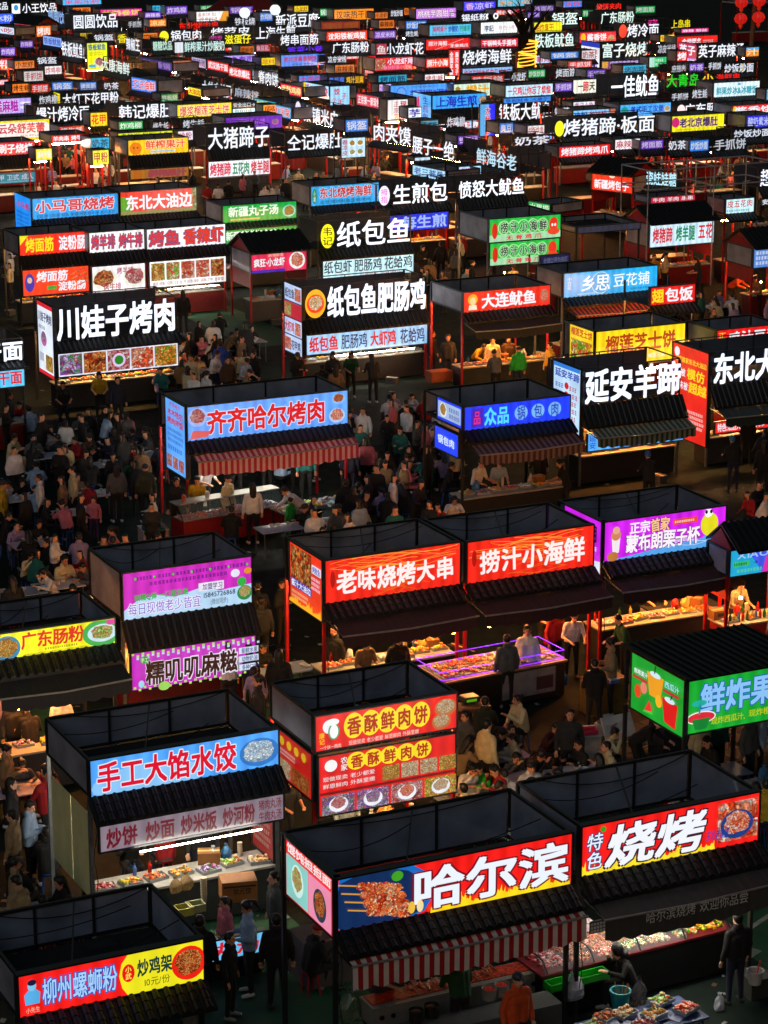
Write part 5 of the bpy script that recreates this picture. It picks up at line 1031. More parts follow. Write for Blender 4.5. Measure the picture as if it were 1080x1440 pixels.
# ------------------------------------------------------------------ ground
def struct(o): o['kind'] = 'structure'; return o
def ground():
    m, t, b = newmat('ground_paint')
    tc = t.nodes.new('ShaderNodeTexCoord'); n = t.nodes.new('ShaderNodeTexNoise'); n.inputs['Scale'].default_value = .35; n.inputs['Detail'].default_value = 8
    t.links.new(tc.outputs['Object'], n.inputs['Vector'])
    r = t.nodes.new('ShaderNodeValToRGB'); r.color_ramp.elements[0].position = .35; r.color_ramp.elements[1].position = .7
    b.inputs['Specular IOR Level'].default_value = .12
    r.color_ramp.elements[0].color = (.004, .008, .007, 1); r.color_ramp.elements[1].color = (.007, .014, .011, 1)
    t.links.new(n.outputs[0], r.inputs[0]); t.links.new(r.outputs[0], b.inputs['Base Color'])
    n2 = t.nodes.new('ShaderNodeTexNoise'); n2.inputs['Scale'].default_value = 3; t.links.new(tc.outputs['Object'], n2.inputs['Vector'])
    mr = t.nodes.new('ShaderNodeMapRange'); mr.inputs[3].default_value = .6; mr.inputs[4].default_value = .95
    t.links.new(n2.outputs[0], mr.inputs[0]); t.links.new(mr.outputs[0], b.inputs['Roughness'])
    mb = MB(); mb.quad((-900, -200, 0), (900, -200, 0), (900, 1600, 0), (-900, 1600, 0), m); struct(mb.build('ground'))
    # pale painted lines and a strip of paving at the right
    wp = paint('#8c8c84', .8, 0, .3, 9)
    def line(px1, py1, px2, py2, wd, z, nm, mat):
        a, b_ = at(px1, py1, z), at(px2, py2, z); d = (b_ - a).normalized(); n_ = Vector((-d.y, d.x, 0)) * wd / 2
        q = MB(); q.quad(a - n_, b_ - n_, b_ + n_, a + n_, mat); struct(q.build(nm))
    line(1035, 1352, 1062, 1334, .28, .008, 'painted_line', wp); line(1050, 1308, 1100, 1275, .1, .008, 'painted_line', wp)
    line(1030, 1050, 1110, 1022, .22, .012, 'painted_line', wp)
    gp_ = paint('#0a4428', .8, 0, .4, 2)
    for cx_, cy_, w2, h2 in ((1075, 1262, 1.6, 5.5), (392, 1418, 1.6, 4.2), (20, 990, 1.0, 3.0), (322, 452, 1.2, 5), (985, 470, 1.0, 4.0), (382, 985, 1.2, 2.6)):
        c_ = at(cx_, cy_, 0); U_, V_ = Vector((cos(.45), sin(.45), 0)), Vector((-sin(.45), cos(.45), 0)); c_.z = .004
        q = MB(); q.quad(c_ - U_ * w2 - V_ * h2, c_ + U_ * w2 - V_ * h2, c_ + U_ * w2 + V_ * h2, c_ - U_ * w2 + V_ * h2, gp_); struct(q.build('green_path'))
    pv = paint('#2c2e2c', .85, 0, .3, 3)
    a, b_ = at(930, 1090, 0), at(1200, 1000, 0); d = (b_ - a).normalized(); n_ = Vector((-d.y, d.x, 0))
    q = MB(); q.box((0, 0, 0), (1, 1, 1), pv); me = None
    base = struct(thing_empty('pavement', a))
    base.rotation_euler = (0, 0, atan2(d.y, d.x))
    me = MB().box((0.01, .01, 0), (.59, .59, .012), pv).mesh('paving_slab')
    for i in range(12):
        for j in range(5): put('paving_slab', me, base, (i * .6, j * .6 - .5, 0.0))
def thing_empty(name, loc):
    o = bpy.data.objects.new(name, None); COL.objects.link(o); o.location = loc; return o
# ------------------------------------------------------------------ small goods
FN = {'skewer': 'brown skewered meat', 'noodle': 'orange noodles', 'greens': 'leafy greens', 'shrimp': 'red shrimp', 'meat': 'raw red meat', 'bun': 'baked buns', 'dumpling': 'white dumplings', 'fruit': 'yellow fruit pieces', 'purple': 'dark pickles'}
G = {}
def goods():
    st = paint('#a0a4a8', .3, .3, .15, 8)
    mb = MB(); w_, d_, h_ = .19, .14, .06
    mb.box((-w_, -d_, 0), (w_, d_, .008), st); 
    for a, b in (((-w_, -d_, .008), (w_, -d_ + .008, h_)), ((-w_, d_ - .008, .008), (w_, d_, h_)), ((-w_, -d_ + .008, .008), (-w_ + .008, d_ - .008, h_)), ((w_ - .008, -d_ + .008, .008), (w_, d_ - .008, h_))): mb.box(a, b, st)
    G['tray'] = mb.mesh('food_tray')
    for f in FN:
        mb = MB(); m = food_mat(FOODS[f], 24)
        for i in range(34): mb.blob((random.uniform(-.16, .16), random.uniform(-.11, .11), random.uniform(.035, .09)), random.uniform(.02, .048), m, .4, .7)
        G['f_' + f] = mb.mesh('food_pieces')
    mb = MB(); mb.lathe((0, 0, 0), [(.045, 0), (.05, .01), (.085, .06), (.08, .06), (.05, .02)], paint('#d0d0d0', .3, 0, .05), 12); G['bowl'] = mb.mesh('bowl')
    mb = MB(); mb.lathe((0, 0, 0), [(.028, 0), (.04, .11), (.036, .11)], paint('#c8b8a0', .3, 0, .05), 10); G['cup'] = mb.mesh('cup')
    for i, c in enumerate(('#a01810', '#205018', '#c0a040', '#4060a0')):
        mb = MB(); mb.lathe((0, 0, 0), [(.035, 0), (.037, .14), (.014, .19), (.014, .23)], paint(c, .2, 0, .1), 10); G['bottle%d' % i] = mb.mesh('bottle')
    mb = MB(); pc = paint('#2050a0', .5, 0, .1); mb.lathe((0, 0, .40), [(.15, 0), (.16, .03), (.02, .035)], pc, 14)
    for a in range(4): mb.bar((.12 * cos(a * pi / 2 + .8), .12 * sin(a * pi / 2 + .8), .41), (.17 * cos(a * pi / 2 + .8), .17 * sin(a * pi / 2 + .8), 0), .016, pc)
    G['stool_b'] = mb.mesh('stool')
    mb2 = MB(); pc = paint('#a01410', .5, 0, .1); mb2.v, mb2.f, mb2.m, mb2.mats = mb.v, mb.f, mb.m, [pc]; G['stool_r'] = mb2.mesh('stool')
def table(px, py, rz=26, col='#8890a0', L=1.2, where=''):
    p = at(px, py, .74)
    r = thing('folding_table', 'folding table ' + where, 'table', (p.x, p.y, 0), radians(rz), 'dining tables')
    mb = MB(); mb.box((-L / 2, -.35, .715), (L / 2, .35, .74), paint(col, .3, 0, .2, 4)); mb.build('tabletop', r)
    for sx in (-1, 1):
        for sy in (-1, 1): MB().bar((sx * (L / 2 - .06), sy * .29, 0), (sx * (L / 2 - .06), sy * .29, .715), .014, paint('#707478', .4, .7)).build('leg', r)
    ca, sa = cos(radians(rz)), sin(radians(rz))
    for i in range(random.choice((4, 5, 6))):
        lx, ly = random.uniform(-L / 2 + .12, L / 2 - .12), random.uniform(-.22, .22)
        k = random.choice(('bowl', 'bowl', 'cup'))
        thing(k, ('white bowl' if k == 'bowl' else 'paper cup') + ' on the folding table ' + where, k, (p.x + lx * ca - ly * sa, p.y + lx * sa + ly * ca, .741), 0, k + 's on folding tables', G[k])
    return p, r
def seat_round(px, py, rz=26, n=4, where='', cols=None):
    p, r = table(px, py, rz, random.choice(('#98a0b4', '#c0c0cc', '#585c60', '#8090b0', '#c8b0c0')), where=where)
    ca, sa = cos(radians(rz)), sin(radians(rz))
    sp = [(-.32, -.62, 180), (.32, -.62, 180), (-.32, .62, 0), (.32, .62, 0), (.92, 0, -90), (-.92, 0, 90)]; random.shuffle(sp)
    for lx, ly, f in sp[:n]:
        q = (p.x + lx * ca - ly * sa, p.y + lx * sa + ly * ca)
        if not free(q, .2, .36): continue
        rr = radians(f + rz + random.uniform(-12, 12))
        person(q, rr, random.choice(('sit', 'eat', 'eat', 'lean')), random.choice(MIX))
        k = random.choice(('stool_b', 'stool_r'))
        STOOLQ.append((q, rr, k, where))
STOOLQ = []
def headpos(px, py, pose, kid=False, sc=1):
    hz = {'stand': 1.7, 'phone': 1.69, 'work': 1.64, 'bend': 1.42, 'walk': 1.7, 'sit': 1.24, 'eat': 1.18, 'lean': 1.24}[pose] * (.72 if kid else 1) * sc
    return at(px, py, hz)
def Pn(px, py, pose, rz, top=None, pants=None, hair=None, kid=False, hat=None, hcol='#0a0807', note=None, sc=1.0, label=None):
    p = headpos(px, py, pose, kid, sc); r = person((p.x, p.y), radians(rz), pose, top, pants, hair, note, hcol, sc * (.72 if kid else 1), kid, hat, label=label)
    if pose in ('sit', 'eat', 'lean'): STOOLQ.append(((p.x, p.y), radians(rz), random.choice(('stool_b', 'stool_r')), None))
    return r
def stock(st, i):
    if st['noc']: return
    """goods on the counter of one stall"""
    n = int((st['W'] - .3) / .42); fs = list(FN); random.shuffle(fs); n = min(n, len(fs), 9)
    for k in range(n):
        lx = .35 + (st['W'] - .6) * k / max(1, n - 1); ly = .42 + random.uniform(-.1, .12)
        q = st['P'] + st['u'] * lx + st['v'] * ly
        r = thing('food_tray', 'tray of %s under %s' % (FN[fs[k]], st['d']), 'tray', (q.x, q.y, .892), st['a'] + random.uniform(-.25, .25), 'food trays on stall counters', G['tray'])
        put('food_pieces', G['f_' + fs[k]], r)['kind'] = 'stuff'
    for j in random.sample(range(4), 3):
        q = st['P'] + st['u'] * random.uniform(.2, st['W'] - .2) + st['v'] * .76
        thing('bottle', ('red', 'green', 'amber', 'blue')[j] + ' bottle on counter under ' + st['d'], 'bottle', (q.x, q.y, .892), 0, 'bottles on stall counters', G['bottle%d' % j])

# ------------------------------------------------------------------ build everything
chars = set('0123456789状元饺大肉丸汤哈尔滨烧烤 欢迎你品尝')
def gather(o):
    if isinstance(o, str):
        for c in o: chars.add(c)
    elif isinstance(o, (list, tuple)):
        for x in o: gather(x)
    elif isinstance(o, dict):
        for x in o.values(): gather(x)
for a_, k_ in SPEC: gather(a_); gather(k_)
RECT = [(a[0], a[1], a[0] + max(a[2], 12), a[1] + a[3] + (a[2] * .4 if k.get('B') else 0)) for a, k in SPEC]
def nearest_spec(x, y):
    k = min(SPEC, key=lambda s: (s[0][0] + s[0][2] / 2 - x) ** 2 + 3 * (s[0][1] - y) ** 2); dx = x - k[0][0] - k[0][2] / 2
    return ('right of ' if abs(dx) > abs(y - k[0][1]) and dx > 0 else 'left of ' if abs(dx) > abs(y - k[0][1]) else 'behind ' if y < k[0][1] else 'in front of ') + k[0][8]
FT = ['烤面筋', '炸鸡柳', '铁板烧', '凉皮米线', '麻辣串', '奶茶', '小龙虾', '锅盔', '炒饭炒面', '手抓饼', '烤生蚝', '臭豆腐']
FC = [('#e02020', '#f4f8ff', 'red'), ('#3080e8', '#f4f8ff', 'blue'), ('#e8e4e8', '#c02838', 'white'), ('#f0d818', '#c02020', 'yellow'), ('#6838b8', '#e8d8ff', 'violet'), ('#18a050', '#f0fff0', 'green'), ('#f07820', '#401008', 'orange'), ('#30b0d8', '#102860', 'cyan')]
rf = random.Random(11); nf = 0; base_specs = list(SPEC)
for t_ in range(9000):
    if nf >= 84: break
    y_ = rf.uniform(8, 200); x_ = rf.uniform(0, 1040); w_ = rf.uniform(20, 48) * (.7 + y_ / 400); h_ = rf.uniform(9, 14) * (.75 + y_ / 400)
    if any(x_ - 1 < r[2] and x_ + w_ + 1 > r[0] and y_ - 3 < r[3] and y_ + h_ + 1 > r[1] for r in RECT): continue
    if any(abs(x_ + w_ / 2 - cx) < 45 and abs(y_ - cy) < 28 for cx, cy in ((740, 70), (1054, 40))) or (900 < x_ and y_ < 40) or (60 < x_ < 160 and 200 < y_): continue
    if 'fill' not in globals() or True:
        bgc, fg, cn = rf.choice(FC); tx = rf.choice(FT); let = rf.random() < .3
        dd = (('small white letters ' if let else 'little ' + cn + ' sign ') + nearest_spec(x_, y_)).split()[:11]; 
        while dd[-1] in ('and', 'with', 'of', 'the', 'a', 'behind', 'in', 'over', 'under', 'above', 'left', 'right'): dd.pop()
        RECT.append((x_, y_, x_ + w_, y_ + h_)); nf += 1
        SPEC.append(((x_, y_, w_, h_, 'L' if let else 'X', '#101010' if let else bgc, '#e8f0ff' if let else fg, tx, ' '.join(dd)), dict(lamp=rf.choice(('warm', 'none', 'hot', 'white')), s=rf.uniform(.55, 1.0), D=1.4)))
for tx in FT: gather(tx)
prepare_glyphs(chars)
ground()
for a_, k_ in SPEC:
    k_.pop('vend', None); stall(*a_, **k_)
make_poses(); goods()
# ------------------------------------------------------------------ people the photograph lets one pick out
Pn(40, 1127, 'phone', 80, 'light blue', 'black', 'short', label='person in pale shirt eating at the far left beside the dumpling stall')
Pn(20, 1212, 'sit', 150, 'black', 'black', 'hood'); Pn(66, 1168, 'sit', 190, 'black', 'black', 'short')
Pn(42, 994, 'work', 206, 'black', 'black', 'short', hat='#3c5a1c', label='vendor in black with a green knitted cap, back to the camera')
Pn(232, 1150, 'sit', 206, 'red', 'grey', 'short'); Pn(288, 1150, 'sit', 200, 'tan', 'charcoal', 'long'); Pn(180, 1160, 'eat', 20, 'black', 'black', 'short')
Pn(316, 1262, 'stand', -60, 'pink', 'teal', 'tail', kid=False, sc=.84, label='girl in pink with a flower in her ponytail at the dumpling stall')
Pn(349, 1268, 'phone', -75, 'light blue', 'black', 'tail', label='woman in dark vest over pale sleeves with long tied hair')
Pn(322, 1312, 'stand', 75, 'black', 'black', 'short', sc=.9, label='boy in black tracksuit with pale side stripes')
Pn(281, 1288, 'stand', 170, 'black', 'black', 'short', label='person in black just left of the girl in pink')
Pn(386, 1226, 'stand', -70, 'grey', 'charcoal', 'short', label='man in grey-blue jacket left of the red barbecue stall')
Pn(389, 1286, 'stand', 185, 'black', 'black', 'short', label='person in long black coat seen from behind, bottom centre')
Pn(436, 1302, 'sit', 120, 'black', 'black', 'cap', hat='#a01018')
q_ = STALLS[2]['P'] + STALLS[2]['u'] * 2.3 + STALLS[2]['v'] * .32; person((q_.x, q_.y), radians(206), 'work', 'dark green', 'black', 'short', label='grill cook in green shirt under the striped awning')
Pn(728, 1368, 'stand', 30, 'orange', 'black', 'cap', label='vendor in orange and black jacket with dark knitted hat')
Pn(890, 1328, 'eat', -75, 'black', 'black', 'hood', label='person in black with pink mask bending over the blue table')
Pn(1078, 1096, 'stand', 180, 'yellow', 'navy', 'short')
Pn(713, 893, 'stand', 200, 'grey', 'black', 'bun', label='woman in grey sweater facing the purple-lit display')
Pn(735, 976, 'lean', -60, 'cream', 'black', 'bun'); Pn(681, 984, 'sit', 170, 'olive', 'black', 'short'); Pn(690, 1022, 'eat', 60, 'charcoal', 'black', 'tail')
Pn(713, 1018, 'lean', 40, 'dark green', 'teal', 'short', sc=.9); Pn(766, 1012, 'eat', 50, 'maroon', 'black', 'short'); Pn(822, 1038, 'sit', -60, 'black', 'black', 'short')
Pn(742, 1054, 'eat', 70, 'black', 'black', 'tail'); Pn(688, 1070, 'eat', -50, 'bright green', 'black', 'short')
Pn(881, 864, 'work', -70, 'dark green', 'black', 'short', label='cook in dark green T-shirt working at the purple sign stall')
Pn(510, 896, 'work', 30, 'tan', 'black', 'short'); Pn(560, 892, 'stand', 20, 'black', 'black', 'short'); Pn(470, 880, 'stand', -40, 'black', 'black', 'short')
Pn(805, 858, 'work', 10, 'white', 'black', 'bun', hcol='#6a3a1c'); Pn(782, 852, 'stand', 40, 'red', 'black', 'short'); Pn(742, 880, 'stand', 0, 'white', 'black', 'long')
Pn(902, 1008, 'bend', 70, 'black', 'black', 'short'); Pn(1006, 1034, 'work', -60, 'black', 'black', 'short'); Pn(1000, 980, 'stand', 30, 'charcoal', 'black', 'long')
for i_, lx_, ly_, ps_, tp_ in ((9, .5, 1.2, 'stand', 'cream'), (9, 1.1, 1.3, 'work', 'brown'), (9, 1.7, 1.25, 'work', 'beige'), (9, 2.3, 1.3, 'phone', 'tan'), (10, .9, 1.2, 'stand', 'charcoal'), (10, 1.9, 1.3, 'work', 'white')):
    q_ = STALLS[i_]['P'] + STALLS[i_]['u'] * lx_ + STALLS[i_]['v'] * ly_; person((q_.x, q_.y), STALLS[i_]['a'], ps_, tp_, note='in')
Pn(367, 840, 'stand', 190, 'charcoal', 'black', 'short'); Pn(395, 815, 'phone', 60, 'black', 'black', 'short')
for a in ((55, 667, 'stand', -80, 'white', 'black', 'short'), (102, 656, 'stand', -75, 'cream', 'black', 'short'), (163, 652, 'stand', 200, 'grey', 'black', 'long'), (204, 653, 'stand', 190, 'olive', 'black', 'cap'),
          (113, 580, 'sit', 0, 'grey'), (145, 570, 'lean', 30, 'black'), (180, 579, 'sit', -20, 'pink'), (122, 609, 'sit', 40, 'brown'), (211, 601, 'sit', -90, 'black'), (15, 610, 'sit', 60, 'cream', 'cream', 'long'), (45, 622, 'sit', 160, 'charcoal', 'black', 'long'),
          (81, 593, 'eat', 30, 'black'), (51, 651, 'sit', 190, 'light blue'), (183, 641, 'eat', 20, 'dark green', 'black', 'long'), (126, 644, 'sit', 190, 'charcoal', 'black', 'long'), (3, 676, 'stand', 90, 'yellow'), (28, 670, 'eat', 20, 'black', 'black', 'long'),
          (4, 721, 'sit', 90, 'black'), (36, 773, 'eat', 40, 'cream', 'black', 'long'), (72, 757, 'lean', -60, 'black'), (111, 752, 'sit', 190, 'lilac'), (104, 818, 'eat', 0, 'pink'), (51, 837, 'eat', 30, 'black'), (164, 740, 'sit', -70, 'pink', 'black', 'tail'), (213, 750, 'sit', 90, 'black'), (158, 757, 'sit', 180, 'black'),
          (355, 680, 'stand', 196, 'white', 'black', 'long'), (325, 714, 'sit', 180, 'black'), (417, 684, 'bend', -60, 'white', 'grey', 'short'), (248, 672, 'stand', 20, 'black'), (276, 668, 'work', 10, 'yellow'), (320, 668, 'stand', 60, 'cream'),
          (430, 622, 'stand', 10, 'teal', 'black', 'short'), (563, 600, 'phone', -30, 'teal', 'black', 'short'), (510, 573, 'walk', 0, 'white', 'navy', 'short'), (440, 598, 'stand', 60, 'black'), (437, 558, 'stand', 170, 'brown'), (492, 622, 'stand', 170, 'navy', 'navy', 'long'), (486, 674, 'stand', 180, 'black'),
          (600, 592, 'eat', 60, 'white'), (550, 556, 'sit', 200, 'white'), (540, 760, 'sit', 20, 'charcoal'), (628, 650, 'sit', 80, 'black', 'black', 'short'), (636, 695, 'eat', 10, 'white'), (760, 631, 'work', 190, 'black'), (797, 646, 'work', -80, 'black'), (690, 560, 'stand', 20, 'black'),
          (493, 493, 'work', 10, 'dark green', 'black', 'long'), (468, 495, 'phone', 10, 'charcoal', 'black', 'long'), (418, 496, 'phone', 30, 'black'), (453, 512, 'stand', 190, 'black'), (472, 514, 'stand', 190, 'tan'), (525, 500, 'work', -160, 'charcoal'),
          (673, 482, 'bend', 30, 'yellow', 'black', 'short'), (698, 494, 'work', 200, 'grey'), (608, 465, 'stand', 60, 'black'), (630, 470, 'stand', 0, 'charcoal'), (693, 474, 'stand', 0, 'cream', 'black', 'bun'), (715, 472, 'stand', 10, 'brown', 'black', 'long'), (729, 487, 'stand', 200, 'bright green'), (774, 482, 'stand', -60, 'yellow', 'black', 'long'),
          (1075, 620, 'stand', 190, 'black'), (1033, 384, 'bend', 60, 'orange', 'black', 'short'), (936, 355, 'phone', 70, 'cream', 'black', 'long'), (985, 362, 'work', -80, 'charcoal'), (920, 358, 'stand', 20, 'yellow'), (1068, 388, 'work', -60, 'tan'),
          (257, 409, 'stand', 190, 'black'), (308, 444, 'bend', 180, 'black'), (282, 471, 'sit', 20, 'pink', 'black', 'short'), (300, 476, 'sit', 0, 'white'), (310, 480, 'stand', 180, 'blue', 'blue', 'short'), (320, 502, 'stand', 30, 'brown', 'black', 'short'), (268, 499, 'stand', 0, 'cream', 'black', 'short'), (338, 462, 'sit', 60, 'white', 'black', 'long'), (356, 494, 'stand', -30, 'black'),
          (88, 535, 'work', 10, 'black'), (140, 522, 'work', 0, 'yellow', 'black', 'long'), (165, 530, 'stand', 30, 'navy'), (225, 518, 'sit', 180, 'lilac'), (13, 552, 'stand', 90, 'navy'), (620, 340, 'stand', 185, 'black'), (640, 343, 'stand', 185, 'charcoal'), (664, 366, 'stand', 90, 'black'), (720, 372, 'work', 20, 'cream'),
          (322, 255, 'work', 190, 'black'), (290, 258, 'work', 20, 'red'), (307, 258, 'work', 0, 'white'), (372, 260, 'stand', 20, 'white'), (420, 238, 'phone', 0, 'cream', 'black', 'long'), (455, 240, 'stand', 20, 'beige'), (468, 248, 'stand', 0, 'black'), (595, 345, 'phone', 20, 'black'), (97, 206, 'stand', 20, 'teal'), (118, 207, 'stand', 60, 'charcoal'), (106, 204, 'stand', 0, 'white'), (145, 240, 'stand', 0, 'grey')):
    Pn(*a)
Pn(131, 699, 'stand', 0, 'pink', 'purple', 'tail', kid=True, label='small child in pink and black tracksuit facing the camera')
Pn(408, 700, 'stand', -120, 'bright green', 'grey', 'bun', kid=True, label='child in bright green top by the meat display')
Pn(914, 638, 'work', 190, 'black', 'black', 'short', hat='#1858a0', label='vendor in black with blue cap below the white letter stall')
Pn(1033, 616, 'work', 190, 'black', 'navy', 'short', hat='#1c70a0', label='cook with blue cap and jeans beside the tall red board')
# vendors behind and customers around the stalls
for st in STALLS:
    if st['ppm'] < 20 or st['W'] < 1.5: continue
    n = 1 if st['ppm'] < 30 else 2
    for k in range(n):
        lx = random.uniform(.35, st['W'] - .35)
        if random.random() < .55: q = st['P'] + st['u'] * lx + st['v'] * 1.25; rz = st['a']; note = 'in'
        elif random.random() < .5: q = st['P'] + st['u'] * lx + st['v'] * (-.45); rz = st['a'] + pi; note = None
        else: q = st['P'] + st['u'] * lx + st['v'] * (st['D'] + .35); rz = st['a']; note = None
        if len(PEOPLE) < 168 and all((q.x - x) ** 2 + (q.y - y) ** 2 > .4 for x, y in PPOS): person((q.x, q.y), rz + random.uniform(-.3, .3), random.choice(('work', 'stand', 'phone') if note else ('work', 'stand')), note=note)
# tables with diners
for i, (px, py, n, wh) in enumerate(((70, 640, 2, 'behind the man in the white jacket'), (92, 627, 3, 'below the unlit meat display'), (168, 621, 2, 'before the diner in pink'), (150, 652, 2, 'left of the light blue side sign'), (132, 694, 3, 'beside the small child'), (48, 764, 3, 'under the black-haired diners at left'),
        (28, 832, 3, 'at the left edge near the yellow sign'), (82, 822, 2, 'in front of the man in pink'), (205, 640, 3, 'right beside the light blue side sign'), (600, 655, 5, 'in the dark aisle of the middle row'), (575, 575, 4, 'below the white letters with fish badge'), (715, 1098, 2, 'in front of the kneeling diners'), (805, 1086, 2, 'near the foam boxes'),
        (392, 742, 1, 'by the child in green'), (640, 590, 3, 'left of the deep blue sign'), (300, 520, 4, 'behind the light blue sign'), (250, 500, 3, 'right of the meat photo board'), (350, 480, 4, 'between the fish and meat stalls'), (20, 590, 3, 'at the left edge by the noodle board'), (930, 440, 4, 'behind the yellow durian stall'), (1010, 430, 4, 'under the tiled stall at right'), (540, 700, 4, 'in the dark centre of the market'), (30, 700, 3, 'left of the man in the white jacket'), (100, 720, 2, 'under the child'), (480, 730, 3, 'behind the orange-red skewer stall'))):
    seat_round(px, py, 26, n, wh)
for px, py, n, wh in ((655, 1118, 4, 'behind the two big red grill signs'), (745, 1122, 4, 'behind the grill stall parapet'), (880, 1100, 4, 'below the green fruit juice sign'), (700, 1062, 2, 'among the diners by the scale'), (1010, 1085, 3, 'under the green juice board'), (25, 1285, 3, 'left of the dumpling stall'), (20, 1110, 3, 'at the lower left edge'), (560, 1010, 3, 'beside the five-disc red sign'), (400, 940, 2, 'left of the skewer stall'), (1060, 1120, 2, 'behind the person in yellow')): seat_round(px, py, 26, n, wh)
# loose crowd
def crowd(x0, y0, x1, y1, n, poses=('stand', 'stand', 'walk', 'phone', 'work')):
    t = 0
    while n > 0 and t < 80 and len(PEOPLE) < 294:
        t += 1; q = at(random.uniform(x0, x1), random.uniform(y0, y1), 1.65)
        if free(q): person((q.x, q.y), random.uniform(-pi, pi), random.choice(poses)); n -= 1
crowd(640, 990, 850, 1090, 8, ('sit', 'eat', 'stand')); crowd(0, 1050, 75, 1250, 6); crowd(1000, 990, 1080, 1080, 5); crowd(800, 900, 1000, 960, 4); crowd(330, 820, 405, 960, 5);
crowd(50, 200, 165, 268, 8); crowd(235, 470, 345, 530, 8); crowd(0, 560, 220, 620, 12); crowd(480, 560, 640, 640, 10); crowd(560, 640, 640, 740, 6)
crowd(840, 400, 1080, 470, 12); crowd(930, 205, 1075, 260, 4); crowd(620, 340, 700, 380, 5);  crowd(340, 600, 420, 660, 4)
crowd(330, 850, 400, 900, 2); crowd(820, 200, 900, 240, 4)
# the rest of the throng: beyond the 300 figures above, one joined mass
def throng(areas):
    global POSE
    vv, ff, mi, mats, off = [], [], [], [], 0
    def mid(m):
        if m not in mats: mats.append(m)
        return mats.index(m)
    for (x0, y0, x1, y1, n) in areas:
        t = 0
        while n > 0 and t < 120:
            t += 1; q = at(random.uniform(x0, x1), random.uniform(y0, y1), 1.6)
            if not free(q, .22, .4): continue
            PPOS.append((q.x, q.y)); n -= 1
            k = random.choice(LOWP); V, F, M = k; a = random.uniform(-pi, pi); s = random.uniform(.93, 1.05); R_m = np.array([[cos(a), -sin(a), 0], [sin(a), cos(a), 0], [0, 0, 1]])
            vv.append((V * s) @ R_m.T + np.array([q.x, q.y, 0])); ff.append(F + off); off += len(V)
            top = CLOTH[random.choice(MIX)]
            lut = np.array([mid(paint(SKIN[0], .55, 0, .08)), mid(paint(top, .85, 0, .25, 7, bump=.35)), mid(paint('#0a0a0c', .85, 0, .2, 7)), mid(paint('#101010', .6)), mid(paint('#0a0807', .5, 0, .2, 30))]); mi.append(lut[M])
    V = np.concatenate(vv); F = np.concatenate(ff); M = np.concatenate(mi)
    me = bpy.data.meshes.new('crowd'); me.vertices.add(len(V)); me.vertices.foreach_set('co', V.ravel().astype('f')); me.loops.add(F.size); me.loops.foreach_set('vertex_index', F.ravel().astype('i'))
    me.polygons.add(len(F)); me.polygons.foreach_set('loop_start', (np.arange(len(F)) * 4).astype('i'))
    for m in mats: me.materials.append(m)
    me.polygons.foreach_set('material_index', M.astype('i')); me.polygons.foreach_set('use_smooth', np.ones(len(F), bool)); me.update(calc_edges=True); me.validate()
    o = thing('crowd', 'the dense far crowd of shoppers filling the aisles between the stalls', 'crowd', mesh=me); o['kind'] = 'stuff'
LOWP = []
for ps in ('stand', 'phone', 'walk', 'work', 'sit'):
    src = POSE[ps]['me']; o_ = bpy.data.objects.new('t', src); COL.objects.link(o_); r_ = o_.modifiers.new('r', 'REMESH'); r_.mode = 'VOXEL'; r_.voxel_size = .042
    dg = bpy.context.evaluated_depsgraph_get(); dg.update(); m_ = bpy.data.meshes.new_from_object(o_.evaluated_get(dg)); bpy.data.objects.remove(o_)
    n_ = len(m_.vertices); V_ = np.empty(n_ * 3); m_.vertices.foreach_get('co', V_); V_ = V_.reshape(-1, 3); F_ = np.array([tuple(p.vertices) for p in m_.polygons if len(p.vertices) == 4])
    C_ = V_[F_].mean(1); hd_ = np.array(POSE[ps]['head']); z_ = C_[:, 2]; hz = POSE[ps]['hip'].z
    M_ = np.where(z_ > hz - .02, 1, 2); M_[z_ < .1] = 3; dh = np.linalg.norm(C_ - hd_, axis=1); M_[dh < .16] = 0; M_[(dh < .17) & ((z_ > hd_[2] + .05) | (C_[:, 1] > hd_[1] + .03))] = 4
    LOWP.append((V_, F_, M_)); bpy.data.meshes.remove(m_)
throng(((0, 560, 222, 640, 18), (0, 640, 225, 760, 14), (225, 440, 350, 540, 18), (480, 560, 645, 700, 34), (840, 400, 1080, 480, 18), (930, 200, 1080, 262, 20), (40, 195, 170, 270, 26), (475, 200, 570, 255, 14), (330, 590, 440, 680, 10),
        (10, 85, 100, 160, 22), (140, 115, 250, 165, 16), (690, 75, 810, 130, 16), (590, 185, 690, 215, 12), (600, 330, 700, 390, 10), (340, 230, 480, 270, 12), (0, 330, 60, 400, 6), (800, 190, 930, 240, 10), (330, 60, 560, 160, 14), (830, 60, 1060, 170, 16), (200, 240, 280, 275, 6), (420, 700, 560, 770, 12), (560, 700, 640, 760, 6), (1040, 560, 1080, 700, 5)))
for n_, (q, rz, k, wh) in enumerate(STOOLQ):
    s = [s for s in STALLS if True]; nr = min(s, key=lambda s: (s['P'] + s['u'] * s['W'] / 2 - Vector((q[0], q[1], 0))).length)
    thing('stool', ' '.join((('blue' if k == 'stool_b' else 'red') + ' stool under the diner in ' + min(PEOPLE, key=lambda k_: (k_['o'].location.x - q[0]) ** 2 + (k_['o'].location.y - q[1]) ** 2)['top'] + ' near ' + nr['d']).split()[:16]).rstrip(','), 'stool', (q[0], q[1], 0), rz, 'plastic stools', G[k])
for i, st in enumerate(STALLS[:46]):
    if st['ppm'] > 27 and st['W'] > 1.6 and not (st['d'].startswith('green fruit')): stock(st, i)

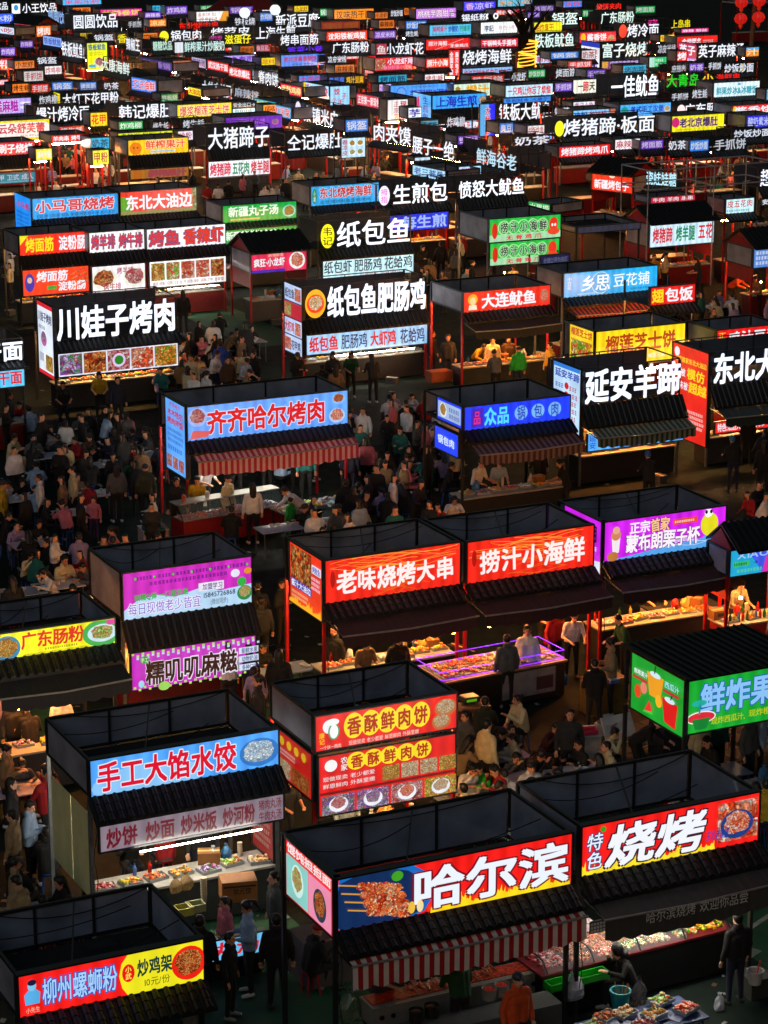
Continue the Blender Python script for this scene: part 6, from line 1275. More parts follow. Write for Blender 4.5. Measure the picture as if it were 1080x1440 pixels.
# bags, cup stacks and cartons standing about the nearer counters
def clutter():
    bagm = []
    for col in ('#c8ccd8', '#a01818', '#c8b060', '#3870a0'):
        m = paint(col, .3, 0, .25, 9, alpha=.85); mb = MB(); n = 10; vs = []; fs = []; s = .26
        for r_, z_ in [(.5, 0), (.62, .15), (.6, .5), (.42, .8), (.16, 1.0), (.24, 1.14)]:
            for i in range(n):
                t = 2 * pi * i / n; k = s * r_ * (1 + random.uniform(-.2, .2)); vs.append((k * cos(t) * .75, k * sin(t) * .55, z_ * s))
        for j in range(5):
            for i in range(n): fs.append((j * n + i, j * n + (i + 1) % n, (j + 1) * n + (i + 1) % n, (j + 1) * n + i))
        fs.append(tuple(range(n))[::-1]); mb.add(vs, fs, m); bagm.append(mb.mesh('plastic_bag'))
    cart = []
    for col in ('#8a5a2c', '#b8b4ac', '#30343a'):
        mb = MB(); mb.box((-.2, -.14, 0), (.2, .14, .22), paint(col, .8, 0, .2, 5)); mb.box((-.2, -.03, .2201), (.2, .03, .222), paint('#c8a868', .4)); mb.box((-.1, -.1415, .08), (.08, -.1402, .16), paint('#301810', .8)); cart.append(mb.mesh('carton'))
    for st in STALLS[:34]:
        if st['ppm'] < 34 or st['W'] < 1.6: continue
        for k, nm in ((0, 'bag'), (1, 'bag'), (0, 'carton'), (0, 'cups'), (1, 'floor'), (2, 'floor')):
            lx = random.uniform(.2, st['W'] - .2); up_ = not st['noc'] and nm != 'floor'
            ly = .72 if up_ else random.choice((-.5, st['D'] + .4)); q = st['P'] + st['u'] * lx + st['v'] * ly; z = .892 if up_ else 0; a = random.uniform(0, 6)
            if not up_ and not free(q, .1, .3): continue
            wh = 'on the counter under ' if up_ else 'on the ground by '
            if nm == 'bag': j = random.choice((0, 1)) + 2 * k; thing('plastic_bag', ('white', 'red', 'yellow', 'blue')[j] + ' bag ' + wh + st['d'], 'bag', (q.x, q.y, z), a, 'plastic bags at the stalls', bagm[j])
            elif nm == 'carton' or nm == 'floor': j = k if nm == 'floor' else 0; thing('carton', ('brown', 'white', 'dark')[j] + ' carton ' + wh + st['d'], 'box', (q.x, q.y, z), a, 'cartons at the stalls', cart[j])
            elif up_:
                r = thing('cup_stack', 'cup stack ' + wh + st['d'], 'cup stack', (q.x, q.y, z), 0, 'cup stacks at the stalls')
                for i in range(4): put('cup', G['cup'], r, (0, 0, i * .045), sc=1.2)
clutter()
mb = MB(); lm = [paint(c, .9, 0, .3, 9) for c in ('#8c8880', '#5a4030', '#707880')]
for _ in range(420):
    q = at(random.uniform(0, 1080), random.uniform(480, 1480), 0)
    a = random.uniform(0, 6); s = random.uniform(.025, .08); M = Matrix.Translation((q.x, q.y, .014)) @ Matrix.Rotation(a, 4, 'Z') @ Matrix.Rotation(random.uniform(-.2, .2), 4, 'X')
    mb.box((-s, -s * .6, 0), (s, s * .6, .006), random.choice(lm), M)
lo_ = mb.build('litter', None, 'stuff'); lo_['label'] = 'scraps of paper and napkins scattered over the dark ground'; lo_['category'] = 'litter'
# ------------------------------------------------------------------ goods and furniture in the foreground
def cbox(name, label, cat, px, py, z0, size, col, rz=26, lid=None, rim=False):
    p = at(px, py, z0); w_, d_, h_ = size; m = paint(col, .7, 0, .2, 6)
    r = thing(name, label, cat, (p.x, p.y, z0), radians(rz)); t = .02
    mb = MB()
    if rim:
        mb.box((-w_ / 2, -d_ / 2, 0), (w_ / 2, d_ / 2, t), m)
        for a, b in (((-w_ / 2, -d_ / 2, t), (w_ / 2, -d_ / 2 + t, h_)), ((-w_ / 2, d_ / 2 - t, t), (w_ / 2, d_ / 2, h_)), ((-w_ / 2, -d_ / 2 + t, t), (-w_ / 2 + t, d_ / 2 - t, h_)), ((w_ / 2 - t, -d_ / 2 + t, t), (w_ / 2, d_ / 2 - t, h_))): mb.box(a, b, m)
    else: mb.box((-w_ / 2, -d_ / 2, 0), (w_ / 2, d_ / 2, h_), m)
    mb.build('body', r)
    if lid: MB().box((-w_ / 2 - .015, -d_ / 2 - .015, h_ + .002), (w_ / 2 + .015, d_ / 2 + .015, h_ + .035), paint(lid, .7, 0, .15, 6)).build('lid', r)
    return r
def heap(name, parent, box, cols, n, r, scale=30, rz=.7):
    mb = MB(); m = food_mat(cols, scale)
    for _ in range(n): mb.blob((random.uniform(box[0], box[1]), random.uniform(box[2], box[3]), random.uniform(box[4], box[5])), r * random.uniform(.7, 1.3), m, .35, rz)
    return mb.build(name, parent, 'stuff')
def sticks(parent, x0, x1, y0, y1, z, n, mcol='#c08840', L=.3):
    for _ in range(n):
        x, y = random.uniform(x0, x1), random.uniform(y0, y1); a = random.uniform(1.2, 1.9)
        mb = MB(); e = (x + L * cos(a), y + L * sin(a)); mb.bar((x, y, z), (e[0], e[1], z + .01), .004, paint(mcol, .6))
        m = food_mat(FOODS['skewer'], 40); mb.bar((x + .35 * (e[0] - x), y + .35 * (e[1] - y), z), (e[0], e[1], z + .012), .014, m, 5); mb.build('skewer', parent)
def bag(label, px, py, z, s, col='#c8ccd8', trans=.0):
    p = at(px, py, z); m = paint(col, .25, 0, .2, 9, alpha=.75)
    mb = MB(); n = 12; prof = [(.5, 0), (.62, .15), (.6, .5), (.42, .8), (.16, 1.0), (.22, 1.12)]; vs = []; fs = []
    for r_, z_ in prof:
        for i in range(n):
            t = 2 * pi * i / n; k = s * r_ * (1 + random.uniform(-.18, .18)); vs.append((k * cos(t) * .7, k * sin(t) * .5, z_ * s))
    for j in range(len(prof) - 1):
        for i in range(n): fs.append((j * n + i, j * n + (i + 1) % n, (j + 1) * n + (i + 1) % n, (j + 1) * n + i))
    fs.append(tuple(range(n))[::-1]); mb.add(vs, fs, m)
    for sx in (-1, 1): mb.bar((sx * .1 * s, 0, 1.08 * s), (sx * .04 * s, 0, 1.35 * s), .02 * s, m)
    return thing('plastic_bag', label, 'bag', (p.x, p.y, z), .4, None, mb.mesh('plastic_bag'))
A26 = radians(26)
# glass display counter of the grill stall, bottom right
p0, p1 = at(735, 1392, .0), at(1040, 1322, .0)
q0, q1 = at(762, 1372, .84), at(1032, 1303, .84)
Lc = (q1 - q0).length; rzc = atan2((q1 - q0).y, (q1 - q0).x)
dc = thing('display_counter', 'long glass-topped skewer counter of the grill stall with black ribs', 'display counter', (q0.x, q0.y, 0), rzc)
dkm = paint('#181a1c', .5, .2); MB().box((0, .0, .05), (Lc, 1.0, .8), dkm).build('base', dc)
MB().box((-.02, -.04, .80), (Lc + .02, 1.04, .84), paint('#6a1822', .4)).build('rim', dc)
for k in range(5):
    xx = .1 + (Lc - .2) * k / 4; mb = MB(); pts = [(xx, -.02 + 1.04 * i / 8, .85 + .2 * sin(pi * (i / 8) ** .6)) for i in range(9)]
    for a, b in zip(pts, pts[1:]): mb.bar(a, b, .014, dkm)
    mb.build('rib', dc)
gm = paint('#a8c8d0', .08, 0, .05, 3, alpha=.16); mb = MB()
for i in range(8):
    f = lambda i: (-.02 + 1.04 * i / 8, .853 + .2 * sin(pi * (i / 8) ** .6))
    (ya, za), (yb, zb_) = f(i), f(i + 1); mb.quad((.05, ya, za), (Lc * .75, ya, za), (Lc * .75, yb, zb_), (.05, yb, zb_), gm)
mb.build('glass', dc)
for k, (nm, fd) in enumerate((('skewers', 'meat'), ('skewers', 'skewer'), ('skewers', 'shrimp'), ('greens', 'greens'), ('tofu', 'bun'), ('greens', 'greens'), ('corn', 'fruit'))):
    xa = .1 + (Lc - .2) * k / 7; heap('food_pieces', dc, (xa + .05, xa + (Lc - .2) / 7 - .05, .1, .85, .845, .9), FOODS[fd], 90, .045)
rq = [(q0 + (q1 - q0).normalized() * (.2 + .32 * i)) for i in range(1)]
sticks(dc, .7, 1.9, .1, .5, .93, 40, '#d0a060', .28)
for nm, fx, fy, col, lb in (('foam_tray', .62, .55, '#b8bcc8', 'white tub with red and purple tags on the glass counter'),):
    q = Matrix.Rotation(rzc, 4, 'Z') @ Vector((Lc * .36, .95, 0)) + q0
    t = thing('food_tub', lb, 'tub', (q.x, q.y, .95), rzc); MB().box((-.2, -.12, 0), (.2, .12, .14), paint('#b8a8b0', .4, 0, .1)).build('body', t); MB().box((-.03, -.01, .14), (.05, .01, .26), paint('#d02020')).build('price_tag', t)
# lettuce piles at the right end
for i, (fx, c, lb) in enumerate(((.72, '#68a820 #a8d840 #50901c', 'pile of bright green lettuce on the glass counter'), (.84, '#c8c030 #e0d860 #a8a828', 'pile of yellow cabbage leaves on the glass counter'), (.95, '#c09030 #d8c050 #8050a0', 'mixed greens at the right end of the glass counter'))):
    q = Matrix.Rotation(rzc, 4, 'Z') @ Vector((Lc * fx, .45, 0)) + q0
    mb = MB(); m = food_mat(c, 18)
    for _ in range(34): mb.blob((random.uniform(-.22, .22), random.uniform(-.22, .22), random.uniform(.03, .13)), random.uniform(.05, .09), m, .5, .35)
    thing('vegetable_pile', lb, 'vegetables', (q.x, q.y, .9), rzc, None, mb.mesh('vegetable_pile'))
# green trough hanging on the counter front
q = Matrix.Rotation(rzc, 4, 'Z') @ Vector((.55, -.2, 0)) + q0
tr = thing('plastic_trough', 'bright green plastic trough along the front of the glass counter', 'trough', (q.x, q.y, .66), rzc)
gp = paint('#18a020', .4, 0, .08); mb = MB(); mb.box((-.55, -.1, 0), (.55, .1, .02), gp)
for a, b in (((-.55, -.12, .02), (.55, -.1, .13)), ((-.55, .1, .02), (.55, .12, .13)), ((-.57, -.12, 0), (-.55, .12, .13)), ((.55, -.12, 0), (.57, .12, .13)), ((-.1, -.1, .02), (-.09, .1, .1))): mb.box(a, b, gp)
mb.build('body', tr)
bag('bundle of clear plastic bags hanging by the green trough', 806, 1404, .45, .42, '#b8bcd0'); bag('grey carrier bag beside the teal bucket', 898, 1404, .6, .3, '#585c68'); bag('clear bag of sauce left of the grill', 492, 1432, .45, .45, '#607860')
p = at(872, 1412, .5); b_ = thing('bucket', 'teal bucket holding bamboo skewers', 'bucket', (p.x, p.y, .42), 0); MB().lathe((0, 0, 0), [(.12, 0), (.17, .3), (.18, .3), (.18, .33), (.15, .33), (.12, .03)], paint('#10808c', .4, 0, .08), 16).build('body', b_)
for _ in range(14): a = random.uniform(0, 6.28); MB().bar((.03 * cos(a), .03 * sin(a), .05), (.14 * cos(a), .14 * sin(a), .42), .005, paint('#b89048')).build('skewer', b_)
# low table with blue cloth and papers
p = at(905, 1432, .6); lt = thing('low_table', 'low table covered with blue cloth and scattered papers', 'table', (p.x, p.y, 0), rzc)
MB().box((-1.25, -.4, .52), (1.0, .45, .56), paint('#18346c', .6, 0, .3)).build('table_cover', lt)
for sx in (-1.15, .9):
    for sy in (-.35, .4): MB().bar((sx, sy, 0), (sx, sy, .52), .02, dkm).build('leg', lt)
for i in range(18):
    x_, y_, a_ = random.uniform(-1.0, .85), random.uniform(-.25, .3), random.uniform(-.6, .6); M = Matrix.Translation((x_, y_, .564 + i * .003)) @ Matrix.Rotation(a_, 4, 'Z')
    MB().box((-.15, -.1, 0), (.15, .1, .002), paint('#9098c0' if i != 4 else '#7848a8', .7), M).build('paper', lt)
for dx_, dy_, fd in ((-.9, .1, 'greens'), (-.5, .3, 'skewer'), (.2, .0, 'noodle'), (.55, .32, 'greens'), (-1.0, -.2, 'fruit'), (-.2, .25, 'bun'), (.75, -.1, 'shrimp'), (-.15, -.2, 'meat')):
    q = lt.matrix_basis @ Vector((dx_, dy_, 0)); r = thing('food_tray', 'metal tray of %s on the blue-covered low table' % FN[fd] + (' left' if dx_ < -.6 else ''), 'tray', (q.x, q.y, .6), rzc + .3, None, G['tray']); put('food_pieces', G['f_' + fd], r)['kind'] = 'stuff'
p = at(1062, 1372, .5); b_ = thing('bucket', 'small white bucket with a red spoon at the right edge', 'bucket', (p.x, p.y, .36), 0); MB().lathe((0, 0, 0), [(.1, 0), (.14, .22), (.15, .22), (.15, .24), (.12, .24), (.1, .03)], paint('#a8a4a0', .5, 0, .1), 14).build('body', b_); MB().bar((0, 0, .05), (.08, .03, .4), .015, paint('#d02020')).build('spoon', b_)
cbox('crate', 'dark crate under the small white bucket', 'crate', 1062, 1395, 0, (.5, .5, .35), '#2a2c2a')
# grill of the big red stall
st = STALLS[2]
g0 = st['P'] + st['u'] * .95 + st['v'] * .72; gr = thing('gas_grill', 'stainless gas grill with glowing coals and skewers under the striped awning', 'grill', (g0.x, g0.y, 0), A26)
stl = paint('#90928e', .35, .3, .2, 5); MB().box((0, 0, .45), (3.3, .5, .80), stl).build('body', gr); MB().box((0, .02, 0), (3.3, .48, .1), dkm).build('foot', gr)
for xx in (.04, 3.2): MB().box((xx, .04, .1), (xx + .05, .46, .45), dkm).build('leg', gr)
MB().box((.05, .12, .801), (3.25, .46, .815), food_mat('#401008 #a02008 #e04010 #200804', 30)).build('coal_bed', gr)
for xx in (.15, .35, 2.7, 2.9): MB().bar((xx, -.02, .62), (xx, 0, .62), .04, dkm, 10).build('knob', gr)
sticks(gr, .8, 2.6, .05, .25, .83, 55)
for i, (px, py, lb) in enumerate(((585, 1418, 'dark sauce pot below the grill, left one'), (614, 1418, 'dark sauce pot touching the cook'), (678, 1392, 'steel pot of red chilli sauce right of the cook'), (695, 1388, 'smaller steel pot of red sauce beside the larger one'))):
    p = st['P'] + st['u'] * (1.45, 1.75, 2.85, 3.1)[i] + st['v'] * (.2, .25, .38, .42)[i]; r = thing('sauce_pot', lb, 'pot', (p.x, p.y, .72), 0); MB().lathe((0, 0, 0), [(.11, 0), (.12, .2), (.125, .2), (.11, .19), (.1, .15)], stl if i > 1 else dkm, 16).build('body', r)
    MB().lathe((0, 0, .15), [(.1, 0), (.1, .025), (.03, .035)], food_mat('#a01808 #d83010 #801004' if i > 1 else '#180806 #301008', 20), 14).build('sauce', r)
pw = st['P'] + st['u'] * 2.35 + st['v'] * .02; px_, py_ = proj(Vector((pw.x, pw.y, 0))); cbox('worktable', 'steel side table holding the sauce pots', 'table', px_, py_, 0, (3.0, .5, .7), '#44484a')
cbox('side_table', 'pinkish steel side table left of the red barbecue stall', 'table', 455, 1372, .0, (.95, .8, .8), '#4c4648', 26)
p = at(444, 1398, .9)
# price tag boards on the awnings
for px, py, lb in ((508, 1377, 'small notice board hanging from the striped awning'), (840, 1297, 'small notice with white writing on the grey awning')):
    p = at(px, py, 1.9); r = thing('notice_board', lb, 'sign', (p.x, p.y - .12, 1.9), A26); MB().box((-.16, -.012, -.12), (.16, 0, .1), paint('#5c6064', .7)).build('board', r)
    q = MB(); mm = paint('#d0d4d8', .7)
    for i in range(5):
        for j in range(3): q.box((-.14 + i * .056, -.016, -.1 + j * .06), (-.1 + i * .056, -.0125, -.06 + j * .06), mm)
    q.build('lettering', r)
# cardboard box, cups, tubs on the dumpling stall counter
st = STALLS[1]
bx = cbox('cardboard_box', 'brown cardboard box with print on the dumpling stall counter', 'box', 335, 1262, .9, (.62, .42, .38), '#9a6028', 12)
q = MB(); glyphs(q, lambda u, v, l: Vector((u, -.213, v)), layout('状元饺', -.12, .2, .15, .27), 0, paint('#20100a'), 1); q.box((-.28, -.2125, .28), (.28, -.2115, .31), paint('#20100a')); q.build('lettering', bx)
for i, (px, py, s_, lb) in enumerate(((247, 1255, .26, 'clear bag of noodles at left on the dumpling counter'), (262, 1250, .28, 'clear bag of dough on the dumpling counter'))): bag(lb, px, py, .9, s_, '#b09060')
for k, (px, py, n) in enumerate(((287, 1268, 7),)):
    p = at(px, py, .9); r = thing('cup_stack', 'tall stack of cream paper cups on the dumpling counter', 'cup stack', (p.x, p.y, .892), 0)
    for i in range(n): put('cup', G['cup'], r, (0, 0, i * .05), sc=1.5)
for px, py, lb, c in ((258, 1285, 'translucent yellow tub left on the dumpling counter', '#b8b048'), (275, 1280, 'translucent pale tub right on the dumpling counter', '#a8a878')): cbox('food_tub', lb, 'tub', px, py, .9, (.3, .24, .14), c, rim=True)
0 and cbox('worktable', 'steel work table in front of the dumpling stall', 'table', 290, 1300, 0, (2.6, .7, .88), '#6a6c68')
p = at(296, 1315, .75); r = thing('light_box_sign', 'small cyan light box with red letters behind the yellow and red sign', 'sign', (p.x, p.y - .42, 0), A26)
lightbox(r, (-.9, 0, .45), (1, 0, 0), (0, -1, 0), 1.9, .36, '#68c0f0', fill('大肉丸汤', '#e02030', w=2), .9, name='sign_box'); MB().box((-.9, .12, 0), (1.0, .16, .44), dkm).build('foot', r)
# dumpling stall: pale green plastic side sheets and price board
st = STALLS[1]; r = st['root']; W1 = st['W']
for ya, yb in ((.15, 1.0), (1.05, 2.1)): MB().box((-.02, ya, .9), (-.01, yb, 2.5), paint('#d8d8a0', .6, 0, .12, 3)).build('side_sheet', r)
lightbox(r, (W1 - .06, 1.05, .95), (0, -1, 0), (-1, 0, 0), .95, 1.45, '#b01418', [('M', .1, .9, .1, .9, 9, '#e0b8a8')], .5, name='price_board')
# purple-lit hot food display (orange-red seafood stall)
q0 = at(612, 952, .9); q1 = at(782, 920, .9); Lp = (q1 - q0).length; rzp = atan2((q1 - q0).y, (q1 - q0).x)
hd = thing('hot_display', 'tray display edged with purple light under the right orange-red sign', 'display counter', (q0.x, q0.y, 0), rzp)
MB().box((0, -.35, .05), (Lp, .85, .84), paint('#1e1a18', .5)).build('base', hd); MB().box((Lp * .48, -.375, .2), (Lp * .92, -.352, .78), paint('#8a8488', .5)).build('notice_panel', hd); MB().box((Lp * .76, -.38, .3), (Lp * .9, -.376, .6), paint('#4a3038', .6)).build('notice_print', hd); MB().box((-.05, -.4, .84), (Lp + .05, .9, .88), paint('#9a7440', .5)).build('counter_top', hd)
for k in range(6):
    for j in range(2):
        xa, ya = .08 + (Lp - .16) * k / 6, -.2 + j * .5
        MB().box((xa + .01, ya, .885), (xa + (Lp - .16) / 6 - .01, ya + .46, .9), stl).build('tray', hd)
        heap('food_pieces', hd, (xa + .06, xa + (Lp - .16) / 6 - .06, ya + .05, ya + .41, .91, .94), FOODS[random.choice(('shrimp', 'noodle', 'skewer', 'bun'))], 26, .04)
pu = lit('#8020f0', 2.6, 0, True); mb = MB()
for z_ in (.9, 1.08):
    c_ = [(-.03, -.28, z_), (Lp + .03, -.28, z_), (Lp + .03, .8, z_), (-.03, .8, z_)]
    for i in range(4): mb.bar(c_[i], c_[(i + 1) % 4], .009, pu)
mb.build('light_strip', hd)
for xx in (Lp * .2, Lp * .5, Lp * .8): MB().blob((xx, .3, 1.75), .06, lit('#ff7a28', 120, 0, True), 0).build('heat_lamp', hd)
# meat display and counter of the light blue sign stall
for nm, xa, xb, ya, fd, px, py in (('meat_display', 0, 0, 0, 'meat', 268, 735),):
    q0 = at(258, 732, .8); q1 = at(400, 708, .8); Lq = (q1 - q0).length; rq_ = atan2((q1 - q0).y, (q1 - q0).x)
    md = thing('display_counter', 'red-based glass meat display under the light blue sign', 'display counter', (q0.x, q0.y, 0), rq_)
    MB().box((0, 0, .05), (Lq, .7, .74), paint('#8a1014', .5)).build('base', md); MB().box((.05, .05, .74), (Lq - .05, .65, .76), paint('#b0b4b8', .4, .3)).build('tray_shelf', md)
    for k in range(7): heap('food_pieces', md, (.1 + k * (Lq - .2) / 7, .1 + (k + .85) * (Lq - .2) / 7, .1, .6, .77, .8), FOODS[('meat', 'shrimp', 'meat', 'skewer', 'meat', 'shrimp', 'purple')[k]], 50, .03)
    MB().box((-.02, .3, 1.14), (Lq + .02, .75, 1.17), stl).build('shelf', md)
    for xx in (0, Lq * .5, Lq): mb = MB(); mb.bar((xx, .02, .76), (xx, .3, 1.14), .014, dkm); mb.bar((xx, .7, .05), (xx, .7, 1.14), .014, dkm); mb.build('frame', md)
    mb = MB(); mb.quad((0, .02, .77), (Lq, .02, .77), (Lq, .3, 1.13), (0, .3, 1.13), gm); mb.build('glass', md)
    for k, (c, z_) in enumerate((('orange', '#b85010'), ('white', '#b0b0b0'), ('yellow', '#b8a010'), ('green', '#208030'))):
        q = md.matrix_basis @ Vector((.3 + k * Lq / 4.4, .5, 0)); thing('jar', c + ' jar on the shelf above the meat display', 'jar', (q.x, q.y, 1.172), 0, None, MB().lathe((0, 0, 0), [(.06, 0), (.065, .14), (.05, .16), (.05, .18)], paint(z_, .3), 12).mesh('jar'))
    q0 = at(402, 722, .8); ct = thing('worktable', 'steel prep table crowded with vegetable tubs beside the meat display', 'table', (q0.x, q0.y, 0), rq_); MB().box((0, 0, .72), (2.5, .85, .76), paint('#788078', .4, .4)).build('tabletop', ct)
    for xx in (.05, 2.4):
        for yy in (.05, .78): MB().bar((xx, yy, 0), (xx, yy, .72), .02, dkm).build('leg', ct)
    for k in range(10):
        fd = ('greens', 'shrimp', 'fruit', 'dumpling', 'greens', 'meat', 'bun', 'greens', 'purple', 'fruit')[k]
        q = ct.matrix_basis @ Vector((.2 + .49 * (k % 5), .2 + .42 * (k // 5), 0)); r = thing('food_tray', ('front' if k < 5 else 'rear') + ' tray of %s on the prep table beside the meat display' % FN[fd], 'tray', (q.x, q.y, .762), rq_ + random.uniform(-.2, .2), 'trays on the prep table', G['tray']); put('food_pieces', G['f_' + fd], r)['kind'] = 'stuff'
# foam boxes and scale by the diners
cbox('foam_box', 'large white foam box with pink tray on its lid', 'foam box', 812, 1062, 0, (.85, .6, .5), '#b8b0a8', 10, '#c8c0b4'); cbox('plastic_tray', 'pink plastic tray on the large foam box', 'tray', 826, 1030, .56, (.4, .3, .08), '#d03050', 10, rim=True)
fb = cbox('foam_box', 'white foam lid and box tipped on edge beside the green sign', 'foam box', 868, 1022, .45, (.75, .5, .06), '#c8c4c0', 40, rim=False); fb.rotation_euler = (radians(62), 0, radians(30))
cbox('foam_box', 'open foam box lying under the tipped lid', 'foam box', 855, 1030, .3, (.5, .4, .25), '#b8b4ae', 55, rim=True)
cbox('foam_box', 'pinkish foam box behind the magenta stall', 'foam box', 216, 768, 0, (.7, .6, .5), '#b89898', 20, '#c0a4a4'); cbox('crate', 'dark crate of boxes under the green sign', 'crate', 945, 1060, 0, (.8, .6, .7), '#20242a', 26, rim=True)
sc_ = cbox('weighing_scale', 'electronic scale with green display by the purple-lit trays', 'scale', 660, 985, .8, (.36, .3, .1), '#1c1e20', 26); MB().box((-.14, -.152, .02), (.1, -.1505, .08), lit('#58a010', .8)).build('display', sc_); MB().box((-.16, -.12, .102), (.16, .13, .115), stl).build('pan', sc_)
cbox('side_table', 'small wooden table under the electronic scale', 'table', 660, 1040, 0, (.8, .5, .78), '#6a3a20')
cbox('side_table', 'yellow-topped table with boxed food beside the purple sign stall', 'table', 848, 1000, 0, (.9, .5, .8), '#7a6020', 26)
for i, (px, py, c) in enumerate(((835, 950, 'clear'), (850, 955, 'white'), (862, 960, 'blue'))): cbox('food_box', c + ' takeaway box on the yellow-topped table', 'box', px, py, .805, (.2, .15, .08), ('#a0a8b0', '#c8c8c8', '#4060b0')[i], 26, '#b8c0c8')
fz = cbox('chest_freezer', 'long white chest freezer behind the cook in green', 'freezer', 955, 900, 0, (1.8, .7, .85), '#a8a8a8', 26, '#2a2c30')
cbox('wooden_crate', 'wooden crate left of the red squid stall', 'crate', 617, 535, .3, (.8, .5, .35), '#8a4018', 26)
# lower side boards of two stalls
st = STALLS[4]; r = st['root']; z_ = st['zb'] - .95
lightbox(r, (-.05, 1.7, z_), (0, -1, 0), (-1, 0, 0), 1.66, .88, '#c01410', [('E', .2 + .2 * i, .8, .12, .1, '#f0c020') for i in range(4)] + [('M', .05, .6, .5, .66, 2, '#f8e0d0'), ('P', .05, .45, .05, .42, 'bun'), ('P', .5, .95, .05, .42, 'skewer')], .7, name='side_sign')
st = STALLS[13]; r = st['root']; z_ = st['zb'] - .78
lightbox(r, (-.12, 1.5, z_), (0, -1, 0), (-1, 0, 0), 1.4, .62, '#1438f0', [('E', .25 + .25 * i, .5, .2, .2, '#5090f8') for i in range(3)] + [('T', .14, .86, .3, .7, '锅包肉', '#e8f0ff')], 1.0, name='side_sign')
MB().box((-.12, .0, z_), (-.08, .1, st['zb']), paint('#26282b')).build('bracket', r)
# bottles on the bar
st = STALLS[8]
for k in range(14):
    j = k % 4; q = st['P'] + st['u'] * (.15 + k * .12) + st['v'] * .3
    thing('bottle', ('red', 'green', 'amber', 'blue')[j] + ' liquor bottle in the row on the bar counter', 'bottle', (q.x, q.y, .892), 0, 'bottles in a row on the bar', G['bottle%d' % j])
# glowing candle-like lamps on the magenta stall counter
st = STALLS[9]
for k in range(5):
    q = st['P'] + st['u'] * (.5 + k * .42) + st['v'] * .25
    r = thing('table_lamp', 'small glowing lamp on the rice cake counter', 'lamp', (q.x, q.y, .892), 0, 'row of small glowing lamps'); MB().lathe((0, 0, 0), [(.05, 0), (.02, .03), (.015, .1)], dkm, 10).build('foot', r); MB().lathe((0, 0, .1), [(.06, 0), (.075, .06), (.05, .13)], lit('#ffc860', 25, 0, True), 10).build('lamp_shade', r)
# tree wrapped in light chains
p = at(741, 118, 0); ppm_ = FPX / depth(p)
tr = thing('tree', 'bare street tree whose trunk is wrapped in golden light chains', 'tree', (p.x, p.y, 0)); bark = paint('#1a120c', .9, 0, .3, 4)
Ht = 92 / ppm_; MB().bar((-.1, 0, 0), (.0, 0, Ht * .45), .75, bark, 12, .55).build('trunk', tr); MB().bar((0, 0, Ht * .44), (-.3, 0, Ht * .75), .55, bark, 12, .9).build('crown_base', tr)
for i in range(9):
    a = random.uniform(-.75, .75); L = random.uniform(1.8, 3.6); b0 = Vector((random.uniform(-.5, .3), random.uniform(-.4, .4), Ht * .7)); e = b0 + Vector((L * sin(a), random.uniform(-1.5, 1.5), L * cos(a))); mb = MB(); mid_ = (b0 + e) / 2 + Vector((random.uniform(-.5, .5), 0, .3))
    mb.bar(b0, mid_, .14, bark, 6, .09); mb.bar(mid_, e, .09, bark, 6, .03)
    for k in range(4): s_ = mid_.lerp(e, random.random()); mb.bar(s_, s_ + Vector((random.uniform(-1, 1), random.uniform(-.6, .6), random.uniform(.3, 1.2))), .035, bark, 4, .012)
    mb.build('branch', tr)
gl = lit('#ffb428', 2.2)
for i in range(18):
    z_ = .3 + i * Ht * .64 / 18; mb = MB(); n = 18; r_ = .78 - .2 * min(1, z_ / (Ht * .45)) if z_ < Ht * .45 else .62 + .35 * (z_ / Ht - .45)
    cx = -.1 + .1 * z_ / (Ht * .45)
    for k in range(n):
        f = lambda k: (cx + r_ * 1.04 * cos(2 * pi * k / n), r_ * 1.04 * sin(2 * pi * k / n), z_ + .12 * sin(2 * pi * k / n + i))
        mb.bar(f(k), f(k + 1), .05, gl, 4, cap=False)
    mb.build('light_chain', tr)
# lantern pole
p = at(1054, 95, 0); lp = thing('lantern_pole', 'wooden pole at the upper right that carries red lanterns', 'pole', (p.x, p.y, 0)); MB().bar((0, 0, 0), (.5, 0, 11), .2, paint('#6a4a34', .7), 8, .14).build('shaft', lp); MB().bar((-1.6, 0, 10.2), (2.3, 0, 10.2), .06, dkm).build('crossbar', lp)
sR = FPX / depth(p)
for i, (px, py, wh) in enumerate(((1042, 3, 'upper left'), (1067, 1, 'upper right'), (1041, 26, 'lower left'), (1066, 24, 'lower right'))):
    dpt = p.y; zz = CAMH + dpt * ((-(py + 0 - 720) / FPX) * cp - sp) / (cp + (-(py - 720) / FPX) * sp); xx = (px - 540) / FPX * depth(Vector((0, dpt, zz)))
    r = thing('lantern', 'glowing red lantern, %s one of the four on the pole' % wh, 'lantern', (xx, dpt - .25, zz)); rr = 9.5 / sR
    MB().lathe((0, 0, -rr * .8), [(rr * .3, 0), (rr * .75, rr * .25), (rr, rr * .8), (rr * .75, rr * 1.35), (rr * .3, rr * 1.6)], lit('#c81408', .9, .3), 16).build('shade', r)
    MB().lathe((0, 0, -rr * 1.5), [(rr * .05, 0), (rr * .3, rr * .35), (rr * .25, rr * .7)], lit('#c02008', .7), 8).build('tassel', r); MB().bar((0, 0, rr * .8), (0, 0, rr * 1.6), .03, dkm).build('cord', r)
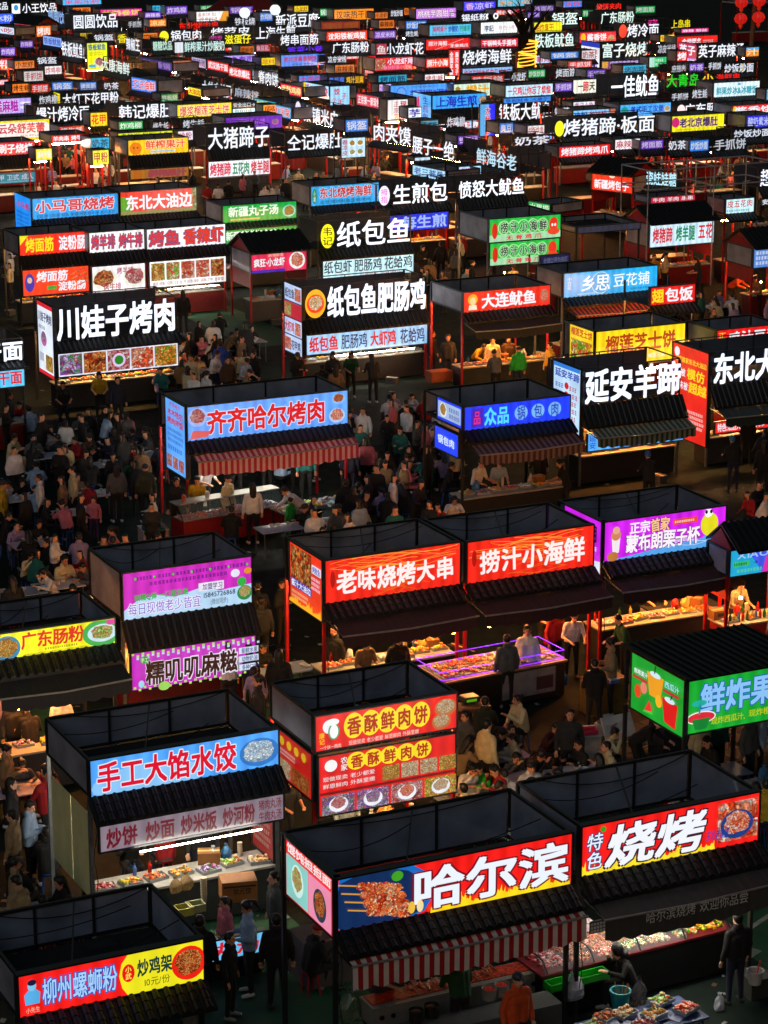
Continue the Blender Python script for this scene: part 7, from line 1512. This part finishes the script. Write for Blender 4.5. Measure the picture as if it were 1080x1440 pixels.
# globe lamps and tent roof at the top
for px, py, wh in ((344, 18, 'left'), (387, 14, 'right')):
    p = at(px, 100, 0); zz = 0
    dpt = p.y; dz_ = -(py - 720) / FPX; zz = CAMH + dpt * (-sp + dz_ * cp) / (cp + dz_ * sp); xx = (px - 540) / FPX * depth(Vector((0, dpt, zz)))
    r = thing('globe_lamp', 'white glowing globe lamp, the %s of two above the top row' % wh, 'lamp', (xx, dpt, 0)); MB().bar((0, 0, 0), (0, 0, zz - .3), .05, dkm, 6).build('shaft', r); mb = MB(); ellips(mb, (0, 0, zz), (.42, .42, .42), lit('#f0f8ff', 1.1, 0, True)); mb.build('globe', r)
for px, py, w_, c, lb in ((345, 30, 3.2, '#701014', 'dark red tent roof between the two globe lamps'), (268, 150, 0, '', '')):
    if not w_: continue
    p = at(px, py + 35, 0); r = thing('tent', lb, 'tent', (p.x, p.y, 0)); mb = MB(); m = paint(c, .8)
    mb.add([(-w_, -2, 3.2), (w_, -2, 3.2), (w_, 2, 3.2), (-w_, 2, 3.2), (0, 0, 5)], [(0, 1, 4), (1, 2, 4), (2, 3, 4), (3, 0, 4)], m); mb.build('canopy', r)
    for sx in (-1, 1):
        for sy in (-1, 1): MB().bar((sx * w_ * .97, sy * 1.95, 0), (sx * w_ * .97, sy * 1.95, 3.2), .04, dkm).build('post', r)
# steel scaffold above the stalls at right
p = at(915, 330, 0)
sf = thing('scaffold', 'open steel pipe frame standing over the pork stall at right', 'scaffold', (STALLS[[s['d'] for s in STALLS].index('white board with red and green pork lettering')]['P']), A26)
pip = paint('#a0a8b0', .4, .2); Wp = 6.0
for x_ in (-.2, 3.0, 6.0):
    for y_ in (-.1, 2.0): MB().bar((x_, y_, 0), (x_, y_, 5.0), .028, pip, 6).build('post', sf)
for z_ in (4.2, 5.0):
    for y_ in (-.1, 2.0): MB().bar((-.2, y_, z_), (6.0, y_, z_), .03, pip, 6).build('rail', sf)
    for x_ in (-.2, 3.0, 6.0): MB().bar((x_, -.1, z_), (x_, 2.0, z_), .03, pip, 6).build('rail', sf)
label_people()
print('STALLS', len(STALLS), 'PEOPLE', len(PEOPLE), 'objects', len(bpy.data.objects))
